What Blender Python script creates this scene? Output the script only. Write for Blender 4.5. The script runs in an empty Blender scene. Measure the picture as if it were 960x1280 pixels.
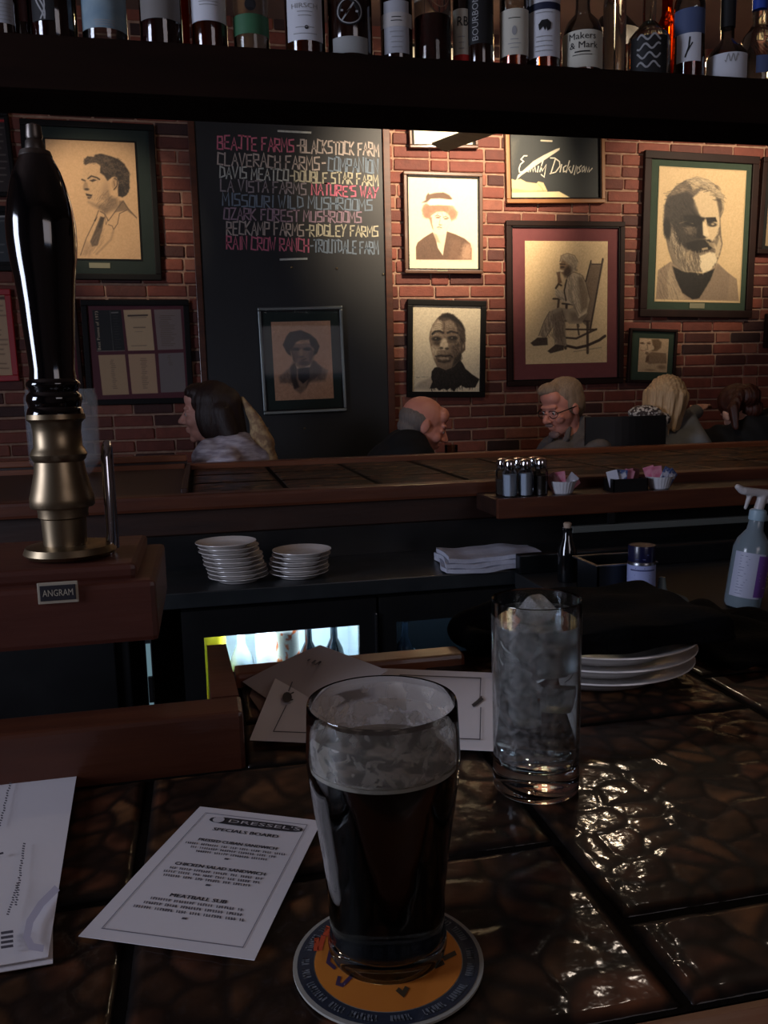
import bpy, bmesh, math, random
import numpy as np
from mathutils import Vector, Matrix, Euler
random.seed(7); rng = np.random.default_rng(7)
C = bpy.context.scene.collection
PI = math.pi
# ------------------------------------------------------------------ camera
F = 1050.0                      # focal length in pixels of the 960x1280 frame
BAR = 1.03                      # top of the near bar
CAM = BAR + 0.324
_dn = np.array([167, 7290, 1050.]); _dn /= np.linalg.norm(_dn)
_Y = np.array([-229, 0, 1050.]); _Y[1] = -(_Y[0]*_dn[0] + _Y[2]*_dn[2])/_dn[1]; _Y /= np.linalg.norm(_Y)
_Z = -_dn; _X = np.cross(_Y, _Z)
def ray(px, py):
    r = np.array([px-480, py-640, F]); return np.array([r@_X, r@_Y, r@_Z])
def onz(px, py, z):             # measured point on a horizontal surface
    d = ray(px, py); t = (z-CAM)/d[2]; return Vector((d[0]*t, d[1]*t, z))
def ony(px, py, y):             # measured point on a surface parallel to the brick wall
    d = ray(px, py); t = y/d[1]; return Vector((d[0]*t, y, CAM+d[2]*t))
cam_d = bpy.data.cameras.new('camera'); cam = bpy.data.objects.new('camera', cam_d); C.objects.link(cam)
cam_d.sensor_fit = 'VERTICAL'; cam_d.sensor_height = 32; cam_d.lens = F*32/1280; cam_d.clip_start = 0.02
M = Matrix(((_X[0], -_X[1], -_X[2], 0), (_Y[0], -_Y[1], -_Y[2], 0), (_Z[0], -_Z[1], -_Z[2], CAM), (0, 0, 0, 1)))
cam.matrix_world = M
bpy.context.scene.camera = cam
vs = bpy.context.scene.view_settings
vs.view_transform = 'Standard'; vs.look = 'None'; vs.exposure = 0.0; vs.gamma = 1.0; vs.use_curve_mapping = False
bpy.context.scene.display_settings.display_device = 'sRGB'
w = bpy.data.worlds.new('world'); bpy.context.scene.world = w; w.use_nodes = True
w.node_tree.nodes['Background'].inputs[0].default_value = (0.35, 0.5, 0.8, 1)
w.node_tree.nodes['Background'].inputs[1].default_value = 0.6
# ------------------------------------------------------------------ lights
def area(name, loc, aim, sx, sy, col, e):
    l = bpy.data.lights.new(name, 'AREA'); l.shape = 'RECTANGLE'; l.size = sx; l.size_y = sy; l.color = col; l.energy = e
    o = bpy.data.objects.new(name, l); C.objects.link(o); o.location = loc
    o.rotation_euler = (Vector(aim)-Vector(loc)).to_track_quat('-Z', 'Y').to_euler(); return o
def spot(name, loc, aim, col, e, ang, blend=0.6, r=0.03):
    l = bpy.data.lights.new(name, 'SPOT'); l.color = col; l.energy = e; l.spot_size = math.radians(ang); l.spot_blend = blend; l.shadow_soft_size = r
    o = bpy.data.objects.new(name, l); C.objects.link(o); o.location = loc
    o.rotation_euler = (Vector(aim)-Vector(loc)).to_track_quat('-Z', 'Y').to_euler(); return o
WARM = (1.0, 0.80, 0.58)
LAMPS = [((1.70, 3.30, 3.05), (1.44, 4.75, 2.52), 270, 62), ((3.35, 3.30, 2.90), (3.00, 4.75, 2.42), 115, 60), ((-1.25, 3.30, 2.95), (-0.42, 4.75, 2.30), 80, 29)]
for i, (p, a, e, ang) in enumerate(LAMPS):
    d = (Vector(a)-Vector(p)).normalized()
    spot('track_spot', Vector(p)+d*0.075, a, WARM, e, ang, 0.8)
BARSPOT = (Vector((0.90, 1.61, 2.26)), Vector((0.285, 0.545, BAR)))
spot('bar_spot', BARSPOT[0]+(BARSPOT[1]-BARSPOT[0]).normalized()*0.075, BARSPOT[1], (1.0, 0.84, 0.70), 4, 16, 0.75, 0.03)
PEND = Vector((1.53, 3.01, 2.60))
pl_ = bpy.data.lights.new('pendant', 'POINT'); pl_.color = WARM; pl_.energy = 11; pl_.shadow_soft_size = 0.03
po_ = bpy.data.objects.new('pendant', pl_); C.objects.link(po_); po_.location = PEND-Vector((0, 0, 0.075))
area('left_window_light', (-2.86, 0.35, 1.75), (0, 0.75, 1.15), 1.0, 1.3, (0.72, 0.78, 1.0), 58)
area('rear_window_light', (1.6, -2.3, 2.1), (0.6, 1.0, 1.0), 1.6, 1.0, (0.98, 0.82, 0.80), 8)
area('cooler_light', (0.18, 2.30, 0.722), (0.18, 2.50, 0.30), 0.36, 0.05, (0.80, 0.93, 1.0), 3.5)
# ------------------------------------------------------------------ helpers
def lin(c):
    out = []
    for v in c[:3]:
        v = v/255.0
        out.append(v/12.92 if v <= 0.04045 else ((v+0.055)/1.055)**2.4)
    return tuple(out)+(1.0,)
def tag(o, label=None, cat=None, group=None, kind=None):
    if label: o['label'] = label
    if cat: o['category'] = cat
    if group: o['group'] = group
    if kind: o['kind'] = kind
    return o
def empty(name, loc=(0, 0, 0), rot=(0, 0, 0), label=None, cat=None, group=None):
    o = bpy.data.objects.new(name, None); C.objects.link(o); o.location = loc; o.rotation_euler = rot; o.empty_display_size = 0.05
    return tag(o, label, cat, group)
def copy_tree(o, parent=None):
    c = o.copy(); C.objects.link(c); c.parent = parent
    for ch in [x for x in bpy.data.objects if x.parent == o]: copy_tree(ch, c)
    return c
class MB:
    def __init__(s): s.v = []; s.f = []
    def add(s, v, f):
        n = len(s.v); s.v += [tuple(x) for x in v]; s.f += [tuple(i+n for i in q) for q in f]; return s
    def box(s, x0, x1, y0, y1, z0, z1, ch=0.0, mat=None):
        if ch > 0:
            bm = bmesh.new(); bmesh.ops.create_cube(bm, size=1.0)
            for v in bm.verts: v.co = Vector(((x0+x1)/2+v.co.x*(x1-x0), (y0+y1)/2+v.co.y*(y1-y0), (z0+z1)/2+v.co.z*(z1-z0)))
            bmesh.ops.bevel(bm, geom=list(bm.edges), offset=ch, segments=2, affect='EDGES', profile=0.6)
            vv = [v.co.copy() for v in bm.verts]; ff = [[v.index for v in f.verts] for f in bm.faces]; bm.free()
        else:
            vv = [(x, y, z) for z in (z0, z1) for y in (y0, y1) for x in (x0, x1)]
            ff = [(0, 2, 3, 1), (4, 5, 7, 6), (0, 1, 5, 4), (2, 6, 7, 3), (0, 4, 6, 2), (1, 3, 7, 5)]
        if mat is not None: vv = [mat @ Vector(v) for v in vv]
        return s.add(vv, ff)
    def lathe(s, prof, seg=48, c=(0, 0, 0), mat=None, a0=0, a1=2*PI, sx=1, sy=1):
        full = abs(a1-a0-2*PI) < 1e-6; n = seg if full else seg+1
        V = []; Fc = []
        for r, z in prof:
            for k in range(n):
                a = a0+(a1-a0)*k/seg; V.append(Vector((c[0]+sx*r*math.cos(a), c[1]+sy*r*math.sin(a), c[2]+z)))
        for i in range(len(prof)-1):
            for k in range(seg):
                k2 = (k+1) % n; Fc.append((i*n+k, i*n+k2, (i+1)*n+k2, (i+1)*n+k))
        if mat is not None: V = [mat @ v for v in V]
        return s.add(V, Fc)
    def tube(s, pts, r, seg=12, cap=True):
        pts = [Vector(p) for p in pts]; n = len(pts); rs = r if isinstance(r, (list, tuple)) else [r]*n
        T = [(pts[min(i+1, n-1)]-pts[max(i-1, 0)]).normalized() for i in range(n)]
        u = T[0].orthogonal().normalized(); V = []; Fc = []
        for i in range(n):
            u = (u-T[i]*u.dot(T[i])).normalized(); b = T[i].cross(u)
            for k in range(seg):
                a = 2*PI*k/seg; V.append(pts[i]+(u*math.cos(a)+b*math.sin(a))*rs[i])
        for i in range(n-1):
            for k in range(seg):
                k2 = (k+1) % seg; Fc.append((i*seg+k, i*seg+k2, (i+1)*seg+k2, (i+1)*seg+k))
        if cap: Fc.append(tuple(range(seg))[::-1]); Fc.append(tuple((n-1)*seg+k for k in range(seg)))
        return s.add(V, Fc)
    def ell(s, c, r, seg=24, rings=14, rot=None):
        V = []; Fc = []; R = rot or Matrix.Identity(3)
        for i in range(rings+1):
            t = PI*i/rings
            for k in range(seg):
                a = 2*PI*k/seg; V.append(Vector(c)+R @ Vector((r[0]*math.sin(t)*math.cos(a), r[1]*math.sin(t)*math.sin(a), r[2]*math.cos(t))))
        for i in range(rings):
            for k in range(seg):
                k2 = (k+1) % seg; Fc.append((i*seg+k, (i+1)*seg+k, (i+1)*seg+k2, i*seg+k2))
        return s.add(V, Fc)
    def build(s, name, mat, parent=None, smooth=False, weld=False):
        me = bpy.data.meshes.new(name); me.from_pydata([tuple(v) for v in s.v], [], s.f); me.validate()
        if weld or smooth:
            bm = bmesh.new(); bm.from_mesh(me); bmesh.ops.remove_doubles(bm, verts=bm.verts, dist=1e-6)
            bmesh.ops.recalc_face_normals(bm, faces=bm.faces); bm.to_mesh(me); bm.free()
        o = link(name, me, mat, parent, smooth)
        if name in ('lettering', 'small_print', 'rim_lettering', 'emblem_print', 'red_lettering', 'violet_lettering', 'dark_lettering'): o['kind'] = 'stuff'
        return o
def link(name, me, mat, parent=None, smooth=False):
    o = bpy.data.objects.new(name, me); C.objects.link(o)
    if mat is not None and len(me.materials) == 0: me.materials.append(mat)
    if smooth:
        me.polygons.foreach_set('use_smooth', [True]*len(me.polygons))
        try: me.set_sharp_from_angle(angle=math.radians(40))
        except Exception: pass
    if parent: o.parent = parent
    return o
# ---- materials
def mat(name, col, rough=0.6, metal=0.0, col2=None, scale=8.0, mixw=1.0, bump=0.0, bscale=None, coat=0.0, spec=0.5, stretch=(1, 1, 1), trans=0.0, ior=1.45, emit=None, estr=0.0, rvar=0.0, detail=6.0, objrand=0.0):
    m = bpy.data.materials.new(name); m.use_nodes = True; nt = m.node_tree; N = nt.nodes; L = nt.links; b = N['Principled BSDF']
    b.inputs['Base Color'].default_value = lin(col); b.inputs['Roughness'].default_value = rough; b.inputs['Metallic'].default_value = metal
    b.inputs['Coat Weight'].default_value = coat; b.inputs['Coat Roughness'].default_value = 0.08; b.inputs['IOR'].default_value = ior
    b.inputs['Transmission Weight'].default_value = trans; b.inputs['Specular IOR Level'].default_value = spec
    if emit: b.inputs['Emission Color'].default_value = lin(emit); b.inputs['Emission Strength'].default_value = estr
    tc = N.new('ShaderNodeTexCoord'); mp = N.new('ShaderNodeMapping'); mp.inputs['Scale'].default_value = stretch; L.new(tc.outputs['Object'], mp.inputs['Vector'])
    if col2 is not None or bump or rvar:
        nz = N.new('ShaderNodeTexNoise'); nz.inputs['Scale'].default_value = scale; nz.inputs['Detail'].default_value = detail; L.new(mp.outputs[0], nz.inputs['Vector'])
    if col2 is not None:
        rp = N.new('ShaderNodeValToRGB'); rp.color_ramp.elements[0].position = 0.5-0.25*mixw; rp.color_ramp.elements[1].position = 0.5+0.25*mixw
        rp.color_ramp.elements[0].color = lin(col); rp.color_ramp.elements[1].color = lin(col2); L.new(nz.outputs['Fac'], rp.inputs[0])
        out = rp.outputs[0]
        if objrand:
            oi = N.new('ShaderNodeObjectInfo'); hv = N.new('ShaderNodeHueSaturation'); mr = N.new('ShaderNodeMapRange')
            mr.inputs['To Min'].default_value = 1-objrand; mr.inputs['To Max'].default_value = 1+objrand; L.new(oi.outputs['Random'], mr.inputs['Value'])
            L.new(mr.outputs[0], hv.inputs['Value']); L.new(out, hv.inputs['Color']); out = hv.outputs[0]
        L.new(out, b.inputs['Base Color'])
    if bump:
        n2 = N.new('ShaderNodeTexNoise'); n2.inputs['Scale'].default_value = bscale or scale*3; n2.inputs['Detail'].default_value = 5; L.new(mp.outputs[0], n2.inputs['Vector'])
        bp = N.new('ShaderNodeBump'); bp.inputs['Strength'].default_value = bump; bp.inputs['Distance'].default_value = 0.004; L.new(n2.outputs['Fac'], bp.inputs['Height']); L.new(bp.outputs[0], b.inputs['Normal'])
        if coat: L.new(bp.outputs[0], b.inputs['Coat Normal'])
    if rvar:
        mr = N.new('ShaderNodeMapRange'); mr.inputs['To Min'].default_value = max(0.02, rough-rvar); mr.inputs['To Max'].default_value = rough+rvar
        L.new(nz.outputs['Fac'], mr.inputs['Value']); L.new(mr.outputs[0], b.inputs['Roughness'])
    return m
def attr_mat(name, rough=0.7, coat=0.0, bump=0.0, bscale=300, spec=0.4):
    m = bpy.data.materials.new(name); m.use_nodes = True; nt = m.node_tree; N = nt.nodes; L = nt.links; b = N['Principled BSDF']
    a = N.new('ShaderNodeAttribute'); a.attribute_name = 'paint'; L.new(a.outputs['Color'], b.inputs['Base Color'])
    b.inputs['Roughness'].default_value = rough; b.inputs['Coat Weight'].default_value = coat; b.inputs['Coat Roughness'].default_value = 0.1; b.inputs['Specular IOR Level'].default_value = spec
    if bump:
        tc = N.new('ShaderNodeTexCoord'); n2 = N.new('ShaderNodeTexNoise'); n2.inputs['Scale'].default_value = bscale; L.new(tc.outputs['Object'], n2.inputs['Vector'])
        bp = N.new('ShaderNodeBump'); bp.inputs['Strength'].default_value = bump; bp.inputs['Distance'].default_value = 0.003; L.new(n2.outputs['Fac'], bp.inputs['Height']); L.new(bp.outputs[0], b.inputs['Normal']); L.new(bp.outputs[0], b.inputs['Coat Normal'])
    return m
def film_mat(name, col, amount, scale, lo=0.45, hi=0.62, rough=0.6):   # patchy see-through film (foam, frost, dust)
    m = bpy.data.materials.new(name); m.use_nodes = True; nt = m.node_tree; N = nt.nodes; L = nt.links; b = N['Principled BSDF']
    b.inputs['Base Color'].default_value = lin(col); b.inputs['Roughness'].default_value = rough
    tc = N.new('ShaderNodeTexCoord'); nz = N.new('ShaderNodeTexNoise'); nz.inputs['Scale'].default_value = scale; nz.inputs['Detail'].default_value = 8; nz.inputs['Distortion'].default_value = 0.6
    L.new(tc.outputs['Object'], nz.inputs['Vector']); mr = N.new('ShaderNodeMapRange'); mr.inputs['From Min'].default_value = lo; mr.inputs['From Max'].default_value = hi
    mr.inputs['To Min'].default_value = amount*0.25; mr.inputs['To Max'].default_value = amount; L.new(nz.outputs['Fac'], mr.inputs['Value']); L.new(mr.outputs[0], b.inputs['Alpha'])
    return m
def pane_mat(name, tint=(255, 255, 255), refl=1.0, rough=0.02, base=0.02):
    m = bpy.data.materials.new(name); m.use_nodes = True; nt = m.node_tree; N = nt.nodes; L = nt.links; N.remove(N['Principled BSDF'])
    t = N.new('ShaderNodeBsdfTransparent'); t.inputs[0].default_value = lin(tint); g = N.new('ShaderNodeBsdfGlossy'); g.inputs['Roughness'].default_value = rough
    fr = N.new('ShaderNodeFresnel'); fr.inputs[0].default_value = 1.5; ml = N.new('ShaderNodeMath'); ml.operation = 'MULTIPLY'; ml.inputs[1].default_value = refl; L.new(fr.outputs[0], ml.inputs[0])
    mx = N.new('ShaderNodeMixShader'); L.new(ml.outputs[0], mx.inputs[0]); L.new(t.outputs[0], mx.inputs[1]); L.new(g.outputs[0], mx.inputs[2]); L.new(mx.outputs[0], N['Material Output'].inputs[0])
    return m
def glass_mat(name, col=(255, 255, 255), rough=0.0, ior=1.45):
    m = bpy.data.materials.new(name); m.use_nodes = True; nt = m.node_tree; N = nt.nodes; L = nt.links; N.remove(N['Principled BSDF'])
    g = N.new('ShaderNodeBsdfGlass'); g.inputs['Color'].default_value = lin(col); g.inputs['Roughness'].default_value = rough; g.inputs['IOR'].default_value = ior
    L.new(g.outputs[0], N['Material Output'].inputs[0]); return m
def emis_mat(name, col, s):
    m = bpy.data.materials.new(name); m.use_nodes = True; nt = m.node_tree; N = nt.nodes; L = nt.links; N.remove(N['Principled BSDF'])
    e = N.new('ShaderNodeEmission'); e.inputs[0].default_value = lin(col); e.inputs[1].default_value = s; L.new(e.outputs[0], N['Material Output'].inputs[0]); return m
W_DARK = mat('dark_stained_wood', (34, 19, 14), 0.5, col2=(54, 30, 20), scale=6, stretch=(0.6, 5, 5), bump=0.15, coat=0.15)
W_RED = mat('reddish_bar_wood', (68, 32, 18), 0.45, col2=(92, 48, 27), scale=7, stretch=(0.7, 6, 6), bump=0.12, coat=0.25)
W_PUMP = mat('pump_cabinet_wood', (72, 33, 23), 0.5, col2=(86, 42, 29), scale=8, stretch=(0.8, 6, 6), bump=0.12, coat=0.1)
W_RAIL = mat('worn_rail_wood', (96, 50, 29), 0.42, col2=(124, 70, 40), scale=6, stretch=(0.5, 6, 6), bump=0.12, coat=0.2)
BLACKM = mat('black_laminate', (14, 14, 15), 0.35, col2=(22, 23, 24), scale=5, rvar=0.1)
BLACKC = mat('black_counter', (26, 29, 31), 0.34, col2=(40, 44, 46), scale=9, rvar=0.12)
CHROME = mat('chrome', (200, 200, 205), 0.09, 1.0)
STEEL = mat('brushed_steel', (150, 152, 156), 0.3, 1.0, col2=(115, 118, 122), scale=10, stretch=(1, 1, 20), rvar=0.08)
BRASS = mat('aged_brass', (150, 134, 108), 0.38, 1.0, col2=(120, 104, 82), scale=14, rvar=0.1)
PEWTER = mat('dull_grey_metal', (120, 112, 106), 0.42, 1.0, col2=(92, 86, 80), scale=20)
WHITE_C = mat('white_glazed_china', (205, 200, 196), 0.2, col2=(215, 210, 206), scale=4, coat=0.3)
GLASS = glass_mat('clear_glass', (248, 250, 250), 0.0)
PAPER = mat('white_paper', (214, 210, 214), 0.75, col2=(222, 218, 220), scale=5, bump=0.05)
PAPER2 = mat('off_white_paper', (190, 180, 176), 0.75, col2=(200, 190, 186), scale=5, bump=0.05)
INK = mat('black_ink', (38, 36, 44), 0.7)
INKL = mat('pale_grey_ink', (120, 116, 126), 0.7)
INKM = mat('grey_ink', (78, 74, 84), 0.7)
PLASTER = mat('old_plaster', (120, 98, 88), 0.9, col2=(140, 116, 104), scale=2, bump=0.1)
FLOORM = mat('floor_boards', (52, 34, 24), 0.5, col2=(70, 46, 32), scale=4, stretch=(0.5, 4, 1))
# ---- text and strokes
def text_uv(s, font_shear=0.0):         # filled letters from the built-in font, em units, left aligned, baseline 0
    cu = bpy.data.curves.new('tmp', 'FONT'); cu.body = s; cu.resolution_u = 2; cu.shear = font_shear
    ob = bpy.data.objects.new('tmp', cu); C.objects.link(ob); dg = bpy.context.evaluated_depsgraph_get(); me = bpy.data.meshes.new_from_object(ob.evaluated_get(dg))
    V = [(v.co.x, v.co.y) for v in me.vertices]; Fc = [tuple(p.vertices) for p in me.polygons]
    bpy.data.objects.remove(ob); bpy.data.curves.remove(cu); bpy.data.meshes.remove(me)
    if not V: return [], [], 0
    x0 = min(v[0] for v in V); x1 = max(v[0] for v in V); V = [(v[0]-x0, v[1]) for v in V]
    return V, Fc, x1-x0
def text_to(mb, s, u, v, h, mapper, align='c', width=None, bold=0.0):
    V, Fc, wd = text_uv(s); k = h/0.7; kx = k if width is None else width/max(wd, 1e-6)
    off = {'c': -wd*kx/2, 'l': 0, 'r': -wd*kx}[align]
    for du in ((0,) if not bold else (-bold, bold)):
        mb.add([mapper(u+off+x*kx+du, v+y*k) for x, y in V], Fc)
def ribbon(mb, pts, wd, mapper):        # flat stroke along a polyline given in surface coordinates
    n = len(pts); V = []
    dr = [(b[0]-a[0], b[1]-a[1]) for a, b in zip(pts[:-1], pts[1:])]; dr = [(x/max(math.hypot(x, y), 1e-9), y/max(math.hypot(x, y), 1e-9)) for x, y in dr]
    for i, p in enumerate(pts):
        d0, d1 = dr[max(i-1, 0)], dr[min(i, n-2)]; sx, sy = d0[0]+d1[0], d0[1]+d1[1]; l = math.hypot(sx, sy)
        if l < 0.2: sx, sy, l = d1[0], d1[1], 1.0
        sx, sy = sx/l, sy/l; k = min(1.6, 1/max(0.35, sx*d1[0]+sy*d1[1])); e = -0.35*wd if i == 0 else (0.35*wd if i == n-1 else 0)
        cx, cy = p[0]+sx*e, p[1]+sy*e; V += [mapper(cx-sy*wd/2*k, cy+sx*wd/2*k), mapper(cx+sy*wd/2*k, cy-sx*wd/2*k)]
    mb.add(V, [(2*i, 2*i+1, 2*i+3, 2*i+2) for i in range(n-1)])
SF = {'A': [[(0, 0), (.45, 1), (.9, 0)], [(.2, .4), (.72, .4)]], 'B': [[(0, 0), (0, 1), (.7, 1), (.75, .6), (.05, .52), (.8, .45), (.8, 0), (0, 0)]], 'C': [[(.85, .9), (.1, 1), (0, .05), (.8, 0)]],
 'D': [[(.05, 0), (.05, 1), (.75, .85), (.85, .2), (.05, 0)]], 'E': [[(.8, 1), (.05, .97), (.05, .03), (.8, 0)], [(.05, .5), (.65, .5)]], 'F': [[(.8, 1), (.05, .97), (.05, 0)], [(.05, .5), (.6, .52)]],
 'G': [[(.85, .9), (.1, 1), (0, .05), (.8, 0), (.8, .42), (.5, .42)]], 'H': [[(0, 0), (0, 1)], [(.8, 0), (.8, 1)], [(0, .5), (.8, .5)]], 'I': [[(.2, 0), (.22, 1)]], 'J': [[(.1, 1), (.9, 1)], [(.6, 1), (.55, .05), (.1, .1)]],
 'K': [[(0, 0), (0, 1)], [(.75, 1), (.02, .48), (.8, 0)]], 'L': [[(0, 1), (0, 0), (.75, 0)]], 'M': [[(0, 0), (.05, 1), (.45, .35), (.85, 1), (.95, 0)]], 'N': [[(0, 0), (0, 1), (.8, 0), (.8, 1)]],
 'O': [[(.1, 1), (0, .05), (.8, 0), (.85, .95), (.1, 1)]], 'P': [[(0, 0), (0, 1), (.8, .95), (.75, .5), (0, .48)]], 'R': [[(0, 0), (0, 1), (.75, .95), (.75, .55), (.02, .5), (.8, 0)]],
 'S': [[(.8, 1), (.05, .95), (.05, .55), (.75, .48), (.78, .05), (0, 0)]], 'T': [[(0, 1), (.9, 1)], [(.45, 1), (.45, 0)]], 'U': [[(0, 1), (.02, .03), (.75, 0), (.8, 1)]], 'V': [[(0, 1), (.42, 0), (.85, 1)]],
 'W': [[(0, 1), (.25, 0), (.48, .6), (.7, 0), (.95, 1)]], 'X': [[(0, 0), (.8, 1)], [(0, 1), (.8, 0)]], 'Y': [[(0, 1), (.4, .5), (.85, 1)], [(.4, .5), (.25, 0)]], 'Z': [[(0, 1), (.8, 1), (.05, 0), (.85, 0)]],
 '-': [[(.15, .48), (.65, .5)]], "'": [[(.2, 1), (.15, .8)]], ' ': []}
SW = {'I': .5, ' ': .55, '-': .85, "'": .35, 'M': 1.2, 'W': 1.2}
def stroke_text(mb, s, quad, wd, jit=0.05):      # hand lettering filling a quad (top-left, top-right, bottom-right, bottom-left)
    tot = sum(SW.get(ch, 1.08) for ch in s); x = 0
    tl, tr, br, bl = quad
    def mp(u, v): return tl*(1-u)*v+tr*u*v+br*u*(1-v)+bl*(1-u)*(1-v)
    W = (tr-tl).length; H = (tl-bl).length
    for ch in s:
        j = random.uniform(-jit, jit); h = random.uniform(0.9, 1.02)
        for st in SF[ch]:
            pts = [((x+p[0]+random.uniform(-.02, .02))/tot*W, (p[1]*h+j)*H) for p in st]
            ribbon(mb, pts, wd, lambda a, b: mp(a/W, b/H))
        x += SW.get(ch, 1.08)
# ---- painted flat artwork: colours stored per vertex of a fine grid, laid out in the picture's own coordinates
class Paint:
    def __init__(s, quad, nx, ny, base):
        u, v = np.meshgrid(np.linspace(0, 1, nx), np.linspace(0, 1, ny)); q = np.array(quad, float)
        P = (q[0][None, None]*((1-u)*(1-v))[..., None]+q[1][None, None]*(u*(1-v))[..., None]+q[2][None, None]*(u*v)[..., None]+q[3][None, None]*((1-u)*v)[..., None])
        s.x = P[..., 0]; s.y = P[..., 1]; s.nx = nx; s.ny = ny; s.c = np.ones((ny, nx, 3))*np.array(base, float)
        g = rng.random((ny//2+3, nx//2+3)); gi = np.clip((v*(ny//2+1)), 0, ny//2+1); gj = np.clip((u*(nx//2+1)), 0, nx//2+1)
        i0 = gi.astype(int); j0 = gj.astype(int); fi = gi-i0; fj = gj-j0
        s.n = (g[i0, j0]*(1-fi)*(1-fj)+g[i0+1, j0]*fi*(1-fj)+g[i0, j0+1]*(1-fi)*fj+g[i0+1, j0+1]*fi*fj)-0.5
    def _b(s, m, col, al): s.c = s.c*(1-(m*al)[..., None])+np.array(col, float)*(m*al)[..., None]
    def poly(s, pts, col, al=1.0, soft=6):
        pts = np.array(pts, float); ins = np.zeros(s.x.shape, bool); d = np.full(s.x.shape, 1e9)
        for a, b in zip(pts, np.roll(pts, -1, 0)):
            c = ((a[1] > s.y) != (b[1] > s.y)) & (s.x < (b[0]-a[0])*(s.y-a[1])/((b[1]-a[1]) if abs(b[1]-a[1]) > 1e-9 else 1e-9)+a[0]); ins ^= c
            ab = b-a; t = np.clip(((s.x-a[0])*ab[0]+(s.y-a[1])*ab[1])/max(ab@ab, 1e-9), 0, 1); d = np.minimum(d, np.hypot(s.x-a[0]-t*ab[0], s.y-a[1]-t*ab[1]))
        sd = np.where(ins, d, -d); s._b(np.clip(sd/soft+0.5+s.n*0.5*(soft > 8), 0, 1), col, al); return s
    def ell(s, cx, cy, rx, ry, col, al=1.0, soft=6, rot=0):
        c, q = math.cos(rot), math.sin(rot); dx = (s.x-cx)*c+(s.y-cy)*q; dy = -(s.x-cx)*q+(s.y-cy)*c
        k = np.hypot(dx/rx, dy/ry); sd = (1-k)*min(rx, ry); s._b(np.clip(sd/soft+0.5+s.n*0.5*(soft > 8), 0, 1), col, al); return s
    def line(s, pts, wd, col, al=1.0, soft=4):
        d = np.full(s.x.shape, 1e9); pts = np.array(pts, float)
        for a, b in zip(pts[:-1], pts[1:]):
            ab = b-a; t = np.clip(((s.x-a[0])*ab[0]+(s.y-a[1])*ab[1])/max(ab@ab, 1e-9), 0, 1); d = np.minimum(d, np.hypot(s.x-a[0]-t*ab[0], s.y-a[1]-t*ab[1]))
        s._b(np.clip((wd/2-d)/soft+0.5, 0, 1), col, al); return s
    def hatch(s, pts, ang, n, ln, wd, col, al=.5, cv=0.0, seed=1):      # short pencil strokes inside a region
        r = random.Random(seed); xs = [p[0] for p in pts]; ys = [p[1] for p in pts]; k = 0; tries = 0; jx = s.x[0, :]; iy = s.y[:, 0]
        def inside(x, y):
            c = False
            for (x0, y0), (x1, y1) in zip(pts, pts[1:]+pts[:1]):
                if (y0 > y) != (y1 > y) and x < (x1-x0)*(y-y0)/(y1-y0)+x0: c = not c
            return c
        m = np.zeros(s.x.shape)
        while k < n and tries < n*20:
            tries += 1; x, y = r.uniform(min(xs), max(xs)), r.uniform(min(ys), max(ys))
            if not inside(x, y): continue
            a = ang+r.uniform(-.25, .25); l = ln*r.uniform(.5, 1.2); dx, dy = math.cos(a)*l/2, math.sin(a)*l/2; cx, cy = x-dy*cv, y+dx*cv
            for p, q in (((x-dx, y-dy), (cx, cy)), ((cx, cy), (x+dx, y+dy))):
                ab = (q[0]-p[0], q[1]-p[1]); t = np.clip(((s.x-p[0])*ab[0]+(s.y-p[1])*ab[1])/max(ab[0]**2+ab[1]**2, 1e-9), 0, 1)
                m = np.maximum(m, np.clip((wd/2-np.hypot(s.x-p[0]-t*ab[0], s.y-p[1]-t*ab[1]))/3+.5, 0, 1)*r.uniform(.6, 1))
            k += 1
        s._b(m, col, al); return s
    def grain(s, amt=10): s.c = np.clip(s.c+s.n[..., None]*amt, 0, 255); return s
    def mesh(s, name, W, H, m, parent, y=0.0):      # upright plane, centre at origin, facing -Y
        xs = np.linspace(-W/2, W/2, s.nx); zs = np.linspace(H/2, -H/2, s.ny)
        X, Z = np.meshgrid(xs, zs); V = np.stack([X.ravel(), np.full(X.size, y), Z.ravel()], 1)
        i = np.arange(s.nx*s.ny).reshape(s.ny, s.nx); Fq = np.stack([i[1:, :-1].ravel(), i[1:, 1:].ravel(), i[:-1, 1:].ravel(), i[:-1, :-1].ravel()], 1)
        me = bpy.data.meshes.new(name); me.vertices.add(len(V)); me.vertices.foreach_set('co', V.ravel()); me.loops.add(Fq.size); me.polygons.add(len(Fq))
        me.loops.foreach_set('vertex_index', Fq.ravel()); me.polygons.foreach_set('loop_start', np.arange(0, Fq.size, 4)); me.update(); me.validate()
        set_paint(me, s.c.reshape(-1, 3)); return link(name, me, m, parent)
def set_paint(me, c255):
    v = np.clip(c255, 0, 255)/255.0; l = np.where(v <= 0.04045, v/12.92, ((v+0.055)/1.055)**2.4)
    a = me.color_attributes.new('paint', 'FLOAT_COLOR', 'POINT'); a.data.foreach_set('color', np.concatenate([l, np.ones((len(l), 1))], 1).ravel().astype(np.float32))
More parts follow.
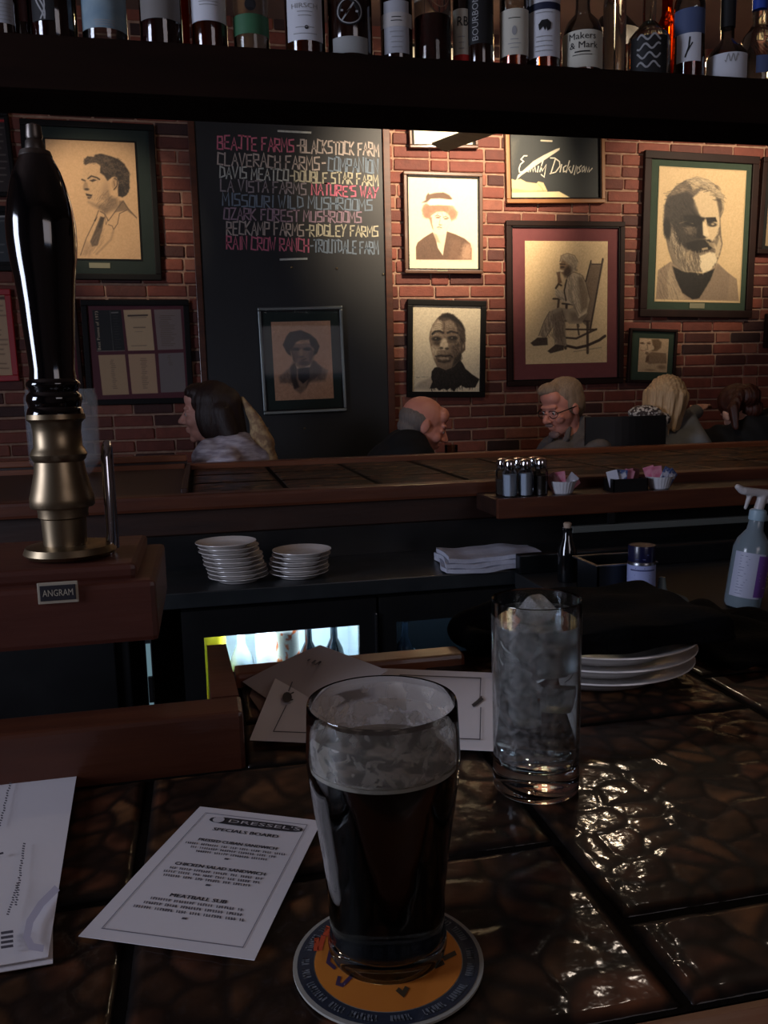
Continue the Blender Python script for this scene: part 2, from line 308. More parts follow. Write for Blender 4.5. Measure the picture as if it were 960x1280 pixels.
def blob(name, prims, voxel, m, parent=None, smooth=4, disp=None, loc=None):   # joins shapes into one continuous skin
    mb = MB()
    for p in prims:
        if p[0] == 'e': mb.ell(p[1], p[2], 20, 12, p[3] if len(p) > 3 else None)
        elif p[0] == 'b': mb.box(*p[1], ch=p[2], mat=p[3] if len(p) > 3 else None)
        else:
            a, ra, b, rb = Vector(p[1]), p[2], Vector(p[3]), p[4]
            mb.tube([a+(b-a)*t for t in (0, .25, .5, .75, 1)], [ra+(rb-ra)*t for t in (0, .25, .5, .75, 1)], 16); mb.ell(a, (ra,)*3, 16, 10); mb.ell(b, (rb,)*3, 16, 10)
    me = bpy.data.meshes.new(name); me.from_pydata([tuple(v) for v in mb.v], [], mb.f)
    bm = bmesh.new(); bm.from_mesh(me); bmesh.ops.remove_doubles(bm, verts=bm.verts, dist=1e-6); bmesh.ops.recalc_face_normals(bm, faces=bm.faces); bm.to_mesh(me); bm.free()
    ob = bpy.data.objects.new('tmp', me); C.objects.link(ob)
    r = ob.modifiers.new('r', 'REMESH'); r.mode = 'VOXEL'; r.voxel_size = voxel
    if smooth: s = ob.modifiers.new('s', 'SMOOTH'); s.factor = 0.5; s.iterations = smooth
    dg = bpy.context.evaluated_depsgraph_get(); me2 = bpy.data.meshes.new_from_object(ob.evaluated_get(dg)); bpy.data.objects.remove(ob); bpy.data.meshes.remove(me)
    if disp:
        n = len(me2.vertices); co = np.empty(n*3); me2.vertices.foreach_get('co', co); no = np.empty(n*3); me2.vertices.foreach_get('normal', no)
        co = co.reshape(-1, 3); co += no.reshape(-1, 3)*disp(co)[:, None]; me2.vertices.foreach_set('co', co.ravel()); me2.update()
    me2.name = name; me2.materials.clear(); me2.materials.append(m)
    me2.polygons.foreach_set('use_smooth', [True]*len(me2.polygons))
    o = bpy.data.objects.new(name, me2); C.objects.link(o)
    if parent: o.parent = parent
    return o
# ================================================================== the room
WY = 4.75
X0, X1, Y0, ZC = -3.0, 5.2, -2.6, 3.30
def struct(name, mb, m, parent=None): return tag(mb.build(name, m, parent), kind='structure')
struct('floor', MB().box(X0-.1, X1+.1, Y0-.1, WY+.2, -0.1, 0.0), FLOORM)
struct('ceiling', MB().box(X0-.1, X1+.1, Y0-.1, WY+.2, ZC, ZC+0.1), PLASTER)
MORTAR = mat('mortar', (178, 144, 122), 0.95, col2=(136, 104, 86), scale=30, bump=0.6, bscale=160)
wall = struct('wall_back', MB().box(X0, X1, WY, WY+0.2, 0, ZC), MORTAR)
struct('wall_right', MB().box(X1, X1+.1, Y0, WY, 0, ZC), PLASTER)
# walls with window openings (daylight comes through them)
wl = MB()
for a in ((Y0, -0.25, 0, ZC), (0.95, WY, 0, ZC), (-0.25, 0.95, 0, 1.05), (-0.25, 0.95, 2.45, ZC)): wl.box(X0-.1, X0, a[0], a[1], a[2], a[3])
struct('wall_left', wl, PLASTER)
wr = MB()
for a in ((X0, 0.8, 0, ZC), (2.4, X1, 0, ZC), (0.8, 2.4, 0, 1.5), (0.8, 2.4, 2.7, ZC)): wr.box(a[0], a[1], Y0-.1, Y0, a[2], a[3])
struct('wall_rear', wr, PLASTER)
WF = mat('window_paint', (70, 50, 40), 0.5)
PANE = pane_mat('window_glass')
for nm, boxes, pane in (('window_1', [(X0-.08, X0+.02, -0.25, -0.20, 1.05, 2.45), (X0-.08, X0+.02, 0.90, 0.95, 1.05, 2.45), (X0-.08, X0+.02, -0.25, 0.95, 1.05, 1.10), (X0-.08, X0+.02, -0.25, 0.95, 2.40, 2.45), (X0-.08, X0+.02, 0.33, 0.37, 1.05, 2.45)], (X0-.06, X0-.055, -0.2, 0.9, 1.1, 2.4)),
                        ('window_2', [(0.8, 0.85, Y0-.08, Y0+.02, 1.5, 2.7), (2.35, 2.4, Y0-.08, Y0+.02, 1.5, 2.7), (0.8, 2.4, Y0-.08, Y0+.02, 1.5, 1.55), (0.8, 2.4, Y0-.08, Y0+.02, 2.65, 2.7)], (0.85, 2.35, Y0-.06, Y0-.055, 1.55, 2.65))):
    mb = MB()
    for b in boxes: mb.box(*b)
    wn = struct(nm, mb, WF); MB().box(*pane).build('pane', PANE, wn)
# ---- bricks
def brick_mat(name, node):
    m = bpy.data.materials.new(name); m.use_nodes = True; nt = m.node_tree; N = nt.nodes; L = nt.links; b = N['Principled BSDF']
    src = N.new('ShaderNodeObjectInfo').outputs['Random'] if node == 'obj' else N.new('ShaderNodeNewGeometry').outputs['Random Per Island']
    rp = N.new('ShaderNodeValToRGB'); cr = rp.color_ramp; cr.interpolation = 'LINEAR'
    cr.elements[0].color = lin((52, 32, 30)); cr.elements[1].color = lin((146, 92, 74))
    for p, c in ((0.10, (74, 38, 32)), (0.3, (104, 52, 41)), (0.6, (120, 60, 47)), (0.85, (132, 70, 53))): e = cr.elements.new(p); e.color = lin(c)
    L.new(src, rp.inputs[0]); tc = N.new('ShaderNodeTexCoord'); nz = N.new('ShaderNodeTexNoise'); nz.inputs['Scale'].default_value = 22; nz.inputs['Detail'].default_value = 8
    ge = N.new('ShaderNodeNewGeometry'); L.new(ge.outputs['Position'], nz.inputs['Vector'])
    mr = N.new('ShaderNodeMapRange'); mr.inputs['To Min'].default_value = 0.6; mr.inputs['To Max'].default_value = 1.35; L.new(nz.outputs['Fac'], mr.inputs['Value'])
    hv = N.new('ShaderNodeHueSaturation'); L.new(mr.outputs[0], hv.inputs['Value']); L.new(rp.outputs[0], hv.inputs['Color']); L.new(hv.outputs[0], b.inputs['Base Color'])
    n2 = N.new('ShaderNodeTexNoise'); n2.inputs['Scale'].default_value = 90; n2.inputs['Detail'].default_value = 6; L.new(ge.outputs['Position'], n2.inputs['Vector'])
    bp = N.new('ShaderNodeBump'); bp.inputs['Strength'].default_value = 0.5; bp.inputs['Distance'].default_value = 0.004; L.new(n2.outputs['Fac'], bp.inputs['Height']); L.new(bp.outputs[0], b.inputs['Normal'])
    b.inputs['Roughness'].default_value = 0.72; return m
BRK = brick_mat('brick_single', 'obj'); BRKS = brick_mat('brick_field', 'isl')
def brick_verts(sx, sz, seed):
    r = random.Random(seed); bm = bmesh.new(); bmesh.ops.create_cube(bm, size=1.0)
    for v in bm.verts: v.co = Vector((v.co.x*sx, v.co.y*0.022, v.co.z*sz))
    bmesh.ops.bevel(bm, geom=[e for e in bm.edges if any(v.co.y < 0 for v in e.verts)], offset=0.004, segments=1, affect='EDGES')
    bmesh.ops.delete(bm, geom=[f for f in bm.faces if f.normal.y > 0.9], context='FACES')
    for v in bm.verts: v.co += Vector((r.uniform(-1, 1)*.0022, r.uniform(-1, 1)*.0018, r.uniform(-1, 1)*.0022))
    bm.verts.index_update(); V = [v.co.copy() for v in bm.verts]; Fc = [[v.index for v in f.verts] for f in bm.faces]; bm.free(); return V, Fc
BV = {}
for kind, sx in (('full', 0.200), ('head', 0.096)):
    for s in range(5):
        V, Fc = brick_verts(sx, 0.057, s*7+len(kind)); me = bpy.data.meshes.new('brick'); me.from_pydata(V, [], Fc); me.materials.append(BRK); BV[kind, s] = (me, V, Fc)
COVERS = []      # rectangles on the wall hidden by frames (filled from the picture list below)
BRICKS = []
rb = random.Random(3); row = 0; z = 0.03
while z < ZC-0.03:
    x = X0+(row % 2)*0.105+rb.uniform(-.012, .012)
    while x < X1:
        hd = rb.random() < 0.16; L_ = 0.096 if hd else 0.200
        if x+L_ < X1: BRICKS.append((x+L_/2, z+0.0285, 'head' if hd else 'full', rb.randrange(5), rb.uniform(-.0025, .0035), rb.uniform(-.006, .006)))
        x += L_+0.011
    z += 0.0685; row += 1
# ================================================================== framed pictures on the brick wall
ARTM = attr_mat('printed_artwork', 0.62, 0.0)
GLZ = pane_mat('picture_glass', refl=0.15, rough=0.03)
FR_BLACK = mat('black_frame', (14, 12, 11), 0.6, spec=0.25)
FR_BROWN = mat('brown_frame', (84, 56, 42), 0.4, col2=(104, 72, 52), scale=9, coat=0.2)
FR_DARK = mat('dark_brown_frame', (30, 16, 14), 0.6, col2=(42, 23, 19), scale=9, spec=0.25)
FR_SILV = mat('silver_frame', (120, 128, 128), 0.35, 0.8)
FR_RED = mat('red_frame', (170, 24, 34), 0.5)
FR_OAK = mat('oak_frame', (150, 100, 60), 0.45, col2=(170, 118, 74), scale=9)
MT_GREEN = mat('green_mat_board', (50, 66, 52), 0.85, col2=(56, 72, 58), scale=30)
MT_DGREEN = mat('dark_green_mat_board', (34, 46, 42), 0.85, col2=(38, 50, 46), scale=30)
MT_MAR = mat('maroon_mat_board', (118, 64, 66), 0.8, col2=(126, 70, 70), scale=30)
MT_WINE = mat('wine_mat_board', (88, 34, 44), 0.8, col2=(96, 38, 48), scale=30)
MT_BLACK = mat('black_mat_board', (22, 22, 22), 0.85)
SLATE = mat('blackboard_slate', (36, 38, 40), 0.5, col2=(44, 46, 48), scale=3, rvar=0.08)
PLAQ = mat('small_plaque', (132, 130, 104), 0.5)
def rectfit(q, y):
    p = [ony(a, b, y) for a, b in q]; c = sum(p, Vector())/4
    w_ = ((p[1]-p[0]).length+(p[2]-p[3]).length)/2; h_ = ((p[3]-p[0]).length+(p[2]-p[1]).length)/2
    t = math.atan2((p[1].z-p[0].z)+(p[2].z-p[3].z), (p[1].x-p[0].x)+(p[2].x-p[3].x)); return c, w_, h_, t
def picture(label, org, k, outer, art, frame_m, mat_m, fw, paint, cat='picture', yback=4.735, name='framed_picture', depth=0.028, border=None, glaze=True, lip=None, res=0.0028, plaque=None, group=None):
    tq = lambda q: [(org[0]+x/k, org[1]+y/k) for x, y in q]
    yf = yback-depth
    c, W, H, t = rectfit(tq(outer), yf); ca, aw, ah, ta = rectfit(tq(art), yf+0.008)
    o = empty(name, (c.x, yback, c.z), (0, -t, 0), label, cat, group)
    R = Matrix.Rotation(t, 3, 'Y'); d = R @ Vector((ca.x-c.x, 0, ca.z-c.z))
    f = MB(); o2 = fw
    for (a0, a1, b0, b1) in ((-W/2, W/2, H/2-o2, H/2), (-W/2, W/2, -H/2, -H/2+o2), (-W/2, -W/2+o2, -H/2+o2, H/2-o2), (W/2-o2, W/2, -H/2+o2, H/2-o2)):
        f.box(a0, a1, -depth, 0, b0, b1, ch=0.004)
    f.build('frame', frame_m, o)
    if lip is not None:
        l = MB(); q = o2; e = 0.007
        for (a0, a1, b0, b1) in ((-W/2+q, W/2-q, H/2-q-e, H/2-q), (-W/2+q, W/2-q, -H/2+q, -H/2+q+e), (-W/2+q, -W/2+q+e, -H/2+q, H/2-q), (W/2-q-e, W/2-q, -H/2+q, H/2-q)):
            l.box(a0, a1, -depth+0.004, -0.004, b0, b1)
        l.build('inner_moulding', lip, o)
    MB().box(-W/2+fw*.5, W/2-fw*.5, -0.012, -0.006, -H/2+fw*.5, H/2-fw*.5).build('mat_board' if mat_m else 'backing', mat_m or FR_BLACK, o)
    COVERS.append((c.x-W/2+.01, c.x+W/2-.01, c.z-H/2+.01, c.z+H/2-.01))
    P = None
    if paint is not None:
        nx = int(min(220, aw/res)); ny = int(min(260, ah/res)); P = Paint(art, nx, ny, (236, 222, 184)); paint(P)
        a = P.mesh('artwork', aw, ah, ARTM, o, y=-0.0135); a.location = (d.x, 0, d.z)
    if border:   # fine bevelled slip round the artwork
        bm_, bw = border; l = MB()
        for (a0, a1, b0, b1) in ((-aw/2-bw, aw/2+bw, ah/2, ah/2+bw), (-aw/2-bw, aw/2+bw, -ah/2-bw, -ah/2), (-aw/2-bw, -aw/2, -ah/2, ah/2), (aw/2, aw/2+bw, -ah/2, ah/2)):
            l.box(a0+d.x, a1+d.x, -0.0148, -0.012, b0+d.z, b1+d.z)
        l.build('slip', bm_, o)
    if plaque:
        pc, pw, ph, _ = rectfit(tq(plaque), yf+0.008); e = R @ Vector((pc.x-c.x, 0, pc.z-c.z))
        MB().box(e.x-pw/2, e.x+pw/2, -depth-0.001 if ph < .012 else -0.016, -0.011, e.z-ph/2, e.z+ph/2).build('plaque', PLAQ, o)
    if glaze:
        MB().box(-W/2+fw*.8, W/2-fw*.8, -0.0205, -0.019, -H/2+fw*.8, H/2-fw*.8).build('glass_pane', GLZ, o)
    return o, d, (aw, ah), R, c
rect = lambda a, b, c, d: [(a, b), (c, b), (c, d), (a, d)]
# 1 woman in a fur hat
def p_hat(P):
    P.c[:] = (236, 222, 190); K = (96, 68, 50); K2 = (140, 104, 80)
    P.poly([(240, 500), (262, 440), (300, 420), (560, 425), (600, 480), (640, 520), (615, 590), (560, 620), (540, 560), (500, 520), (400, 520), (350, 560), (330, 600), (265, 575)], (196, 146, 116), 1, 18)
    for a in ((290, 500, 40, 60), (340, 480, 50, 50), (420, 470, 50, 35), (500, 480, 40, 40), (570, 540, 40, 50), (300, 560, 45, 30)): P.ell(*a, K2, .55, 25)
    P.poly([(245, 415), (285, 390), (290, 345), (315, 310), (330, 325), (400, 308), (480, 305), (540, 330), (580, 375), (560, 385), (440, 372), (340, 375), (300, 410)], K, .9, 12)
    P.poly([(300, 425), (345, 375), (440, 372), (560, 390), (600, 440), (560, 450), (440, 440), (330, 445)], (250, 240, 206), 1, 12)
    P.poly([(340, 560), (400, 520), (480, 515), (540, 560), (550, 620), (530, 690), (495, 745), (440, 765), (390, 750), (350, 700)], (242, 222, 186), 1, 10)
    P.poly([(322, 590), (350, 570), (352, 640), (368, 720), (352, 700), (335, 650)], K2, .8, 10)
    P.line([(385, 562), (410, 552), (445, 566)], 8, K, .9); P.line([(470, 575), (500, 566), (535, 585)], 8, K, .9)
    P.ell(415, 578, 26, 9, K, .8, 6); P.ell(502, 592, 24, 9, K, .8, 6)
    P.line([(440, 590), (430, 640), (425, 655)], 6, K2, .7); P.ell(440, 658, 18, 8, K, .55, 8)
    P.line([(405, 685), (430, 680), (455, 692)], 9, (130, 70, 56), .9); P.line([(410, 700), (440, 705)], 5, K2, .7)
    P.poly([(360, 740), (400, 765), (450, 770), (500, 745), (480, 850), (465, 985), (430, 930), (395, 850)], (238, 214, 178), 1, 8); P.poly([(360, 740), (400, 765), (440, 860), (395, 850)], K2, .45, 14)
    P.poly([(170, 1040), (170, 900), (190, 850), (260, 795), (355, 738), (385, 810), (410, 915), (460, 995), (480, 880), (510, 728), (600, 760), (700, 805), (765, 860), (780, 920), (775, 1042)], K, .95, 8)
    P.hatch([(250, 560), (262, 450), (600, 450), (630, 560)], 1.2, 70, 26, 6, K2, .4, .4, 3); P.hatch([(190, 1030), (200, 860), (380, 800), (440, 1030)], 1.3, 60, 60, 5, (70, 50, 38), .3, 0, 4); P.poly([(650, 1042), (680, 900), (740, 850), (785, 890), (785, 1045)], (210, 170, 136), .6, 60); P.poly([(520, 1042), (560, 820), (660, 830), (640, 1042)], K2, .4, 50); P.grain(10)
picture('brown framed portrait print of a woman in a fur hat and black coat', (500, 205), 8.727, [(45, 70), (920, 100), (895, 1195), (50, 1190)], [(90, 120), (875, 148), (855, 1150), (90, 1145)], FR_BROWN, None, 0.02, p_hat, lip=FR_BLACK, plaque=[(404, 1155), (515, 1155), (515, 1172), (404, 1172)], glaze=True)
# 2 man in a black turtleneck
def p_turtle(P):
    P.c[:] = (232, 218, 186); K = (26, 22, 20); D = (66, 54, 46); G = (128, 110, 92); Lt = (214, 196, 166)
    P.poly([(110, 1040), (170, 970), (300, 915), (420, 960), (330, 1050)], (176, 160, 138), .7, 30)
    P.poly([(305, 915), (312, 845), (345, 800), (400, 790), (620, 700), (660, 750), (690, 810), (760, 870), (850, 930), (800, 1025), (690, 1030), (640, 1000), (590, 1030), (560, 1075), (520, 1030), (480, 1055), (440, 1035), (400, 1060), (360, 1030), (290, 1040), (320, 960)], K, .97, 10)
    P.poly([(282, 480), (290, 400), (320, 320), (370, 250), (430, 200), (490, 188), (545, 205), (620, 265), (670, 330), (690, 430), (690, 600), (650, 640), (640, 700), (560, 790), (470, 830), (400, 800), (370, 790), (335, 710), (305, 600)], G, 1, 10)
    P.poly([(380, 250), (430, 200), (490, 188), (560, 210), (640, 280), (685, 360), (690, 500), (640, 560), (620, 420), (580, 320), (520, 260), (440, 280), (430, 330)], D, .9, 22); P.poly([(400, 235), (480, 190), (560, 212), (650, 300), (680, 380), (600, 300), (500, 240)], K, .8, 22)
    P.poly([(300, 440), (320, 340), (385, 262), (435, 290), (430, 380), (330, 400)], (196, 178, 150), .85, 30); P.poly([(470, 300), (560, 290), (580, 350), (480, 370)], Lt, .25, 40); P.poly([(300, 560), (330, 520), (400, 590), (370, 680), (330, 700)], (176, 158, 132), .7, 34)
    for i in range(3): P.line([(345, 318+i*24), (400, 308+i*22), (432, 322+i*22)], 5, D, .5, 8); P.line([(475, 330+i*20), (530, 318+i*20), (575, 336+i*18)], 5, K, .4, 8)
    P.line([(318, 425), (350, 395), (400, 390), (440, 410)], 22, K, .9, 12); P.line([(490, 410), (530, 392), (600, 410)], 22, K, .85, 12)
    P.line([(450, 300), (445, 400)], 12, D, .6, 14)
    P.ell(365, 478, 52, 26, K, .85, 16); P.ell(545, 468, 56, 26, K, .85, 16); P.ell(356, 474, 12, 8, Lt, .45, 8); P.ell(374, 476, 9, 9, K, .9, 5); P.ell(540, 466, 11, 8, Lt, .4, 8); P.ell(556, 468, 9, 9, K, .9, 5); P.line([(330, 440), (370, 420), (420, 440)], 12, Lt, .4, 10)
    P.ell(375, 525, 46, 22, D, .9, 20); P.ell(540, 505, 50, 18, D, .7, 20)
    P.poly([(430, 470), (470, 475), (500, 560), (470, 600), (420, 600), (395, 570)], Lt, .85, 18); P.ell(420, 580, 22, 14, K, .75, 12); P.ell(480, 585, 22, 14, K, .7, 12)
    P.poly([(310, 570), (380, 600), (360, 680), (330, 690)], Lt, .5, 24); P.poly([(520, 560), (620, 520), (620, 640), (560, 700)], D, .55, 40)
    P.poly([(345, 665), (400, 640), (450, 655), (530, 640), (555, 690), (520, 740), (450, 755), (380, 735)], D, .7, 22); P.line([(355, 672), (400, 662), (450, 672), (525, 664), (545, 680)], 12, K, .9, 8); P.poly([(372, 690), (420, 680), (500, 684), (500, 706), (420, 712)], (176, 156, 132), .7, 12); P.line([(385, 728), (450, 738), (515, 722)], 10, K, .7, 10); P.ell(450, 640, 30, 8, (160, 142, 118), .4, 14)
    P.hatch([(560, 260), (690, 420), (680, 640), (600, 760), (540, 600), (590, 420)], 1.2, 90, 40, 6, K, .5, .2, 5); P.hatch([(310, 300), (640, 300), (620, 700), (340, 700)], 1.0, 90, 22, 5, D, .4, .3, 6); P.hatch([(310, 620), (420, 560), (420, 640), (340, 700)], .6, 24, 24, 5, Lt, .4, .3, 8); P.hatch([(320, 900), (520, 760), (640, 820), (800, 1000), (330, 1030)], 1.4, 70, 60, 6, (74, 64, 56), .45, .2, 7); P.hatch([(300, 1000), (800, 980), (780, 1040), (300, 1060)], 1.5, 70, 40, 6, K, .8, .1, 9)
    P.poly([(390, 760), (470, 775), (540, 740), (500, 800), (430, 815)], G, .9, 16); P.poly([(560, 700), (640, 620), (650, 700), (540, 800)], K, .7, 25); P.ell(662, 570, 20, 50, D, .8, 14, 0.1); P.ell(666, 560, 8, 26, Lt, .5, 8)
    P.line([(140, 910), (175, 912)], 5, D, .7); P.line([(200, 906), (270, 904)], 4, D, .6); P.grain(26)
picture('black framed drawing of a man in a dark turtleneck looking up', (505, 370), 8.972, [(38, 38), (935, 50), (905, 1140), (42, 1130)], [(100, 103), (880, 108), (862, 1125), (98, 1125)], FR_BLACK, None, 0.032, p_turtle)
# 3 man in a rocking chair
def p_rock(P):
    P.c[:] = (232, 204, 156); K = (74, 60, 50); M_ = (134, 114, 92); Lt = (226, 204, 166)
    P.poly([(600, 460), (640, 318), (650, 345), (715, 345), (728, 305), (738, 312), (620, 820), (560, 760), (590, 640)], M_, 1, 6); P.poly([(618, 440), (648, 350), (706, 352), (650, 620), (600, 640)], (136, 114, 90), .8, 16)
    P.line([(642, 322), (600, 470)], 10, K); P.line([(730, 308), (622, 830)], 12, K); P.line([(648, 346), (718, 346)], 8, K)
    for a, b in (((360, 597), (432, 597)), ((425, 632), (545, 642))): P.line([a, b], 13, K, .9)
    P.line([(400, 600), (392, 660)], 16, K, .8); P.line([(455, 640), (448, 750)], 18, K, .9); P.line([(520, 645), (540, 800)], 12, K, .7)
    P.line([(440, 820), (560, 822), (668, 822)], 12, K); P.line([(440, 882), (520, 888), (600, 850), (668, 820)], 15, K, .9); P.line([(440, 940), (520, 958), (600, 940), (690, 900), (732, 870)], 20, K)
    P.line([(420, 780), (440, 960)], 20, K, .9); P.line([(605, 770), (600, 995)], 18, K, .9); P.line([(530, 780), (540, 860)], 12, K, .8); P.line([(440, 760), (620, 760)], 12, K, .7); P.line([(500, 985), (700, 955)], 6, M_, .6, 8)
    P.poly([(330, 690), (400, 660), (470, 672), (560, 640), (610, 700), (560, 780), (470, 780), (440, 745), (445, 940), (400, 960), (370, 930), (350, 800), (300, 880), (248, 868), (290, 760)], (186, 164, 132), 1, 8)
    P.poly([(360, 710), (420, 680), (440, 700), (440, 940), (400, 950), (366, 900)], M_, .7, 20); P.poly([(480, 700), (600, 680), (600, 770), (490, 760)], K, .4, 30)
    P.poly([(188, 920), (240, 880), (310, 880), (312, 935), (210, 942)], K, .95, 6); P.poly([(308, 980), (370, 930), (430, 940), (426, 972), (330, 997)], K, .95, 6)
    P.poly([(445, 500), (470, 430), (510, 405), (570, 430), (600, 490), (625, 600), (600, 700), (540, 740), (500, 640), (450, 625), (375, 580), (372, 520), (430, 540)], Lt, 1, 8)
    P.poly([(540, 440), (580, 440), (622, 560), (612, 660), (560, 700), (548, 560)], (128, 108, 84), .8, 26); P.line([(460, 460), (440, 540), (452, 610)], 10, K, .9); P.line([(500, 620), (540, 720)], 9, K, .5, 10)
    P.line([(445, 500), (470, 430), (515, 402), (575, 428), (604, 490), (628, 600)], 5, K, .6); P.line([(330, 690), (290, 760), (248, 866)], 5, K, .6); P.line([(358, 712), (352, 800), (302, 876)], 6, K, .5); P.hatch([(470, 440), (560, 440), (600, 620), (540, 720), (480, 620)], 1.3, 60, 70, 5, M_, .55, .2, 11); P.hatch([(340, 700), (440, 700), (440, 940), (380, 940), (260, 860)], 1.4, 60, 60, 5, K, .45, .2, 12); P.hatch([(375, 530), (440, 540), (440, 610), (380, 580)], .8, 14, 30, 5, M_, .5, 0, 13)
    P.ell(455, 365, 42, 62, (150, 122, 94), 1, 8, 0.15); P.poly([(412, 330), (425, 285), (470, 270), (520, 285), (545, 330), (530, 390), (495, 410), (480, 350), (440, 320)], (196, 176, 144), 1, 14)
    P.ell(470, 400, 26, 45, K, .75, 14, .4); P.line([(415, 345), (450, 348)], 9, K, .9); P.hatch([(420, 330), (430, 280), (520, 285), (540, 390), (490, 400), (480, 340)], 1.0, 46, 26, 5, M_, .6, .5, 14); P.line([(414, 330), (426, 286), (470, 268), (522, 284), (547, 330)], 5, M_, .8); P.ell(432, 368, 16, 8, K, .9); P.ell(420, 395, 20, 9, Lt, 1); P.poly([(385, 405), (415, 400), (415, 440), (425, 480), (395, 490), (395, 440)], (120, 92, 70), .9, 8); P.line([(380, 520), (400, 490), (420, 500)], 14, K, .9)
    P.grain(20)
picture('large maroon matted picture of an old man smoking in a rocking chair', (630, 270), 5.819, [(18, 30), (905, 40), (850, 1215), (30, 1240)], [(165, 180), (770, 182), (740, 1065), (150, 1077)], FR_DARK, MT_MAR, 0.03, p_rock, lip=FR_BLACK)
# 4 bearded man
def p_beard(P):
    P.c[:] = (214, 186, 140); K = (28, 26, 24); D = (58, 52, 46); G = (110, 98, 82); Lt = (210, 186, 146)
    P.poly([(112, 1110), (130, 900), (220, 835), (300, 900), (440, 960), (550, 835), (620, 900), (690, 950), (705, 1110)], (148, 128, 104), 1, 8); P.poly([(190, 960), (220, 850), (240, 920), (300, 1060), (320, 1105), (200, 1110)], (176, 156, 126), .8, 10); P.poly([(510, 930), (560, 850), (640, 920), (620, 1100), (420, 1105)], (134, 116, 96), .8, 10)
    P.poly([(232, 870), (300, 900), (440, 915), (530, 880), (500, 960), (420, 1095), (370, 1105), (300, 1060), (255, 960)], K, .95, 10)
    P.poly([(172, 560), (180, 440), (200, 370), (260, 300), (330, 255), (410, 230), (490, 250), (560, 300), (600, 370), (600, 460), (575, 520), (580, 640), (590, 700), (570, 780), (540, 850), (480, 905), (400, 905), (300, 900), (235, 850), (205, 760), (190, 690)], G, 1, 8)
    P.poly([(172, 560), (180, 440), (210, 370), (330, 330), (390, 370), (385, 440), (430, 520), (440, 640), (400, 760), (330, 740), (250, 700), (215, 690), (180, 640)], D, 1, 22)
    P.poly([(380, 380), (440, 320), (520, 330), (560, 400), (572, 560), (550, 640), (520, 680), (470, 680), (440, 560), (430, 500)], Lt, 1, 14)
    P.poly([(330, 260), (410, 230), (500, 255), (580, 330), (604, 400), (596, 470), (570, 500), (555, 390), (500, 330), (440, 300), (380, 330), (365, 290)], (188, 166, 130), .95, 12); P.poly([(545, 370), (580, 380), (592, 450), (572, 500)], D, .7, 14); P.poly([(210, 370), (260, 305), (350, 270), (350, 330), (250, 360)], (140, 122, 98), .8, 20)
    P.poly([(310, 505), (400, 500), (470, 520), (440, 560), (400, 590), (320, 570)], K, .95, 14); P.poly([(470, 515), (540, 512), (552, 545), (530, 545), (480, 560)], K, .95, 8); P.ell(515, 565, 34, 16, K, .8, 8); P.ell(520, 562, 12, 7, Lt, .7, 5)
    P.poly([(430, 540), (446, 540), (450, 640), (480, 655), (440, 672), (400, 660), (410, 600)], K, .75, 12); P.poly([(450, 545), (470, 560), (495, 640), (475, 655), (450, 640)], (226, 204, 164), .9, 8); P.ell(360, 610, 40, 30, G, .7, 18)
    P.poly([(330, 700), (430, 672), (500, 672), (525, 720), (500, 745), (420, 770), (340, 745)], K, .85, 12); P.poly([(440, 735), (480, 726), (485, 742), (440, 750)], Lt, .7, 6); P.poly([(470, 680), (540, 700), (540, 740), (500, 720)], Lt, .6, 10)
    P.poly([(220, 560), (240, 600), (260, 690), (300, 760), (340, 780), (420, 790), (430, 870), (380, 905), (300, 900), (240, 850), (205, 740), (215, 680)], (132, 118, 98), .95, 20); P.poly([(300, 770), (360, 750), (380, 830), (330, 840)], Lt, .5, 20)
    P.poly([(420, 790), (500, 760), (540, 770), (550, 820), (500, 890), (450, 912), (425, 870)], (226, 208, 170), 1, 12); P.poly([(530, 670), (570, 640), (582, 700), (560, 800), (540, 800)], (200, 178, 140), .9, 12); P.poly([(550, 640), (565, 660), (545, 720), (530, 690)], D, .5, 12)
    P.ell(195, 600, 26, 70, K, .9, 14); P.hatch([(200, 370), (330, 255), (490, 250), (560, 300), (600, 400), (560, 420), (440, 310), (380, 340), (210, 440)], .2, 90, 70, 5, D, .5, -.35, 21); P.hatch([(330, 260), (500, 255), (600, 380), (560, 400), (440, 300)], .5, 40, 60, 5, (222, 202, 166), .5, -.35, 22); P.hatch([(215, 680), (250, 620), (340, 780), (530, 760), (550, 830), (480, 905), (300, 900)], 1.3, 120, 46, 5, (222, 204, 168), .45, .25, 23); P.hatch([(215, 680), (340, 780), (430, 780), (430, 890), (300, 890)], 1.4, 80, 46, 5, D, .5, .25, 24); P.hatch([(190, 430), (380, 400), (420, 640), (330, 740), (230, 640)], .9, 80, 40, 6, K, .45, .2, 25); P.hatch([(140, 1100), (150, 920), (240, 880), (300, 1090)], 1.2, 30, 90, 5, D, .3, 0, 26); P.line([(285, 560), (330, 548), (380, 562)], 7, G, .8, 6); P.ell(340, 556, 26, 9, (20, 18, 18), .8, 6); P.line([(310, 590), (350, 600), (390, 588)], 6, G, .7, 6); P.grain(16)
picture('large green matted portrait of a white bearded man in a jacket', (800, 180), 5.689, [(28, 42), (855, 85), (800, 1240), (12, 1225)], [(150, 170), (760, 188), (705, 1115), (110, 1120)], FR_DARK, MT_GREEN, 0.045, p_beard, border=(mat('pale_slip', (196, 172, 128), 0.6), 0.006), plaque=[(358, 1130), (462, 1132), (462, 1168), (352, 1168)])
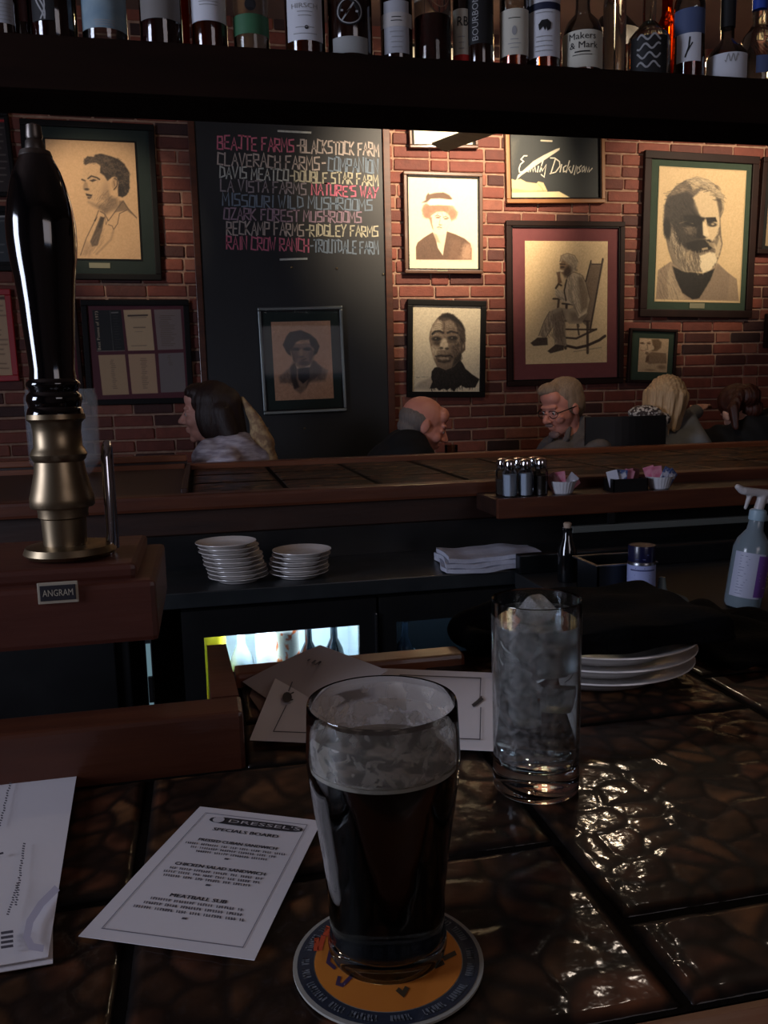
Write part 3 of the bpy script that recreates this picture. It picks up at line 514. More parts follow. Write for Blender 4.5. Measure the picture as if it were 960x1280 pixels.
# 5 small sidelong portrait
def p_small(P):
    P.c[:] = (206, 176, 138); K = (92, 66, 48); G = (146, 118, 90)
    P.poly([(420, 230), (520, 225), (570, 270), (560, 350), (500, 400), (430, 410), (400, 330), (430, 290)], (124, 98, 70), .95, 22)
    P.poly([(245, 240), (300, 225), (400, 235), (430, 300), (440, 370), (380, 420), (345, 460), (290, 420), (250, 350)], (222, 192, 154), 1, 12); P.line([(250, 292), (290, 285)], 16, K, .8, 10); P.ell(285, 298, 30, 12, K, .6, 10); P.ell(378, 295, 28, 12, K, .8, 10); P.line([(350, 280), (400, 270)], 10, K, .6, 8)
    P.line([(350, 310), (365, 380), (330, 385)], 12, K, .5, 10); P.line([(260, 400), (340, 410)], 10, (150, 90, 70), .6, 10); P.ell(350, 440, 26, 20, K, .7, 14); P.ell(430, 350, 26, 40, (214, 186, 148), .9, 12, -.3)
    P.poly([(350, 460), (420, 420), (520, 425), (640, 430), (650, 590), (500, 600), (400, 610), (330, 570)], (138, 112, 86), .95, 14); P.poly([(340, 500), (380, 470), (380, 560), (330, 580)], K, .7, 16)
    P.poly([(330, 620), (480, 590), (650, 580), (645, 715), (220, 720)], (196, 168, 130), .8, 14); P.ell(575, 640, 60, 30, K, .5, 30); P.ell(400, 690, 60, 14, K, .4, 20); P.grain(30)
picture('small green matted portrait of a sidelong glancing woman', (780, 405), 12.0, [(85, 50), (812, 90), (775, 885), (70, 880)], [(238, 216), (678, 216), (655, 715), (218, 725)], FR_DARK, MT_GREEN, 0.016, p_small, res=0.002)
# 6 young man in profile
def p_prof(P):
    P.c[:] = (212, 172, 126); K = (48, 40, 34); D = (88, 72, 58); M_ = (138, 112, 86)
    P.poly([(150, 380), (165, 330), (290, 330), (330, 420), (345, 520), (360, 600), (430, 620), (440, 690), (320, 750), (280, 710), (235, 672), (190, 660), (180, 610), (165, 590), (172, 560), (145, 540), (150, 480), (140, 470)], (206, 168, 124), 1, 5)
    P.poly([(158, 345), (160, 310), (190, 285), (235, 292), (250, 272), (300, 265), (370, 285), (430, 305), (480, 345), (520, 410), (522, 540), (500, 590), (465, 612), (430, 600), (425, 520), (400, 445), (380, 450), (345, 480), (320, 440), (285, 415), (290, 360), (255, 335), (200, 340), (170, 355)], K, .93, 10)
    for a in ((230, 310, 40, 16), (330, 310, 50, 20), (430, 370, 40, 30), (320, 390, 26, 22), (480, 450, 24, 40)): P.ell(*a, D, .6, 22)
    P.ell(405, 500, 28, 52, (184, 148, 108), 1, 7); P.line([(400, 460), (425, 475), (420, 520), (395, 550)], 8, K, .8); P.line([(395, 480), (400, 520)], 7, D, .7)
    P.line([(190, 462), (215, 442), (260, 455), (280, 468)], 12, K, .9, 6); P.poly([(198, 478), (235, 465), (262, 474), (225, 490)], K, .85, 6); P.line([(142, 470), (165, 480)], 12, K, .8, 8); P.poly([(165, 480), (185, 500), (190, 545), (150, 548), (150, 520)], M_, .6, 12); P.ell(178, 548, 20, 10, K, .8, 8)
    P.poly([(168, 580), (225, 592), (215, 605), (175, 600)], K, .9, 5); P.poly([(180, 606), (222, 606), (200, 628), (184, 622)], D, .9, 6); P.poly([(190, 650), (250, 672), (330, 660), (345, 560), (365, 600), (430, 625), (435, 690), (330, 745), (280, 712)], D, .5, 34); P.ell(330, 560, 30, 70, M_, .4, 40, .2)
    P.line([(270, 720), (240, 800), (170, 940), (120, 1080)], 7, D, .8, 6); P.line([(285, 725), (320, 745), (350, 800), (430, 690), (470, 640), (510, 700), (580, 775)], 7, D, .85, 6); P.poly([(440, 640), (470, 635), (520, 710), (580, 770), (500, 715), (400, 730), (430, 700)], D, .6, 12)
    P.line([(500, 712), (440, 740), (425, 820), (392, 870), (380, 840), (350, 830)], 6, D, .8); P.line([(390, 880), (370, 950), (250, 1070)], 14, M_, .5, 16); P.line([(320, 750), (330, 830), (345, 790)], 5, D, .7)
    P.poly([(285, 765), (320, 770), (300, 870), (260, 1000), (215, 1010), (200, 970), (250, 850)], D, .9, 10); P.poly([(262, 765), (232, 800), (245, 805)], K, .9, 6); P.poly([(290, 770), (318, 775), (285, 860), (265, 850)], K, .6, 12); P.poly([(160, 960), (230, 1000), (200, 1080), (130, 1080)], M_, .35, 30); P.hatch([(165, 340), (160, 305), (300, 262), (440, 300), (525, 420), (515, 560), (460, 610), (430, 500), (330, 440), (270, 340)], .3, 110, 34, 6, (120, 98, 76), .55, .8, 31); P.hatch([(400, 300), (525, 400), (520, 560), (440, 600)], .8, 60, 30, 6, (24, 20, 18), .6, .8, 32); P.hatch([(240, 640), (330, 560), (440, 640), (320, 750)], 2.2, 60, 40, 5, D, .4, .2, 33); P.hatch([(150, 400), (280, 400), (300, 640), (200, 660)], 2.0, 30, 26, 4, M_, .35, .2, 34); P.hatch([(130, 1070), (250, 850), (330, 900), (260, 1070)], 2.1, 40, 70, 5, M_, .4, 0, 35)
    P.grain(14)
picture('large dark green matted sketch of a curly haired man in profile, left wall', (80, 150), 6.4, [(-335, -5), (730, 25), (770, 1290), (-290, 1260)], [(-140, 150), (560, 180), (618, 1108), (-100, 1108)], FR_BLACK, MT_DGREEN, 0.03, p_prof, border=(FR_BLACK, 0.008), plaque=[(200, 1135), (368, 1148), (368, 1188), (200, 1180)])
# 7 frizzy-haired man with cravat, silver frame, hung on the blackboard
def p_friz(P):
    P.c[:] = (198, 152, 118); K = (24, 18, 16); D = (56, 44, 38); M_ = (120, 96, 78)
    P.poly([(225, 730), (330, 640), (370, 570), (580, 560), (640, 620), (715, 660), (690, 760), (520, 780), (480, 860), (440, 900), (390, 860), (350, 790), (240, 790)], M_, .85, 22); P.poly([(340, 640), (380, 590), (410, 640), (400, 740), (430, 830), (380, 850), (345, 740)], K, .75, 16); P.poly([(530, 620), (580, 560), (660, 640), (640, 700), (540, 770), (490, 850), (520, 720)], D, .7, 20)
    P.poly([(360, 400), (540, 390), (580, 480), (550, 560), (520, 600), (470, 620), (420, 600), (370, 540), (345, 460)], (128, 100, 84), 1, 10)
    P.poly([(270, 410), (300, 330), (340, 280), (450, 262), (540, 300), (600, 350), (635, 420), (610, 490), (570, 515), (580, 450), (545, 410), (530, 350), (440, 360), (400, 380), (370, 430), (340, 470), (350, 520), (310, 490)], K, .96, 14); P.poly([(350, 470), (360, 440), (375, 540), (400, 580), (370, 560)], D, .9, 12)
    P.ell(400, 450, 42, 16, K, .9, 12); P.ell(510, 448, 40, 16, K, .9, 12); P.poly([(430, 450), (460, 450), (470, 510), (440, 520)], (160, 128, 104), .8, 10); P.ell(452, 525, 30, 9, D, .7, 8); P.line([(450, 560), (500, 545)], 10, K, .8, 6); P.ell(480, 590, 50, 22, K, .6, 18); P.ell(550, 520, 24, 60, D, .5, 24); P.ell(390, 520, 24, 50, D, .4, 24)
    P.poly([(390, 610), (430, 640), (410, 650)], (190, 160, 134), 1, 6); P.poly([(480, 630), (550, 600), (530, 640)], (190, 160, 134), 1, 6); P.poly([(415, 645), (530, 630), (530, 740), (465, 795), (420, 750)], K, .95, 10); P.line([(520, 780), (700, 772)], 4, M_, .7); P.hatch([(275, 410), (340, 285), (540, 300), (630, 420), (570, 510), (540, 380), (380, 380), (345, 500)], .5, 80, 30, 6, (84, 64, 52), .6, .8, 41); P.hatch([(240, 740), (360, 620), (420, 700), (400, 850), (300, 800)], 1.2, 40, 60, 5, D, .45, .1, 42); P.hatch([(530, 700), (600, 600), (700, 680), (660, 770)], 1.9, 36, 50, 5, D, .45, .1, 43); P.grain(22)
picture('silver framed engraving of a frizzy haired man hung on the chalkboard', (320, 380), 8.0, [(15, 32), (870, 20), (905, 1070), (80, 1112)], [(152, 182), (745, 165), (775, 942), (192, 968)], FR_SILV, MT_DGREEN, 0.018, p_friz, yback=4.695, depth=0.02, lip=MT_BLACK)
# 8 chalk style sign with handwriting, quill and sleeve
def p_quill(P):
    P.c[:] = (58, 62, 62); P.poly([(110, 400), (150, 415), (195, 405), (240, 430), (320, 440), (335, 425), (375, 435), (405, 500), (400, 512), (120, 520)], (228, 204, 150), 1, 5); P.poly([(110, 480), (250, 500), (400, 495), (400, 512), (120, 520)], (176, 140, 96), .6, 12); P.line([(330, 440), (365, 480), (375, 510)], 6, (176, 140, 96), .7)
    P.poly([(110, 518), (400, 508), (500, 505), (590, 555), (110, 560)], (240, 222, 170), 1, 5)
    P.poly([(160, 418), (175, 375), (235, 320), (300, 262), (380, 215), (480, 165), (512, 155), (510, 172), (430, 225), (330, 290), (240, 350), (200, 378)], (226, 216, 188), 1, 4); P.poly([(110, 90), (180, 90), (150, 250), (110, 380)], (140, 132, 112), .3, 60); P.line([(365, 97), (450, 101)], 12, (220, 210, 180), 1)
o, d, (aw, ah), R, pc = picture('blackboard style picture of a handwritten name with a quill and sleeve', (620, 160), 6.4, [(82, -60), (878, -50), (872, 600), (85, 598)], [(125, -20), (822, -10), (815, 550), (125, 555)], FR_OAK, None, 0.022, p_quill, lip=FR_DARK)
lt = MB(); Rm = Matrix.Rotation(-o.rotation_euler.y, 3, 'Y')
def qmap(zx, zy):
    p = ony(620+zx/6.4, 160+zy/6.4, 4.72); q = Rm @ (p-Vector((pc.x, 4.72, pc.z))); return Vector((q.x, -0.0145, q.z))
for s in ([(248, 222), (225, 222), (200, 250), (222, 268), (196, 290), (184, 325), (188, 352), (215, 350), (245, 325)], [(258, 350), (268, 312), (274, 350), (290, 308), (297, 350), (312, 308), (318, 350)], [(332, 352), (340, 305)], [(350, 350), (376, 262)], [(362, 305), (370, 345), (402, 292), (386, 392), (362, 372)],
          [(474, 252), (440, 360)], [(436, 240), (470, 240), (508, 268), (512, 305), (478, 352), (432, 366)], [(512, 352), (526, 292)], [(562, 300), (540, 315), (540, 350), (560, 345)], [(562, 355), (588, 262)], [(570, 325), (600, 300), (580, 322), (602, 360)], [(608, 355), (622, 300)], [(626, 372), (642, 300), (646, 355), (652, 310)], [(684, 300), (664, 318), (676, 345), (652, 362)], [(690, 320), (705, 305), (708, 335), (692, 350), (688, 325)], [(712, 352), (722, 308), (732, 352), (744, 312), (744, 352), (770, 322)]):
    ribbon(lt, s, 9, lambda a, b: qmap(a, b))
lt.build('lettering', mat('chalk_white_lettering', (226, 220, 200), 0.8), o)
# 9 partly hidden picture just under the shelf
picture('pale picture cut off by the shelf, above the fur hat portrait', (480, 130), 6.0, [(165, -480), (700, -470), (696, 335), (190, 322)], [(215, -430), (655, -420), (655, 308), (215, 290)], FR_BROWN, None, 0.016, lambda P: (P.c.__setitem__(slice(None), (240, 232, 206)), P.poly([(300, -300), (430, -330), (560, -280), (560, -20), (430, 40), (320, -20)], (150, 140, 120), .6, 60)), plaque=[(380, 288), (455, 292), (455, 302), (380, 300)])
# 10 broadside of six pages
PG = [rect(120, 160, 300, 452), rect(318, 158, 515, 452), rect(540, 155, 728, 445), rect(142, 484, 335, 775), rect(360, 476, 550, 768), rect(575, 470, 762, 760)]
def pages(P):
    P.c[:] = (88, 34, 44)
    sh = [(0, 0)]*6
    quads = [[(95, 160), (298, 158), (322, 450), (122, 458)], [(315, 158), (512, 155), (538, 450), (345, 453)], [(534, 156), (728, 154), (750, 443), (562, 448)], [(130, 484), (322, 480), (348, 772), (155, 777)], [(345, 478), (540, 475), (562, 765), (370, 769)], [(565, 474), (752, 468), (773, 756), (585, 761)]]
    cols = [(30, 32, 30), (206, 176, 136), (140, 124, 116), (190, 158, 120), (194, 160, 124), (126, 116, 112)]
    for q, c in zip(quads, cols): P.poly(q, c, 1, 3)
    P.line([(220, 165), (240, 450)], 4, (90, 88, 84)); P.line([(122, 455), (320, 452)], 4, (150, 140, 130))
    for i in range(13): P.line([(240+i*1.5, 200+i*19), (240+i*1.5+random.uniform(25, 50), 200+i*19)], 3, (92, 90, 84), .6)
    P.line([(232, 178), (275, 176)], 10, (150, 144, 136), .8)
    P.line([(350, 200), (486, 196)], 12, (70, 56, 50), .9); P.line([(370, 214), (480, 212)], 4, (120, 100, 84), .7); P.line([(388, 285), (470, 284)], 8, (120, 100, 84), .8); P.line([(400, 315), (450, 314)], 4, (130, 110, 90), .6); P.line([(370, 418), (480, 415)], 4, (100, 84, 70), .8)
    for q, x0, x1, y0, y1, n in ((2, 575, 690, 200, 430, 17), (3, 215, 250, 520, 740, 16), (4, 435, 480, 510, 740, 17), (5, 635, 665, 490, 570, 6)):
        for i in range(n):
            y = y0+(y1-y0)*i/n; s_ = (y-y0)*0.07; P.line([(x0+s_+random.uniform(-4, 8), y), (x1+s_-random.uniform(0, (x1-x0)*.5), y)], 4, (104, 84, 68), .75)
po, d10, (aw10, ah10), R10, c10 = picture('dark framed maroon board of six small printed pages, left of chalkboard', (100, 360), 5.82, [(-5, 78), (790, 92), (830, 830), (60, 862)], [(60, 120), (765, 120), (810, 820), (90, 830)], FR_BLACK, MT_WINE, 0.03, pages, name='framed_pages', res=0.0022)
lt = MB(); Rm = Matrix.Rotation(-po.rotation_euler.y, 3, 'Y')
def vmap(u, v):     # vertical title up the side of the first page
    a = Vector((148, 450)); b = Vector((126, 168)); p = a.lerp(b, u)+Vector((v, -v*.06))*1.0
    P_ = ony(100+p.x/5.82, 360+p.y/5.82, 4.72); q = Rm @ (P_-Vector((c10.x, 4.72, c10.z))); return Vector((q.x, -0.0145, q.z))
V, Fc, wd = text_uv('Best Poems of 1973'); lt.add([vmap(x/wd, 4-(0.7-y)*0-y*32) for x, y in V], Fc)
lt.build('lettering', mat('cream_lettering', (200, 180, 150), 0.8), po)
# 11 pictures at the left and right edges of the view
def poster(c, tc, n, big=None):
    def f(P):
        P.c[:] = c; x0, x1, y0, y1 = P.x.min(), P.x.max(), P.y.min(), P.y.max()
        for i in range(n):
            y = y0+(y1-y0)*(0.14+0.8*i/n); P.line([(x0+(x1-x0)*.1, y), (x1-(x1-x0)*random.uniform(.08, .35), y)], (y1-y0)*0.012, tc, .8, 1.2)
        if big: P.line([(x0+(x1-x0)*.2, y0+(y1-y0)*.05), (x1-(x1-x0)*.08, y0+(y1-y0)*.05)], (y1-y0)*.035, big, 1, 2)
    return f
picture('dark framed printed notice with red heading at upper left edge', (0, 0), 1.0, [(-62, 138), (13, 140), (17, 244), (-60, 246)], [(-56, 146), (9, 147), (13, 238), (-54, 240)], FR_BLACK, None, 0.02, poster((44, 34, 32), (150, 140, 130), 9, (190, 40, 40)), res=0.004)
picture('black framed dark printed poster with white lettering, left edge', (0, 0), 1.0, [(-62, 256), (16, 258), (20, 337), (-60, 340)], [(-56, 268), (10, 270), (13, 326), (-54, 328)], FR_BLACK, None, 0.03, poster((60, 66, 70), (190, 186, 180), 5, (200, 196, 190)), res=0.004)
picture('red framed old printed sheet below the posters at left edge', (0, 0), 1.0, [(-70, 361), (13, 362), (23, 475), (-64, 480)], [(-62, 368), (7, 369), (17, 468), (-56, 472)], FR_RED, None, 0.03, poster((196, 164, 128), (116, 90, 70), 14, (90, 60, 50)), res=0.004)
picture('dark framed picture cut by the upper right edge of the view', (0, 0), 1.0, [(952, 196), (1040, 202), (1036, 322), (950, 316)], [(962, 208), (1030, 213), (1026, 312), (960, 306)], FR_DARK, MT_BLACK, 0.03, poster((150, 130, 100), (80, 66, 56), 6), res=0.006)
picture('narrow dark framed picture cut by the right edge, beside the bearded man', (0, 0), 1.0, [(958, 392), (1040, 394), (1038, 436), (958, 434)], [(966, 398), (1030, 400), (1030, 430), (966, 428)], FR_DARK, MT_BLACK, 0.03, poster((120, 100, 80), (80, 66, 56), 3), res=0.006)
picture('dark wooden frame behind the pump handle, left of the page board', (0, 0), 1.0, [(60, 372), (98, 374), (102, 500), (66, 504)], [(66, 380), (92, 381), (96, 494), (71, 498)], FR_DARK, MT_WINE, 0.02, None)
# ================================================================== the chalkboard
cb0, cb1 = ony(243, 160, 4.70), ony(484, 163, 4.70); bx0, bx1 = 0.035, 1.045; bz0, bz1 = 0.86, 2.80
board = empty('chalkboard', ((bx0+bx1)/2, 4.735, 0), (0, 0, 0), 'tall black chalkboard listing farm names in coloured chalk', 'chalkboard')
cx_ = (bx0+bx1)/2
MB().box(bx0-cx_, bx1-cx_, -0.022, 0, bz0, bz1).build('slate_panel', SLATE, board)
for a, b, c_, d_ in ((bx0-.03, bx0+.004, bz0-.03, bz1+.03), (bx1-.004, bx1+.035, bz0-.03, bz1+.03), (bx0, bx1, bz1, bz1+.03), (bx0, bx1, bz0-.03, bz0)):
    MB().box(a-cx_, b-cx_, -0.034, 0, c_, d_, ch=.003).build('frame_board', W_RED, board)
COVERS.append((bx0, bx1, bz0, bz1)); BY = 4.735-0.022-0.0008
z4 = lambda x, y: ony(230+x/2.907, 140+y/2.907, BY)-Vector((cx_, 4.735, 0))
PINK, CREAM, YEL, GREY, BLUE, MAUVE, WHITEC = (222, 124, 146), (200, 186, 176), (204, 198, 172), (160, 150, 154), (132, 148, 164), (172, 146, 160), (204, 208, 200)
LINES = [(122, 85, 133, 712, 112, 160, [('BEAJTE FARMS', 122, 405, PINK), ('-BLACKSTOCK FARM', 408, 712, CREAM)]), (122, 145, 192, 710, 170, 222, [('CLAVERACH FARMS-', 122, 518, CREAM), ('COMPANION', 524, 710, BLUE)]),
 (130, 195, 238, 710, 228, 268, [('DAVIS MEATCO', 130, 384, WHITEC), ('-DOUBLE STAR FARM', 384, 710, YEL)]), (133, 242, 286, 710, 272, 312, [('LA VISTA FARMS', 133, 450, GREY), ("NATURE'S WAY", 464, 710, PINK)]),
 (140, 294, 340, 690, 316, 358, [('MISSOURI WILD MUSHROOMS', 140, 690, BLUE)]), (145, 346, 390, 650, 364, 403, [('OZARK FOREST MUSHROOMS', 145, 650, MAUVE)]), (155, 396, 446, 710, 414, 453, [('RECKAMP FARMS', 155, 440, CREAM), ('-RIDGLEY FARMS', 440, 710, YEL)]),
 (155, 450, 497, 710, 470, 517, [('RAIN CROW RANCH', 155, 458, PINK), ('-TROUTDALE FARM', 458, 710, BLUE)])]
CH = {}
for (xa, ta, ba, xb, tb, bb, segs) in LINES:
    for s, u0, u1, col in segs:
        f = lambda x, p, q: p+(q-p)*(x-xa)/(xb-xa)
        quad = (z4(u0, f(u0, ta, tb)), z4(u1, f(u1, ta, tb)), z4(u1, f(u1, ba, bb)), z4(u0, f(u0, ba, bb)))
        lm = MB(); stroke_text(lm, s, quad, 0.0078)
        if col not in CH: CH[col] = mat('chalk', tuple(int(c*0.88) for c in col), 0.95, col2=col, scale=60, mixw=0.6)
        lm.build('chalk_lettering', CH[col], board)
for a, b in (((342, 69), (460, 75)), ((350, 536), (446, 533))):
    lm = MB(); ribbon(lm, [a, b], 7, z4); lm.build('chalk_line', CH[WHITEC], board)
for x, y in ((390, 565), (555, 569), (724, 590), (304, 1150), (438, 1150)):
    p = z4(x, y); m_ = MB(); m_.ell((p.x, p.y-.001, p.z), (.007, .004, .007), 12, 8); m_.build('screw', BRASS, board, True)
# ================================================================== place the bricks
def visible(b):
    x, zz = b[0], b[1]; t = WY
    c = (x-0)*_X+(WY)*_Y+(zz-CAM)*_Z; px, py = c[0]/c[2]*F+480, c[1]/c[2]*F+640
    if not (-15 < px < 975): return False
    lo = 137+0.047*px; hi = 586-0.034*px
    if not (lo-6 < py < hi+6): return False
    return not any(a0+.07 < x < a1-.07 and b0 < zz-.02 and zz+.02 < b1 for a0, a1, b0, b1 in COVERS)
vis = [b for b in BRICKS if visible(b)]
def keyf(b): return (b[2] == 'full', b[0])
vis.sort(key=lambda b: (0 if b[0] > 1.0 else 1, 0 if b[1] > 1.2 else 1, -b[1])); single = set(map(id, vis[:300]))
bs = MB()
for b in BRICKS:
    me, V, Fc = BV[b[2], b[3]]; p = Vector((b[0], WY+0.003-b[4], b[1]))
    if id(b) in single:
        o = bpy.data.objects.new('brick', me); C.objects.link(o); o.location = p; o.rotation_euler = (0, b[5], 0); o.parent = wall
    else:
        if any(a0 < b[0]-.11 and b[0]+.11 < a1 and b0 < b[1]-.04 and b[1]+.04 < b1 for a0, a1, b0, b1 in COVERS): continue
        Rm = Matrix.Rotation(b[5], 3, 'Y'); bs.add([p+Rm @ v for v in V], Fc)
tag(bs.build('brickwork', BRKS, wall), kind='stuff')
print('bricks visible', len(vis), 'all', len(BRICKS))
# ================================================================== near bar
def cobble_tile(x0, x1, y0, y1, ztop, res, seed, thick=0.02, cell=0.029):
    r = np.random.default_rng(seed); w_, d_ = x1-x0, y1-y0
    nx, ny = max(2, int(w_/res)), max(2, int(d_/res)); xs = np.linspace(-w_/2, w_/2, nx); ys = np.linspace(-d_/2, d_/2, ny); X, Y = np.meshgrid(xs, ys)
    n = int((w_+.04)*(d_+.04)/(cell*cell*1.15)); px = r.uniform(-w_/2-.02, w_/2+.02, n); py = r.uniform(-d_/2-.02, d_/2+.02, n)
    for _ in range(4):     # relax the stone centres
        dx = px[:, None]-px[None]; dy = py[:, None]-py[None]; dd = np.hypot(dx, dy)+1e-6; f = np.clip(cell*1.1-dd, 0, None)*(dd > 1e-5); px += (dx/dd*f).sum(1)*0.3; py += (dy/dd*f).sum(1)*0.3
    an = r.uniform(0, PI, n); el = r.uniform(0.75, 1.3, n); ca, sa = np.cos(an), np.sin(an)
    Xw = X+0.004*np.sin(Y*90+seed)+0.003*np.sin(X*150); Yw = Y+0.004*np.sin(X*80+seed*2)
    dx = Xw[..., None]-px; dy = Yw[..., None]-py; u = (dx*ca+dy*sa)*el; v = (-dx*sa+dy*ca)/el; D = np.hypot(u, v); idx = D.argmin(-1); Ds = np.sort(D, -1)[..., :2]; e = Ds[..., 1]-Ds[..., 0]
    edge = np.minimum(np.minimum(X+w_/2, w_/2-X), np.minimum(Y+d_/2, d_/2-Y)); t = np.clip(e/0.012, 0, 1); t = t*t*(3-2*t)
    fz = 0.00016*np.sin(X*210+seed)*np.sin(Y*190)+0.00006*np.sin(X*420+Y*310)*np.sin(Y*500); hgt = (t-1)*0.00038+fz*t-0.0009+(np.clip(edge/0.005, 0, 1)-1)*0.0025; hgt = np.minimum(hgt+r.uniform(-.0005, .0004, n)[idx], 0)
    tones = np.array([(66, 42, 26), (50, 32, 21), (78, 52, 32), (60, 36, 24), (44, 30, 22), (72, 43, 28), (86, 58, 36)])[r.integers(0, 7, n)]
    col = tones[idx]*(0.85+0.3*r.random(n))[idx][..., None]; nz_ = np.zeros_like(X)
    for q in range(1, 7): nz_ += np.sin(X*(60*q)+Y*(45*q)*math.cos(q*2.3+seed)+q*1.7+seed)*np.sin(Y*(70*q)-X*30*q*math.sin(q+seed)+q)/q
    col = col*(1+0.30*nz_)[..., None]
    col = col*t[..., None]+np.array((30, 20, 14))*(1-t[..., None]); col *= np.clip(edge/0.004, 0.3, 1)[..., None]
    V = np.stack([X.ravel(), Y.ravel(), (hgt).ravel()], 1); ne = nx*ny; border = list(range(nx))+[i*nx+nx-1 for i in range(1, ny)]+[(ny-1)*nx+i for i in range(nx-2, -1, -1)]+[i*nx for i in range(ny-2, 0, -1)]
    Vb = V[border].copy(); Vb[:, 2] = -thick; V = np.concatenate([V, Vb]); cc = np.concatenate([col.reshape(-1, 3), col.reshape(-1, 3)[border]*0.5])
    Fq = [(j*nx+i, j*nx+i+1, (j+1)*nx+i+1, (j+1)*nx+i) for j in range(ny-1) for i in range(nx-1)]; nb = len(border)
    Fq += [(border[k], ne+k, ne+(k+1) % nb, border[(k+1) % nb]) for k in range(nb)]+[tuple(ne+k for k in range(nb))[::-1]]
    me = bpy.data.meshes.new('tile'); me.from_pydata(V.tolist(), [], Fq); me.validate(); set_paint(me, cc); me.polygons.foreach_set('use_smooth', [True]*len(me.polygons)); return me
TILEM = attr_mat('glazed_stone_tile', 0.62, 0.26, bump=0.13, bscale=100, spec=0.10)
GROUT = mat('dark_grout', (12, 9, 7), 0.85, col2=(18, 13, 10), scale=40, bump=0.3, spec=0.05)
bar = empty('near_bar', (0, 0.6, 0), label='near bar with dark glazed stone tiles and red-brown wooden edges', cat='bar')
BO = Vector((0, 0.6, 0))
bb = MB(); bb.box(-1.0, 0.0, 0.37-.6, 0.716-.6, 0, BAR-.02); bb.box(0.0, 1.8, 0.37-.6, 0.99-.6, 0, BAR-.02); bb.build('bar_body', BLACKM, bar)
gb = MB(); gb.box(-1.0, 0.02, 0.36-.6, 0.716-.6, BAR-.02, BAR-.004); gb.box(0.02, 1.8, 0.36-.6, 0.985-.6, BAR-.02, BAR-.004); gb.build('grout_bed', GROUT, bar)
g = 0.0036; cols = [(-0.95, -0.652), (-0.652, -0.356), (-0.356, -0.060), (-0.060, 0.236), (0.236, 0.532), (0.532, 0.828), (0.828, 1.124), (1.124, 1.42)]
k = 0
for ci, (a, b) in enumerate(cols):
    ycuts = [0.36, 0.437, 0.725, 0.985] if ci in (4, 6) else ([0.36, 0.532, 0.815, 0.985] if ci % 2 else [0.36, 0.437+.1, 0.76, 0.985])
    for y0, y1 in zip(ycuts[:-1], ycuts[1:]):
        if ci < 3 or (ci == 3 and y0 > .7):
            if ci < 3: y1 = min(y1, 0.714)
            if y0 >= 0.70 and ci < 3: continue
        aa = a; 
        if ci == 3 and y1 > .9: aa = 0.024
        if ci == 3 and y0 < .7 < y1:      # tile cut round the notch of the lip
            y1 = 0.714
            t2 = bpy.data.objects.new('tile', cobble_tile(0.024, b-g, 0.716, 0.812, BAR, 0.0030, 77)); C.objects.link(t2); t2.data.materials.append(TILEM); t2.parent = bar; t2.location = ((0.024+b-g)/2, 0.764-.6, BAR)
        far = abs((a+b)/2-.1) > .7
        o = bpy.data.objects.new('tile', cobble_tile(aa+g, b-g, y0+g, y1-g, BAR, 0.006 if far else 0.0026, k+11)); C.objects.link(o); o.data.materials.append(TILEM); o.parent = bar; o.location = ((aa+b)/2, (y0+y1)/2-.6, BAR); k += 1
MB().box(-1.0, 1.8, 0.29-.6, 0.357-.6, BAR-.07, BAR+0.001, ch=.008).build('front_rail', W_RAIL, bar)
MB().box(-1.0, 0.022, 0.717-.6, 0.760-.6, BAR-.06, BAR+0.048, ch=.004).build('back_lip', W_RED, bar)
sl = MB(); a0, a1 = (-0.020, 0.7605-.6), (-0.008, 1.0-.6)
V = [(-0.005, .1605, BAR-.06), (0.020, .1605, BAR-.06), (0.020, .1605, BAR+.048), (-0.005, .1605, BAR+.048), (-0.008, .328, BAR-.06), (0.013, .328, BAR-.06), (0.013, .328, BAR+.048), (-0.008, .328, BAR+.048)]
sl.add(V, [(0, 1, 2, 3), (7, 6, 5, 4), (0, 4, 5, 1), (1, 5, 6, 2), (2, 6, 7, 3), (3, 7, 4, 0)]); sl.build('side_lip', W_RED, bar)
MB().box(0.021, 0.292, 0.925-.6, 0.963-.6, BAR-.02, BAR+0.012, ch=.005).build('rear_lip', W_RAIL, bar)
# ================================================================== far bar
FZ = 1.06; FY0, FY1 = 2.54, 3.52
fb = empty('far_bar', (1.0, 3.0, 0), label='far bar across the well with tiled top and worn wooden edges', cat='bar')
def fbx(mb, x0, x1, y0, y1, z0, z1, ch=0.0): return mb.box(x0-1, x1-1, y0-3, y1-3, z0, z1, ch=ch)
fbx(MB(), -2.2, 4.2, 2.66, 3.50, 0.0, FZ-.03).build('bar_body', W_DARK, fb)
fbx(MB(), -0.05, 4.2, 2.60, 3.50, FZ-.03, FZ-.005).build('grout_bed', GROUT, fb)
k = 0
for i in range(14):
    for j in range(3):
        x0 = -0.05+i*0.30; y0 = 2.60+j*0.30
        if x0 > 3.9: continue
        me = cobble_tile(x0+.008, x0+.292, y0+.008, min(y0+.292, 3.50), FZ, 0.010, 200+k, cell=0.05); me.materials.append(TILEM)
        o = bpy.data.objects.new('tile', me); C.objects.link(o); o.parent = fb; o.location = (x0+.15-1, (y0+min(y0+.30, 3.50))/2-3, FZ-.001); k += 1
fbx(MB(), -0.06, 4.2, 3.50, 3.57, FZ-.07, FZ+.018, .008).build('rear_rail', W_RAIL, fb)
fbx(MB(), -2.2, 4.2, 2.53, 2.602, FZ-.045, FZ+.003, .010).build('front_rail', W_RED, fb)
fbx(MB(), -2.2, 4.2, 2.56, 2.66, 0.94, FZ-.045, .003).build('front_fascia', W_DARK, fb)
fbx(MB(), -2.2, -0.06, 2.602, 3.50, FZ-.03, FZ+.001).build('flap_top', W_DARK, fb)
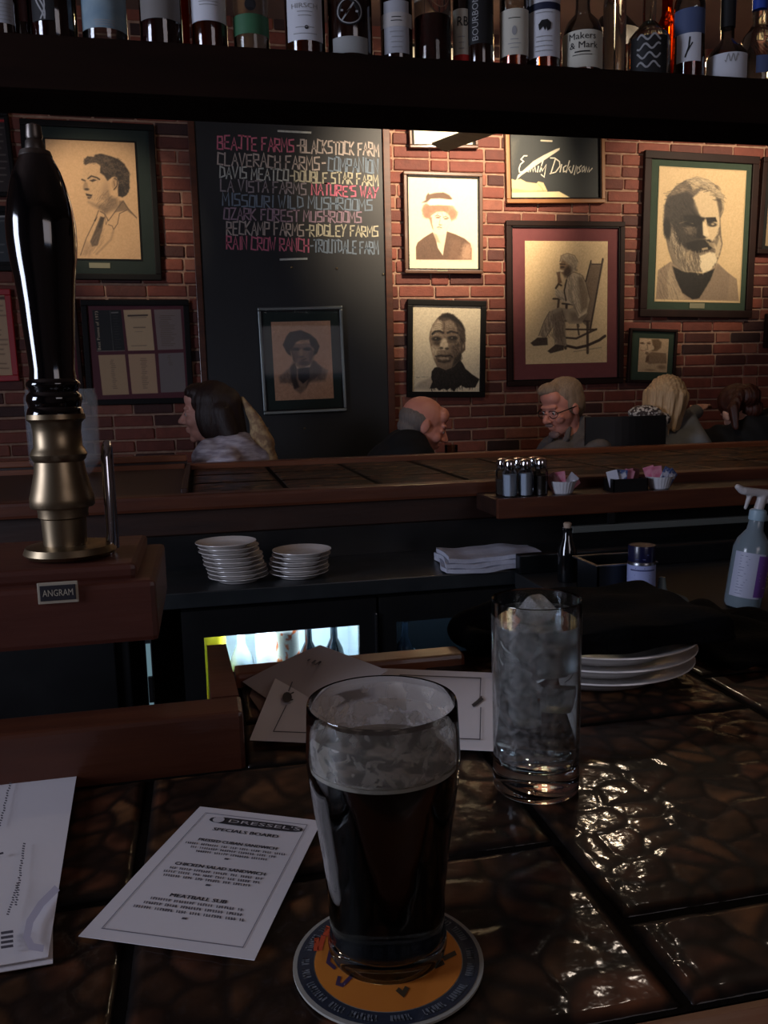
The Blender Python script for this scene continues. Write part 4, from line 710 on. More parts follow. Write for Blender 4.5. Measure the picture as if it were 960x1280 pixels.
fbx(MB(), -0.075, -0.055, 2.60, 3.55, FZ-.03, FZ+.016, .004).build('end_trim', W_DARK, fb)
MB().box(-0.16, 3.2, 2.345-3, 2.535-3, 0.975, 1.028, ch=.005).build('service_ledge', W_DARK, fb)
MB().box(-0.16, 3.2, 2.335-3, 2.350-3, 0.970, 1.031, ch=.004).build('ledge_edge', W_RED, fb)
# wooden partition behind the flap
pt = empty('wooden_partition', (-1.2, 3.605, 0), label='low wooden partition with a light top rail, left behind far bar', cat='partition')
MB().box(-1.0, 1.13, -0.02, 0.02, 0, 1.09).build('panel', W_DARK, pt)
MB().box(-1.0, 1.13, -0.035, 0.03, 1.085, 1.11, ch=.004).build('top_rail', W_RAIL, pt)
MB().box(-1.0, 1.12, -0.032, -0.02, 1.0, 1.075, ch=.003).build('upper_board', W_RAIL, pt)
MB().box(-1.0, 1.12, -0.032, -0.02, 0.72, 0.985, ch=.003).build('lower_board', W_DARK, pt)
# ================================================================== work counter with coolers under it
wc = empty('work_counter', (0.8, 2.35, 0), label='black work counter running below the far bar', cat='counter')
MB().box(-2.6, 3.0, -0.17, 0.19, 0.808, 0.850, ch=.003).build('counter_top', BLACKC, wc)
MB().box(-2.6, 3.0, 0.19, 0.205, 0.02, 0.94).build('back_panel', BLACKM, wc)
for x in (-2.0, -1.06, -.28, 0.05, 1.2, 2.4): MB().box(x-.02, x+.02, 0.10, 0.18, 0, 0.808).build('leg', BLACKM, wc)
LED = emis_mat('cooler_lamp', (225, 240, 255), 3.6)
LED2 = emis_mat('dim_cooler_lamp', (200, 225, 255), 14)
CWHITE = mat('cooler_liner', (216, 226, 232), 0.35)
CDARK = mat('dark_cooler_liner', (26, 32, 36), 0.5)
COOLPANE = pane_mat('cooler_glass', (235, 245, 250), 0.6)
def cooler(name, x0, x1, label, liner, lit):
    o = empty(name, ((x0+x1)/2, 2.36, 0), label=label, cat='cooler'); w_ = (x1-x0)/2+.055
    mb = MB()
    for b in ((-w_, w_, -.16, .15, .06, .10), (-w_, w_, -.16, .15, .728, .80), (-w_, -w_+.03, -.14, .15, .10, .728), (w_-.03, w_, -.14, .15, .10, .728), (-w_, w_, .135, .15, .10, .728)): mb.box(*b)
    for b in ((-w_, w_, -.12, .10, 0, .06),): mb.box(*b)
    mb.build('cabinet', BLACKM, o)
    ib = MB(); q = w_-.031
    for b in ((-q, q, .128, .1345, .101, .727), (-q, -q+.004, -.13, .128, .101, .727), (q-.004, q, -.13, .128, .101, .727), (-q, q, -.13, .128, .101, .106)): ib.box(*b)
    ib.build('liner', liner, o)
    dr = MB(); hw = (x1-x0)/2
    for b in ((-w_, -hw, -.185, -.162, .11, .80), (hw, w_, -.185, -.162, .11, .80), (-hw, hw, -.185, -.162, .728, .80), (-hw, hw, -.185, -.162, .11, .17)): dr.box(*b)
    d = dr.build('door', BLACKM, o); MB().box(-hw, hw, -.176, -.171, .17, .728).build('glass_pane', COOLPANE, d)
    MB().box(hw+.042, hw+.049, -.195, -.186, .2, .76, ch=.002).build('door_trim', STEEL, d)
    MB().box(-q+.01, q-.01, -.12, .125, .455, .462).build('shelf', STEEL if lit else BLACKM, o)
    MB().box(-q+.02, q-.02, -.125, -.105, .712, .724).build('lamp_strip', LED if lit else LED2, o)
    return o
cooler('bottle_cooler', -0.025, 0.387, 'lit bottle cooler with white interior under the work counter', CWHITE, True)
cooler('bottle_cooler', 0.490, 0.900, 'dark unlit bottle cooler to the right of the lit one', CDARK, False)
def bottle_mesh(prefix, loc, r, h, body, cap, lab=None, label='', group=None, cat='bottle', neck=0.35, labz=(.15, .5), shape='beer'):
    o = empty('beer_bottle', loc, label=label, cat=cat, group=group)
    pr = [(0, 0), (r*.9, 0), (r, .01), (r, h*.55), (r*.8, h*.66), (r*neck, h*.78), (r*neck*.9, h*.97), (0, h*.97)]
    MB().lathe(pr, 20).build('glass_body', body, o, True)
    MB().lathe([(0, h*.955), (r*.42, h*.955), (r*.46, h*.97), (r*.42, h), (0, h)], 14).build('cap', cap, o, True)
    if lab: MB().lathe([(r*1.012, h*labz[0]), (r*1.012, h*labz[1])], 20).build('label', lab, o, True)
    return o
def cyl_can(loc, r, h, body, label, name='drink_can', cat='can', band=None):
    o = empty(name, loc, label=label, cat=cat); MB().lathe([(0, 0), (r*.8, 0), (r, .012), (r, h-.012), (r*.84, h)], 24).build('can_body', body, o, True); MB().lathe([(r*.84, h), (r*.8, h-.004), (0, h-.004)], 24).build('can_lid', STEEL, o, True)
    if band: MB().lathe([(r*1.012, h*.3), (r*1.012, h*.85)], 24).build('label', band, o, True)
    return o
YELL = mat('yellow_label', (240, 214, 30), 0.5, emit=None); WLAB = mat('white_label', (232, 236, 240), 0.5); PALEB = mat('pale_blue_can', (190, 206, 218), 0.35); ORNG = mat('orange_white_can', (214, 96, 30), 0.4, col2=(230, 226, 214), scale=26, mixw=0.08)
DKBOT = mat('dark_bottle_glass', (16, 22, 28), 0.08, coat=0.6); RLAB = mat('red_label', (190, 40, 50), 0.5); CAPM = mat('silver_cap', (190, 190, 195), 0.25, 1.0); CLB = mat('clear_bottle_glass_bright', (220, 230, 236), 0.12, trans=0.6)
SZ = 0.4625
cyl_can((0.000, 2.30, SZ), .032, .262, YELL, 'yellow labelled container at left end of lit cooler', band=None)
bottle_mesh('', (0.075, 2.33, SZ), .034, .25, CLB, CAPM, WLAB, 'white labelled clear bottle beside the yellow container in cooler')
cyl_can((0.145, 2.34, SZ), .030, .24, PALEB, 'tall pale can in the middle of the lit cooler', band=WLAB)
cyl_can((0.200, 2.27, SZ), .033, .25, ORNG, 'orange and white patterned can in lit cooler')
bottle_mesh('', (0.262, 2.30, SZ), .031, .25, DKBOT, CAPM, WLAB, 'dark bottle with white label next to the orange can in cooler', labz=(.1, .5))
bottle_mesh('', (0.335, 2.30, SZ), .031, .255, DKBOT, CAPM, WLAB, 'dark bottle with low white label at right end of lit cooler', labz=(.1, .42))
bottle_mesh('', (0.535, 2.27, SZ), .030, .25, DKBOT, CAPM, WLAB, 'bottle with red and white label in the dark cooler', labz=(.2, .62))
# shelves' second cooler light: weak strip so that its front bottle shows
# chrome edge of the left cooler beyond the pump
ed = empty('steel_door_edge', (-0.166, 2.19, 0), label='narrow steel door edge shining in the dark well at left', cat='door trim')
MB().box(-.009, .007, .0, .006, 0.02, 0.80).build('door_gasket', STEEL, ed)
MB().box(-.007, .004, -.004, -.0005, 0.40, 0.72).build('edge_glow_strip', emis_mat('edge_glow', (150, 190, 205), 0.35), ed)  # emission added to stand in for cooler light caught by the steel edge
MB().box(.005, .008, -.008, 0, 0.02, 0.80, ch=.001).build('strip', STEEL, ed)
MB().box(-.006, .006, -.014, -.004, 0.565, 0.635, ch=.002).build('catch', BLACKM, ed)
lc = empty('black_cabinet', (-1.2, 2.36, 0), label='black closed cabinet filling the dark left end of the well', cat='cabinet')
MB().box(-.9, 0.985, -.16, .16, 0.0, 0.80, ch=.004).build('carcass', BLACKM, lc)
MB().box(0.02, 0.95, -.175, -.161, 0.06, 0.77, ch=.003).build('door', BLACKM, lc)
tp = MB(); tp.tube([(-.13, 2.05, .02), (-.13, 2.05, .545), (-.12, 2.05, .565), (-.09, 2.05, .572), (-.06, 2.05, .570), (-.042, 2.05, .55), (-.038, 2.05, .52), (-.038, 2.05, .46)], .005, 10)
tag(tp.build('drain_pipe', CHROME, None, True), 'thin curved chrome pipe end near the lit cooler', 'pipe')
# sink with steel rim at the right, and drainboard reaching towards the camera
sk = empty('sink_unit', (1.45, 1.93, 0), label='dark steel sink unit with drainboard at the right of the well', cat='sink')
DST = mat('dull_dark_steel', (60, 64, 68), 0.32, 0.9, col2=(46, 50, 54), scale=7, rvar=0.1)
MB().box(-.62, 1.2, -.33, .24, 0.80, 0.846, ch=.004).build('drainboard', mat('dark_drainboard', (20, 22, 24), 0.6, col2=(28, 30, 32), scale=9), sk)
MB().box(-.62, 1.2, .20, .235, 0.846, 0.90, ch=.004).build('backsplash', DST, sk)
MB().box(-.60, 1.2, -.31, .22, 0.0, 0.80).build('cabinet', BLACKM, sk)
ins = empty('steel_insert_pan', (0.97, 1.86, 0.8465), label='shiny empty steel pan behind the spray can', cat='pan'); ins.scale = (.72, .72, .85)
mb = MB()
for b in ((-.10, .10, -.08, .08, 0, .004), (-.10, -.094, -.08, .08, 0, .10), (.094, .10, -.08, .08, 0, .10), (-.10, .10, -.08, -.074, 0, .10), (-.10, .10, .074, .08, 0, .10)): mb.box(*b)
mb.build('pan_body', DST, ins)
mb = MB()
for b in ((-.112, .112, -.092, -.079, .10, .104), (-.112, .112, .079, .092, .10, .104), (-.112, -.099, -.08, .08, .10, .104), (.099, .112, -.08, .08, .10, .104)): mb.box(*b, ch=.001)
mb.build('pan_rim', STEEL, ins)
pp = MB().tube([(-.02, 2.44, .925), (3.5, 2.44, .925)], .011, 12)
rl = MB(); rl.box(1.07, 3.2, 2.315, 2.335, 0.918, 0.938, ch=.002); tag(rl.build('towel_rail', mat('pale_dull_metal', (110, 116, 112), 0.45, 0.4), None), 'pale metal rail under the ledge at right', 'rail')
for x in (1.2, 2.2): tag(MB().box(x-.01, x+.01, 2.318, 2.332, .938, .972).build('rail_bracket', BLACKM, bpy.data.objects['towel_rail']))
# ================================================================== plates on the work counter
def plate_mesh(r, h, name='plate'):
    pr = [(0, .004), (r*.55, .004), (r*.62, .001), (r*.66, .001), (r*.72, .006), (r*.97, h-.003), (r, h-.0015), (r*.995, h), (r*.93, h-.0015), (r*.70, .010), (r*.6, .0075), (0, .0075)]
    mb = MB().lathe(pr, 48); o = mb.build(name, WHITE_C, None, True, True); return o
pl0 = plate_mesh(.082, .017); first = True
for cx, n, lean, lab, grp in ((0.063, 9, -1, 'left stack', 'small plates in the left stack'), (0.248, 6, 1, 'right stack', 'small plates in the right stack')):
    for i in range(n):
        o = pl0 if first else pl0.copy()
        if not first: C.objects.link(o)
        first = False
        o.location = (cx-.004*(i-4)*(1 if n == 9 else -.5)+random.uniform(-.004, .004), 2.285+random.uniform(-.004, .004), 0.8505+i*.0118); o.rotation_euler = (0, 0, random.random())
        pos = 'topmost' if i == n-1 else ('lowest' if i == 0 else None)
        words = ['lowest', 'second from bottom', 'third from bottom', 'fourth from bottom', 'fifth from bottom', 'sixth from bottom', 'seventh from bottom', 'second from top', 'topmost']
        wd = words[i] if n == 9 else ['lowest', 'second from bottom', 'third from bottom', 'third from top', 'second from top', 'topmost'][i]
        tag(o, 'small white plate, %s of the %s on the work counter' % (wd, lab), 'plate', grp)
# near plates on the bar
big = [plate_mesh(.113, .022, 'dinner_plate')]; c0 = (0.425, 0.866)
for i in range(3):
    o = big[0] if i == 0 else big[0].copy()
    if i: C.objects.link(o)
    o.location = (c0[0]+.003*i, c0[1], BAR+i*.0135); tag(o, 'white dinner plate, %s of three under the black napkins' % ('lowest', 'middle', 'topmost')[i], 'plate', 'dinner plates on the near bar')
CLOTH_B = mat('black_napkin_cloth', (7, 7, 8), 0.95, col2=(10, 10, 12), scale=20, bump=0.3, bscale=200, spec=0.1)
def napkin(name, loc, sx, sy, n, hh, rot, label, cat='napkins'):
    prim = []; h = hh/n
    nd = lambda co: 0.002*np.sin(co[:, 0]*60+co[:, 1]*35)+0.0015*np.sin(co[:, 1]*90)+0.001*np.sin(co[:, 2]*2*PI/h)
    o = blob(name, [('b', (-sx*(1-.04*i), sx*(1-.03*i), -sy, sy*(1-.02*i), i*h, (i+1)*h+.001), h*.4) for i in range(n)], 0.004, CLOTH_B, smooth=5, disp=nd)
    o.location = loc; o.rotation_euler = (0, 0, rot); return tag(o, label, cat)
napkin('napkin_stack', (0.440, 0.852, BAR+.0505), .103, .090, 2, .028, 0.06, 'folded black cloth napkins stacked on the white dinner plates')
# black apron / rubber service mat heaped behind and beside the plates
mb = MB(); hh = lambda x, y: 0.0
ap = blob('black_apron', [('b', (.30, .66, .935, 1.0, BAR+.002, BAR+.035), .012), ('e', (.40, .995, BAR+.02), (.11, .035, .038)), ('e', (.50, .99, BAR+.015), (.14, .04, .028)), ('b', (.560, .70, .80, .95, BAR+.002, BAR+.016), .006), ('e', (.63, .90, BAR+.012), (.07, .09, .018)), ('b', (.60, .72, .86, .99, BAR+.002, BAR+.022), .008)], .005, CLOTH_B, smooth=8,
          disp=lambda co: 0.003*np.sin(co[:, 0]*40+co[:, 1]*70)+0.002*np.sin(co[:, 0]*90))
tag(ap, 'heaped black apron lying behind and beside the dinner plates', 'apron')
# ================================================================== towel
TOW = mat('white_terry_towel', (176, 180, 196), 0.95, col2=(196, 198, 210), scale=60, bump=0.8, bscale=320)
def folded_towel():
    mb = MB(); nx, ny = 34, 20
    for L in range(3):
        V = []
        for j in range(ny):
            for i in range(nx):
                u, v = i/(nx-1)*2-1, j/(ny-1)*2-1
                x = u*(.150-.005*L)+0.006*math.sin(v*3+L*1.3); y = v*(.105-.004*L)+.012*math.sin(u*2.2+L*.7)
                z = .004+L*.0125+.003*math.sin(u*4)+.002*math.sin(v*5)+.001*math.sin(u*9+L*2); V.append((x, y, z))
        n = len(V); top = [(x, y, z+.0115) for x, y, z in V]; Fc = [(j*nx+i, (j+1)*nx+i, (j+1)*nx+i+1, j*nx+i+1) for j in range(ny-1) for i in range(nx-1)]
        Ft = [tuple(n+q for q in f[::-1]) for f in Fc]; b = list(range(nx))+[i*nx+nx-1 for i in range(1, ny)]+[(ny-1)*nx+i for i in range(nx-2, -1, -1)]+[i*nx for i in range(ny-2, 0, -1)]
        Fs = [(b[k], b[(k+1) % len(b)], n+b[(k+1) % len(b)], n+b[k]) for k in range(len(b))]; mb.add(V+top, Fc+Ft+Fs)
    return mb
o = folded_towel().build('bar_towel', TOW, None, True); o.location = (0.795, 2.27, 0.848); o.rotation_euler = (0, 0, -.10); tag(o, 'folded white terry towel lying on the work counter', 'towel')
# ================================================================== salt and pepper shakers, sugar
SALT = mat('salt', (212, 214, 220), 0.9); PEP = mat('pepper', (52, 44, 38), 0.95, col2=(84, 72, 60), scale=300); SHG = pane_mat('shaker_glass', (225, 232, 238), 1.2, 0.04)
def shaker(loc, fill, fh, label, grp):
    o = empty('salt_shaker' if fill is SALT else 'pepper_shaker', loc, (0, 0, PI/8), label, 'shaker', grp)
    MB().lathe([(0, 0), (.0195, 0), (.0205, .004), (.0215, .072), (.0165, .084), (.0165, .088)], 8).build('glass_body', SHG, o)
    MB().lathe([(0, .004), (.0175, .004), (.019, fh), (0, fh)], 8).build('contents', fill, o)
    MB().lathe([(.0175, .082), (.0185, .086), (.0185, .102), (.016, .110), (.008, .1135), (0, .114)], 20).build('lid', CHROME, o, True)
    return o
LZ = 1.0315
for px, y, f, fh, lb in ((637, 2.385, SALT, .068, 'salt shaker with chrome lid, front left of the cluster on ledge'), (657, 2.385, SALT, .070, 'salt shaker with chrome lid, front middle of the cluster on ledge'), (676, 2.392, PEP, .06, 'pepper shaker with chrome lid, front right of the cluster on ledge'),
                         (628, 2.44, PEP, .05, 'pepper shaker behind the front left salt shaker on ledge'), (648, 2.445, PEP, .065, 'pepper shaker behind and between the two front salt shakers'), (667, 2.45, SALT, .05, 'salt shaker at the back right of the cluster on ledge')):
    shaker((ony(px, 600, y).x, y, LZ-.003), f, fh, lb, 'salt and pepper shakers on the ledge')
RAMK = mat('white_fluted_ramekin', (205, 205, 210), 0.3, coat=0.3)
def ramekin(loc, label):
    mb = MB(); seg = 48; V = []; Fc = []
    prof = [(0, 0), (.026, 0), (.030, .004), (.040, .036), (.0415, .040), (.0395, .040), (.0370, .036), (.027, .008), (0, .006)]
    for i, (r, z) in enumerate(prof):
        for k_ in range(seg):
            a = 2*PI*k_/seg; rr = r*(1+(.022 if (k_ % 2 and i in (2, 3)) else 0)); V.append((rr*math.cos(a), rr*math.sin(a), z))
    for i in range(len(prof)-1):
        for k_ in range(seg): Fc.append((i*seg+k_, i*seg+(k_+1) % seg, (i+1)*seg+(k_+1) % seg, (i+1)*seg+k_))
    mb.add(V, Fc); o = mb.build('ramekin', RAMK, None); o.location = loc; return tag(o, label, 'ramekin')
r1 = ony(703, 612, 2.40); r2 = ony(824, 606, 2.40); cd = ony(782, 606, 2.40)
ramekin((r1.x, 2.40, LZ-.003), 'white fluted ramekin of sugar packets beside the shakers')
ramekin((r2.x, 2.40, LZ-.003), 'white fluted ramekin of sugar packets right of the black caddy')
kd = empty('sugar_caddy', (cd.x, 2.40, LZ-.003), label='small black caddy of sweetener packets on the ledge', cat='caddy'); mb = MB()
for b in ((-.056, .056, -.032, .032, 0, .003), (-.058, -.055, -.034, .034, 0, .040), (.055, .058, -.034, .034, 0, .040), (-.058, .058, -.034, -.031, 0, .040), (-.058, .058, .031, .034, 0, .040)): mb.box(*b)
mb.build('caddy_box', BLACKM, kd)
PKP = mat('pink_paper_packet', (206, 112, 140), 0.6, col2=(220, 150, 168), scale=50, mixw=.3); PKW = mat('white_paper_packet', (206, 208, 220), 0.6); PKB = mat('blue_print_packet', (206, 208, 220), 0.6, col2=(70, 90, 140), scale=38, mixw=.12); PKM = mat('brown_paper_packet', (110, 70, 66), 0.7)
def packet(base, dx, dy, ang, tilt, m_, z0, label, grp, back=0.0):
    mb = MB().box(-.017, .017, -.0016, .0016, 0, .060, ch=.0012); o = mb.build('sugar_packet', m_, None); o.location = (base.x+dx, 2.40+dy, LZ+z0); o.rotation_euler = (back, ang, tilt); return tag(o, label, 'packet', grp)
for i, (dx, a, m_, w_) in enumerate(((-.018, -.5, PKM, 'brown sugar packet leaning left in the ramekin by the shakers'), (-.004, -.12, PKP, 'pink packet upright in the ramekin by the shakers'), (.008, .7, PKW, 'white packet leaning right in the ramekin by the shakers'), (.016, 1.0, PKP, 'pink packet lying over the ramekin rim by the shakers'))):
    packet(r1, dx, -.010+i*.007, a, .2*i-.3, m_, .006, w_, 'packets in the left ramekin')
for i, (dx, a, m_, w_) in enumerate(((-.040, -.25, PKW, 'white packet leaning left at the left end of black caddy'), (-.022, .1, PKB, 'blue printed packet second from left in black caddy'), (-.003, .3, PKP, 'pink packet in the middle of black caddy'), (.016, -.1, PKP, 'pink packet right of middle in black caddy'), (.034, .1, PKM, 'brown packet at the right end of black caddy'))):
    packet(cd, dx, -.014+i*.006, a, .15*i-.3, m_, .004, w_, 'packets in the black caddy')
for i, (dx, a, m_, w_) in enumerate(((-.014, -.3, PKP, 'tall pink packet at the left of the right ramekin'), (-.003, -.1, PKP, 'pink packet at the back of the right ramekin'), (.005, .5, PKB, 'blue printed packet leaning right in the right ramekin'), (.014, .75, PKB, 'blue printed packet over the rim of the right ramekin'))):
    packet(r2, dx, .012-i*.008, a, .2*i-.3, m_, .010-.001*i, w_, 'packets in the right ramekin')
# ================================================================== bottle with stopper, spray can, funnel, spray bottle
DG = mat('near_black_glass', (12, 14, 16), 0.05, coat=1.0)
p = ony(709, 700, 2.02); bk = (ony(709, 653, 2.02).z-.8465)/.254; o = empty('stoppered_bottle', (p.x, 2.02, .8465), label='dark glass bottle with pale stopper behind the water glass', cat='bottle')
MB().lathe([(0, 0), (.024, 0), (.026, .006), (.026, .10*bk), (.024, .14*bk), (.013, .185*bk), (.0115, .22*bk), (.013, .223*bk), (.013, .232*bk), (0, .232*bk)], 28).build('glass_body', DG, o, True)
MB().lathe([(0, .229*bk), (.009, .229*bk), (.011, .250*bk), (.008, .254*bk), (0, .254*bk)], 16).build('stopper', mat('pale_cork', (170, 150, 130), 0.8), o, True)
SPW = mat('spray_can_label', (150, 160, 205), 0.35, col2=(160, 170, 212), scale=6, coat=0.4)
p = ony(802, 700, 1.76); ct = ony(802, 681, 1.76).z; zb = .8465
o = empty('spray_can', (p.x, 1.76, zb), label='aerosol can with white and blue label and navy cap', cat='spray can'); H = ct-zb; zc = ony(802, 698, 1.76).z-zb; rr = .0325
MB().lathe([(0, 0), (rr*.95, 0), (rr, .004), (rr, zc-.012)], 40).build('can_body', SPW, o, True)
MB().lathe([(rr, zc-.012), (rr*.99, zc-.006), (rr*.9, zc-.002), (rr*.84, zc)], 40).build('shoulder', STEEL, o, True)
MB().lathe([(rr*.96, zc-.006), (rr*.96, H-.004), (rr*.92, H), (0, H)], 40).build('cap', mat('navy_plastic', (16, 18, 52), 0.3, coat=0.3), o, True)
mb = MB(); cyl = lambda rad, a_off: (lambda u, v: (rad*math.sin(u/rad+a_off), -rad*math.cos(u/rad+a_off), v))
for i in range(9): ribbon(mb, [(-.018+random.uniform(0, .003), .03+i*.0105+(.006 if i > 4 else 0)), (.018-random.uniform(0, .014), .03+i*.0105+(.006 if i > 4 else 0))], .0016, cyl(rr+.0004, -.45))
for z_ in (.083, zc-.022): ribbon(mb, [(-.03+j*.006, z_) for j in range(11)], .002, cyl(rr+.0004, -.4))
mb.build('lettering', mat('navy_print', (70, 76, 120), 0.5), o)
FUN = mat('frosted_plastic', (120, 136, 140), 0.4, trans=0.25)
p = ony(833, 740, 1.74); o = empty('funnel', (p.x, 1.76, .8465), label='upturned translucent plastic funnel beside the spray can', cat='funnel'); ft = ony(833, 721, 1.76).z-.8465
MB().lathe([(.060, 0), (.062, .002), (.058, .008), (.014, ft*.45), (.0105, ft*.55), (.0075, ft), (.005, ft), (.0085, ft*.5), (.012, ft*.43), (.056, .004)], 32).build('funnel_body', FUN, o, True)
CLP = mat('cloudy_clear_plastic', (150, 168, 178), 0.18, trans=0.45, coat=0.3); SPH = mat('white_spray_head', (190, 186, 186), 0.35)
p = ony(928, 735, 1.66); o = empty('spray_bottle', (p.x, 1.66, .8475), (0, math.radians(8.5), 0), 'clear spray bottle with purple and white label at right', 'spray bottle')
s_ = 1.0
MB().lathe([(0, 0), (.036*s_, 0), (.040*s_, .008), (.040*s_, .135*s_), (.034*s_, .155*s_), (.018*s_, .178*s_), (.0155*s_, .205*s_), (.0155*s_, .212*s_), (0, .212*s_)], 36).build('bottle_body', CLP, o, True)
PUR = mat('purple_label', (112, 72, 150), 0.45); WL2 = mat('white_bottle_label', (176, 180, 200), 0.5)
MB().lathe([(.0405*s_, .026*s_), (.0405*s_, .128*s_)], 24, a0=-PI*.98, a1=-PI*.42).build('white_label', WL2, o, True)
MB().lathe([(.0408*s_, .030*s_), (.0408*s_, .124*s_)], 24, a0=-PI*.55, a1=PI*.1).build('purple_label', PUR, o, True)
mb = MB()
for i in range(14): ribbon(mb, [(-.024, .034+i*.0066), (-.024+random.uniform(.010, .022), .034+i*.0066)], .0011, cyl(.0412*s_, -.55))
mb.build('lettering', mat('grey_print', (110, 112, 140), 0.6), o); mb = MB()
for z_, a_, b_ in ((.105, -.004, .018), (.052, .004, .018), (.085, -.008, .02), (.075, -.008, .016), (.068, -.008, .018)): ribbon(mb, [(a_, z_), (b_, z_)], .0016, cyl(.0415*s_, .25))
mb.build('lettering', mat('pale_print', (190, 170, 206), 0.6), o)
MB().lathe([(.0175*s_, .200*s_), (.0185*s_, .203*s_), (.0185*s_, .222*s_), (.014*s_, .226*s_), (0, .226*s_)], 20).build('collar', mat('pale_blue_plastic', (150, 176, 190), 0.4), o, True)
hb = blob('spray_head', [('c', (0, 0, .226*s_), .011, (.004, 0, .256*s_), .011), ('b', (-.052, .032, -.010, .010, .254*s_, .272*s_), .006), ('c', (-.05, 0, .264*s_), .009, (-.062, 0, .270*s_), .007), ('c', (-.028, 0, .255*s_), .006, (-.034, 0, .225*s_), .004), ('b', (.012, .034, -.009, .009, .240*s_, .262*s_), .006)], .0025, SPH, o, 3)
# ================================================================== large clear jar behind the pump handle
JG = film_mat('faceted_jar_glass', (176, 186, 196), .34, 8, .3, .7, .12)
j = ony(76, 500, 3.32); jt = ony(76, 487, 3.32).z; o = empty('glass_jar', (j.x, 3.32, FZ+.002), label='large clear faceted glass jar behind the pump handle', cat='jar'); jh = jt-FZ
MB().lathe([(0, 0), (.075, 0), (.09, .012), (.128, .06), (.130, jh-.03), (.122, jh-.01), (.126, jh), (.120, jh), (.118, jh-.012), (.125, jh-.032), (.123, .062), (.086, .016), (0, .012)], 16).build('jar_body', JG, o)
# ================================================================== hand pump (beer engine)
PY = 0.87
def lpx(mb, rows, Y=PY, seg=48, cx=None, base=None):      # turned profile from measured heights and half widths
    pr = []
    for y, r in rows:
        P = ony(60, y, Y); dep = P.x*_X[2]+P.y*_Y[2]+(P.z-CAM)*_Z[2]; pr.append((r*dep/F, P.z-base.z))
    return mb.lathe(pr, seg)
hx = ony(76, 600, PY).x
pb = empty('hand_pump', (hx, PY, 1.0), label='beer hand pump with black handle and brass collar on wooden cabinet', cat='beer pump')
B0 = Vector((hx, PY, 1.0))
Hz = lambda y, Y=PY: ony(60, y, Y).z-1.0
lpx(MB(), [(156, 0), (156, 5), (158, 9), (172, 10), (175, 9), (178, 11), (188, 12), (190, 18), (196, 20), (198, 19)], base=B0).build('top_nut', PEWTER, pb, True)
lpx(MB(), [(196, 19), (200, 21), (215, 28), (232, 33), (255, 38), (280, 41.5), (300, 41.5), (325, 39.5), (350, 36), (380, 33), (410, 31), (440, 28.5), (462, 27), (474, 28), (478, 32), (482, 32.5), (486, 30), (490, 29), (494, 32.5), (500, 33.5), (506, 31.5), (509, 31), (512, 33), (518, 34), (520, 30)], base=B0, seg=64).build('handle', mat('glossy_black_ceramic', (6, 6, 8), 0.07, coat=1.0), pb, True)
lpx(MB(), [(517, 31), (518, 34.5), (524, 35), (529, 30), (540, 28.5), (558, 29), (563, 32), (568, 34), (574, 32), (577, 29.5), (590, 31), (608, 35), (622, 38.5), (632, 38.5), (634, 37), (635, 30)], base=B0).build('brass_collar', BRASS, pb, True)
lpx(MB(), [(633, 31), (640, 30), (646, 30), (648, 27), (676, 26), (690, 26)], base=B0).build('brass_stem', BRASS, pb, True)
ztop = 1.198; zt = ztop-1.0
ring = MB(); ring.lathe([(.012, .002), (.040, .002), (.044, .006), (.0415, .012), (.030, .014), (.012, .012)], 48, c=(.004, 0, zt)); ring.build('brass_base_ring', BRASS, pb, True)
rx = ony(134, 600, PY+.0).x-hx; rz = ony(134, 556, PY).z-1.0
rd = MB(); rd.tube([(rx-.002, 0, zt+.001), (rx, 0, zt+.02), (rx, 0, rz-.012), (rx+.0005, .004, rz-.003), (rx+.001, .010, rz), (rx+.001, .016, rz-.004), (rx+.001, .018, rz-.016), (rx+.001, .018, zt+.003)], .0046, 16); rd.build('chrome_rod', mat('brushed_rod', (205, 210, 220), 0.14, 1.0), pb, True)
cabx = ony(193, 700, .80).x-hx; PYb = PY
MB().box(-.36, cabx, .795-PYb, 1.0-PYb, ztop-1-.014-.058, ztop-1-.014, ch=.005).build('cabinet_box', W_PUMP, pb)
MB().box(-.34, cabx-.018, .812-PYb, .985-PYb, ztop-1-.016, ztop-1, ch=.005).build('cabinet_top', W_PUMP, pb)
MB().box(-.34, -.105, .84-PYb, .98-PYb, -1.0, ztop-1-.071).build('pedestal', BLACKM, pb)
a_, b_ = ony(46, 729, .794), ony(99, 752, .794); n0 = Vector(((a_.x+b_.x)/2-hx, .794-PYb, (a_.z+b_.z)/2-1)); nw, nh = (b_.x-a_.x)/2, (a_.z-b_.z)/2
npl = MB().box(n0.x-nw, n0.x+nw, n0.y-.001, n0.y+.001, n0.z-nh, n0.z+nh, ch=.0006).build('name_plate', mat('cream_plate', (176, 168, 150), 0.5), pb)
mb = MB(); mb.box(n0.x-nw*.88, n0.x+nw*.88, n0.y-.0016, n0.y-.0008, n0.z-nh*.72, n0.z+nh*.72, ch=.0004); mb.build('black_field', INK, npl)
mb = MB(); text_to(mb, 'ANGRAM', n0.x, n0.z-nh*.28, nh*.62, lambda u, v: (u, n0.y-.0019, v), width=nw*1.5); mb.build('lettering', mat('cream_print', (186, 178, 160), 0.6), npl)
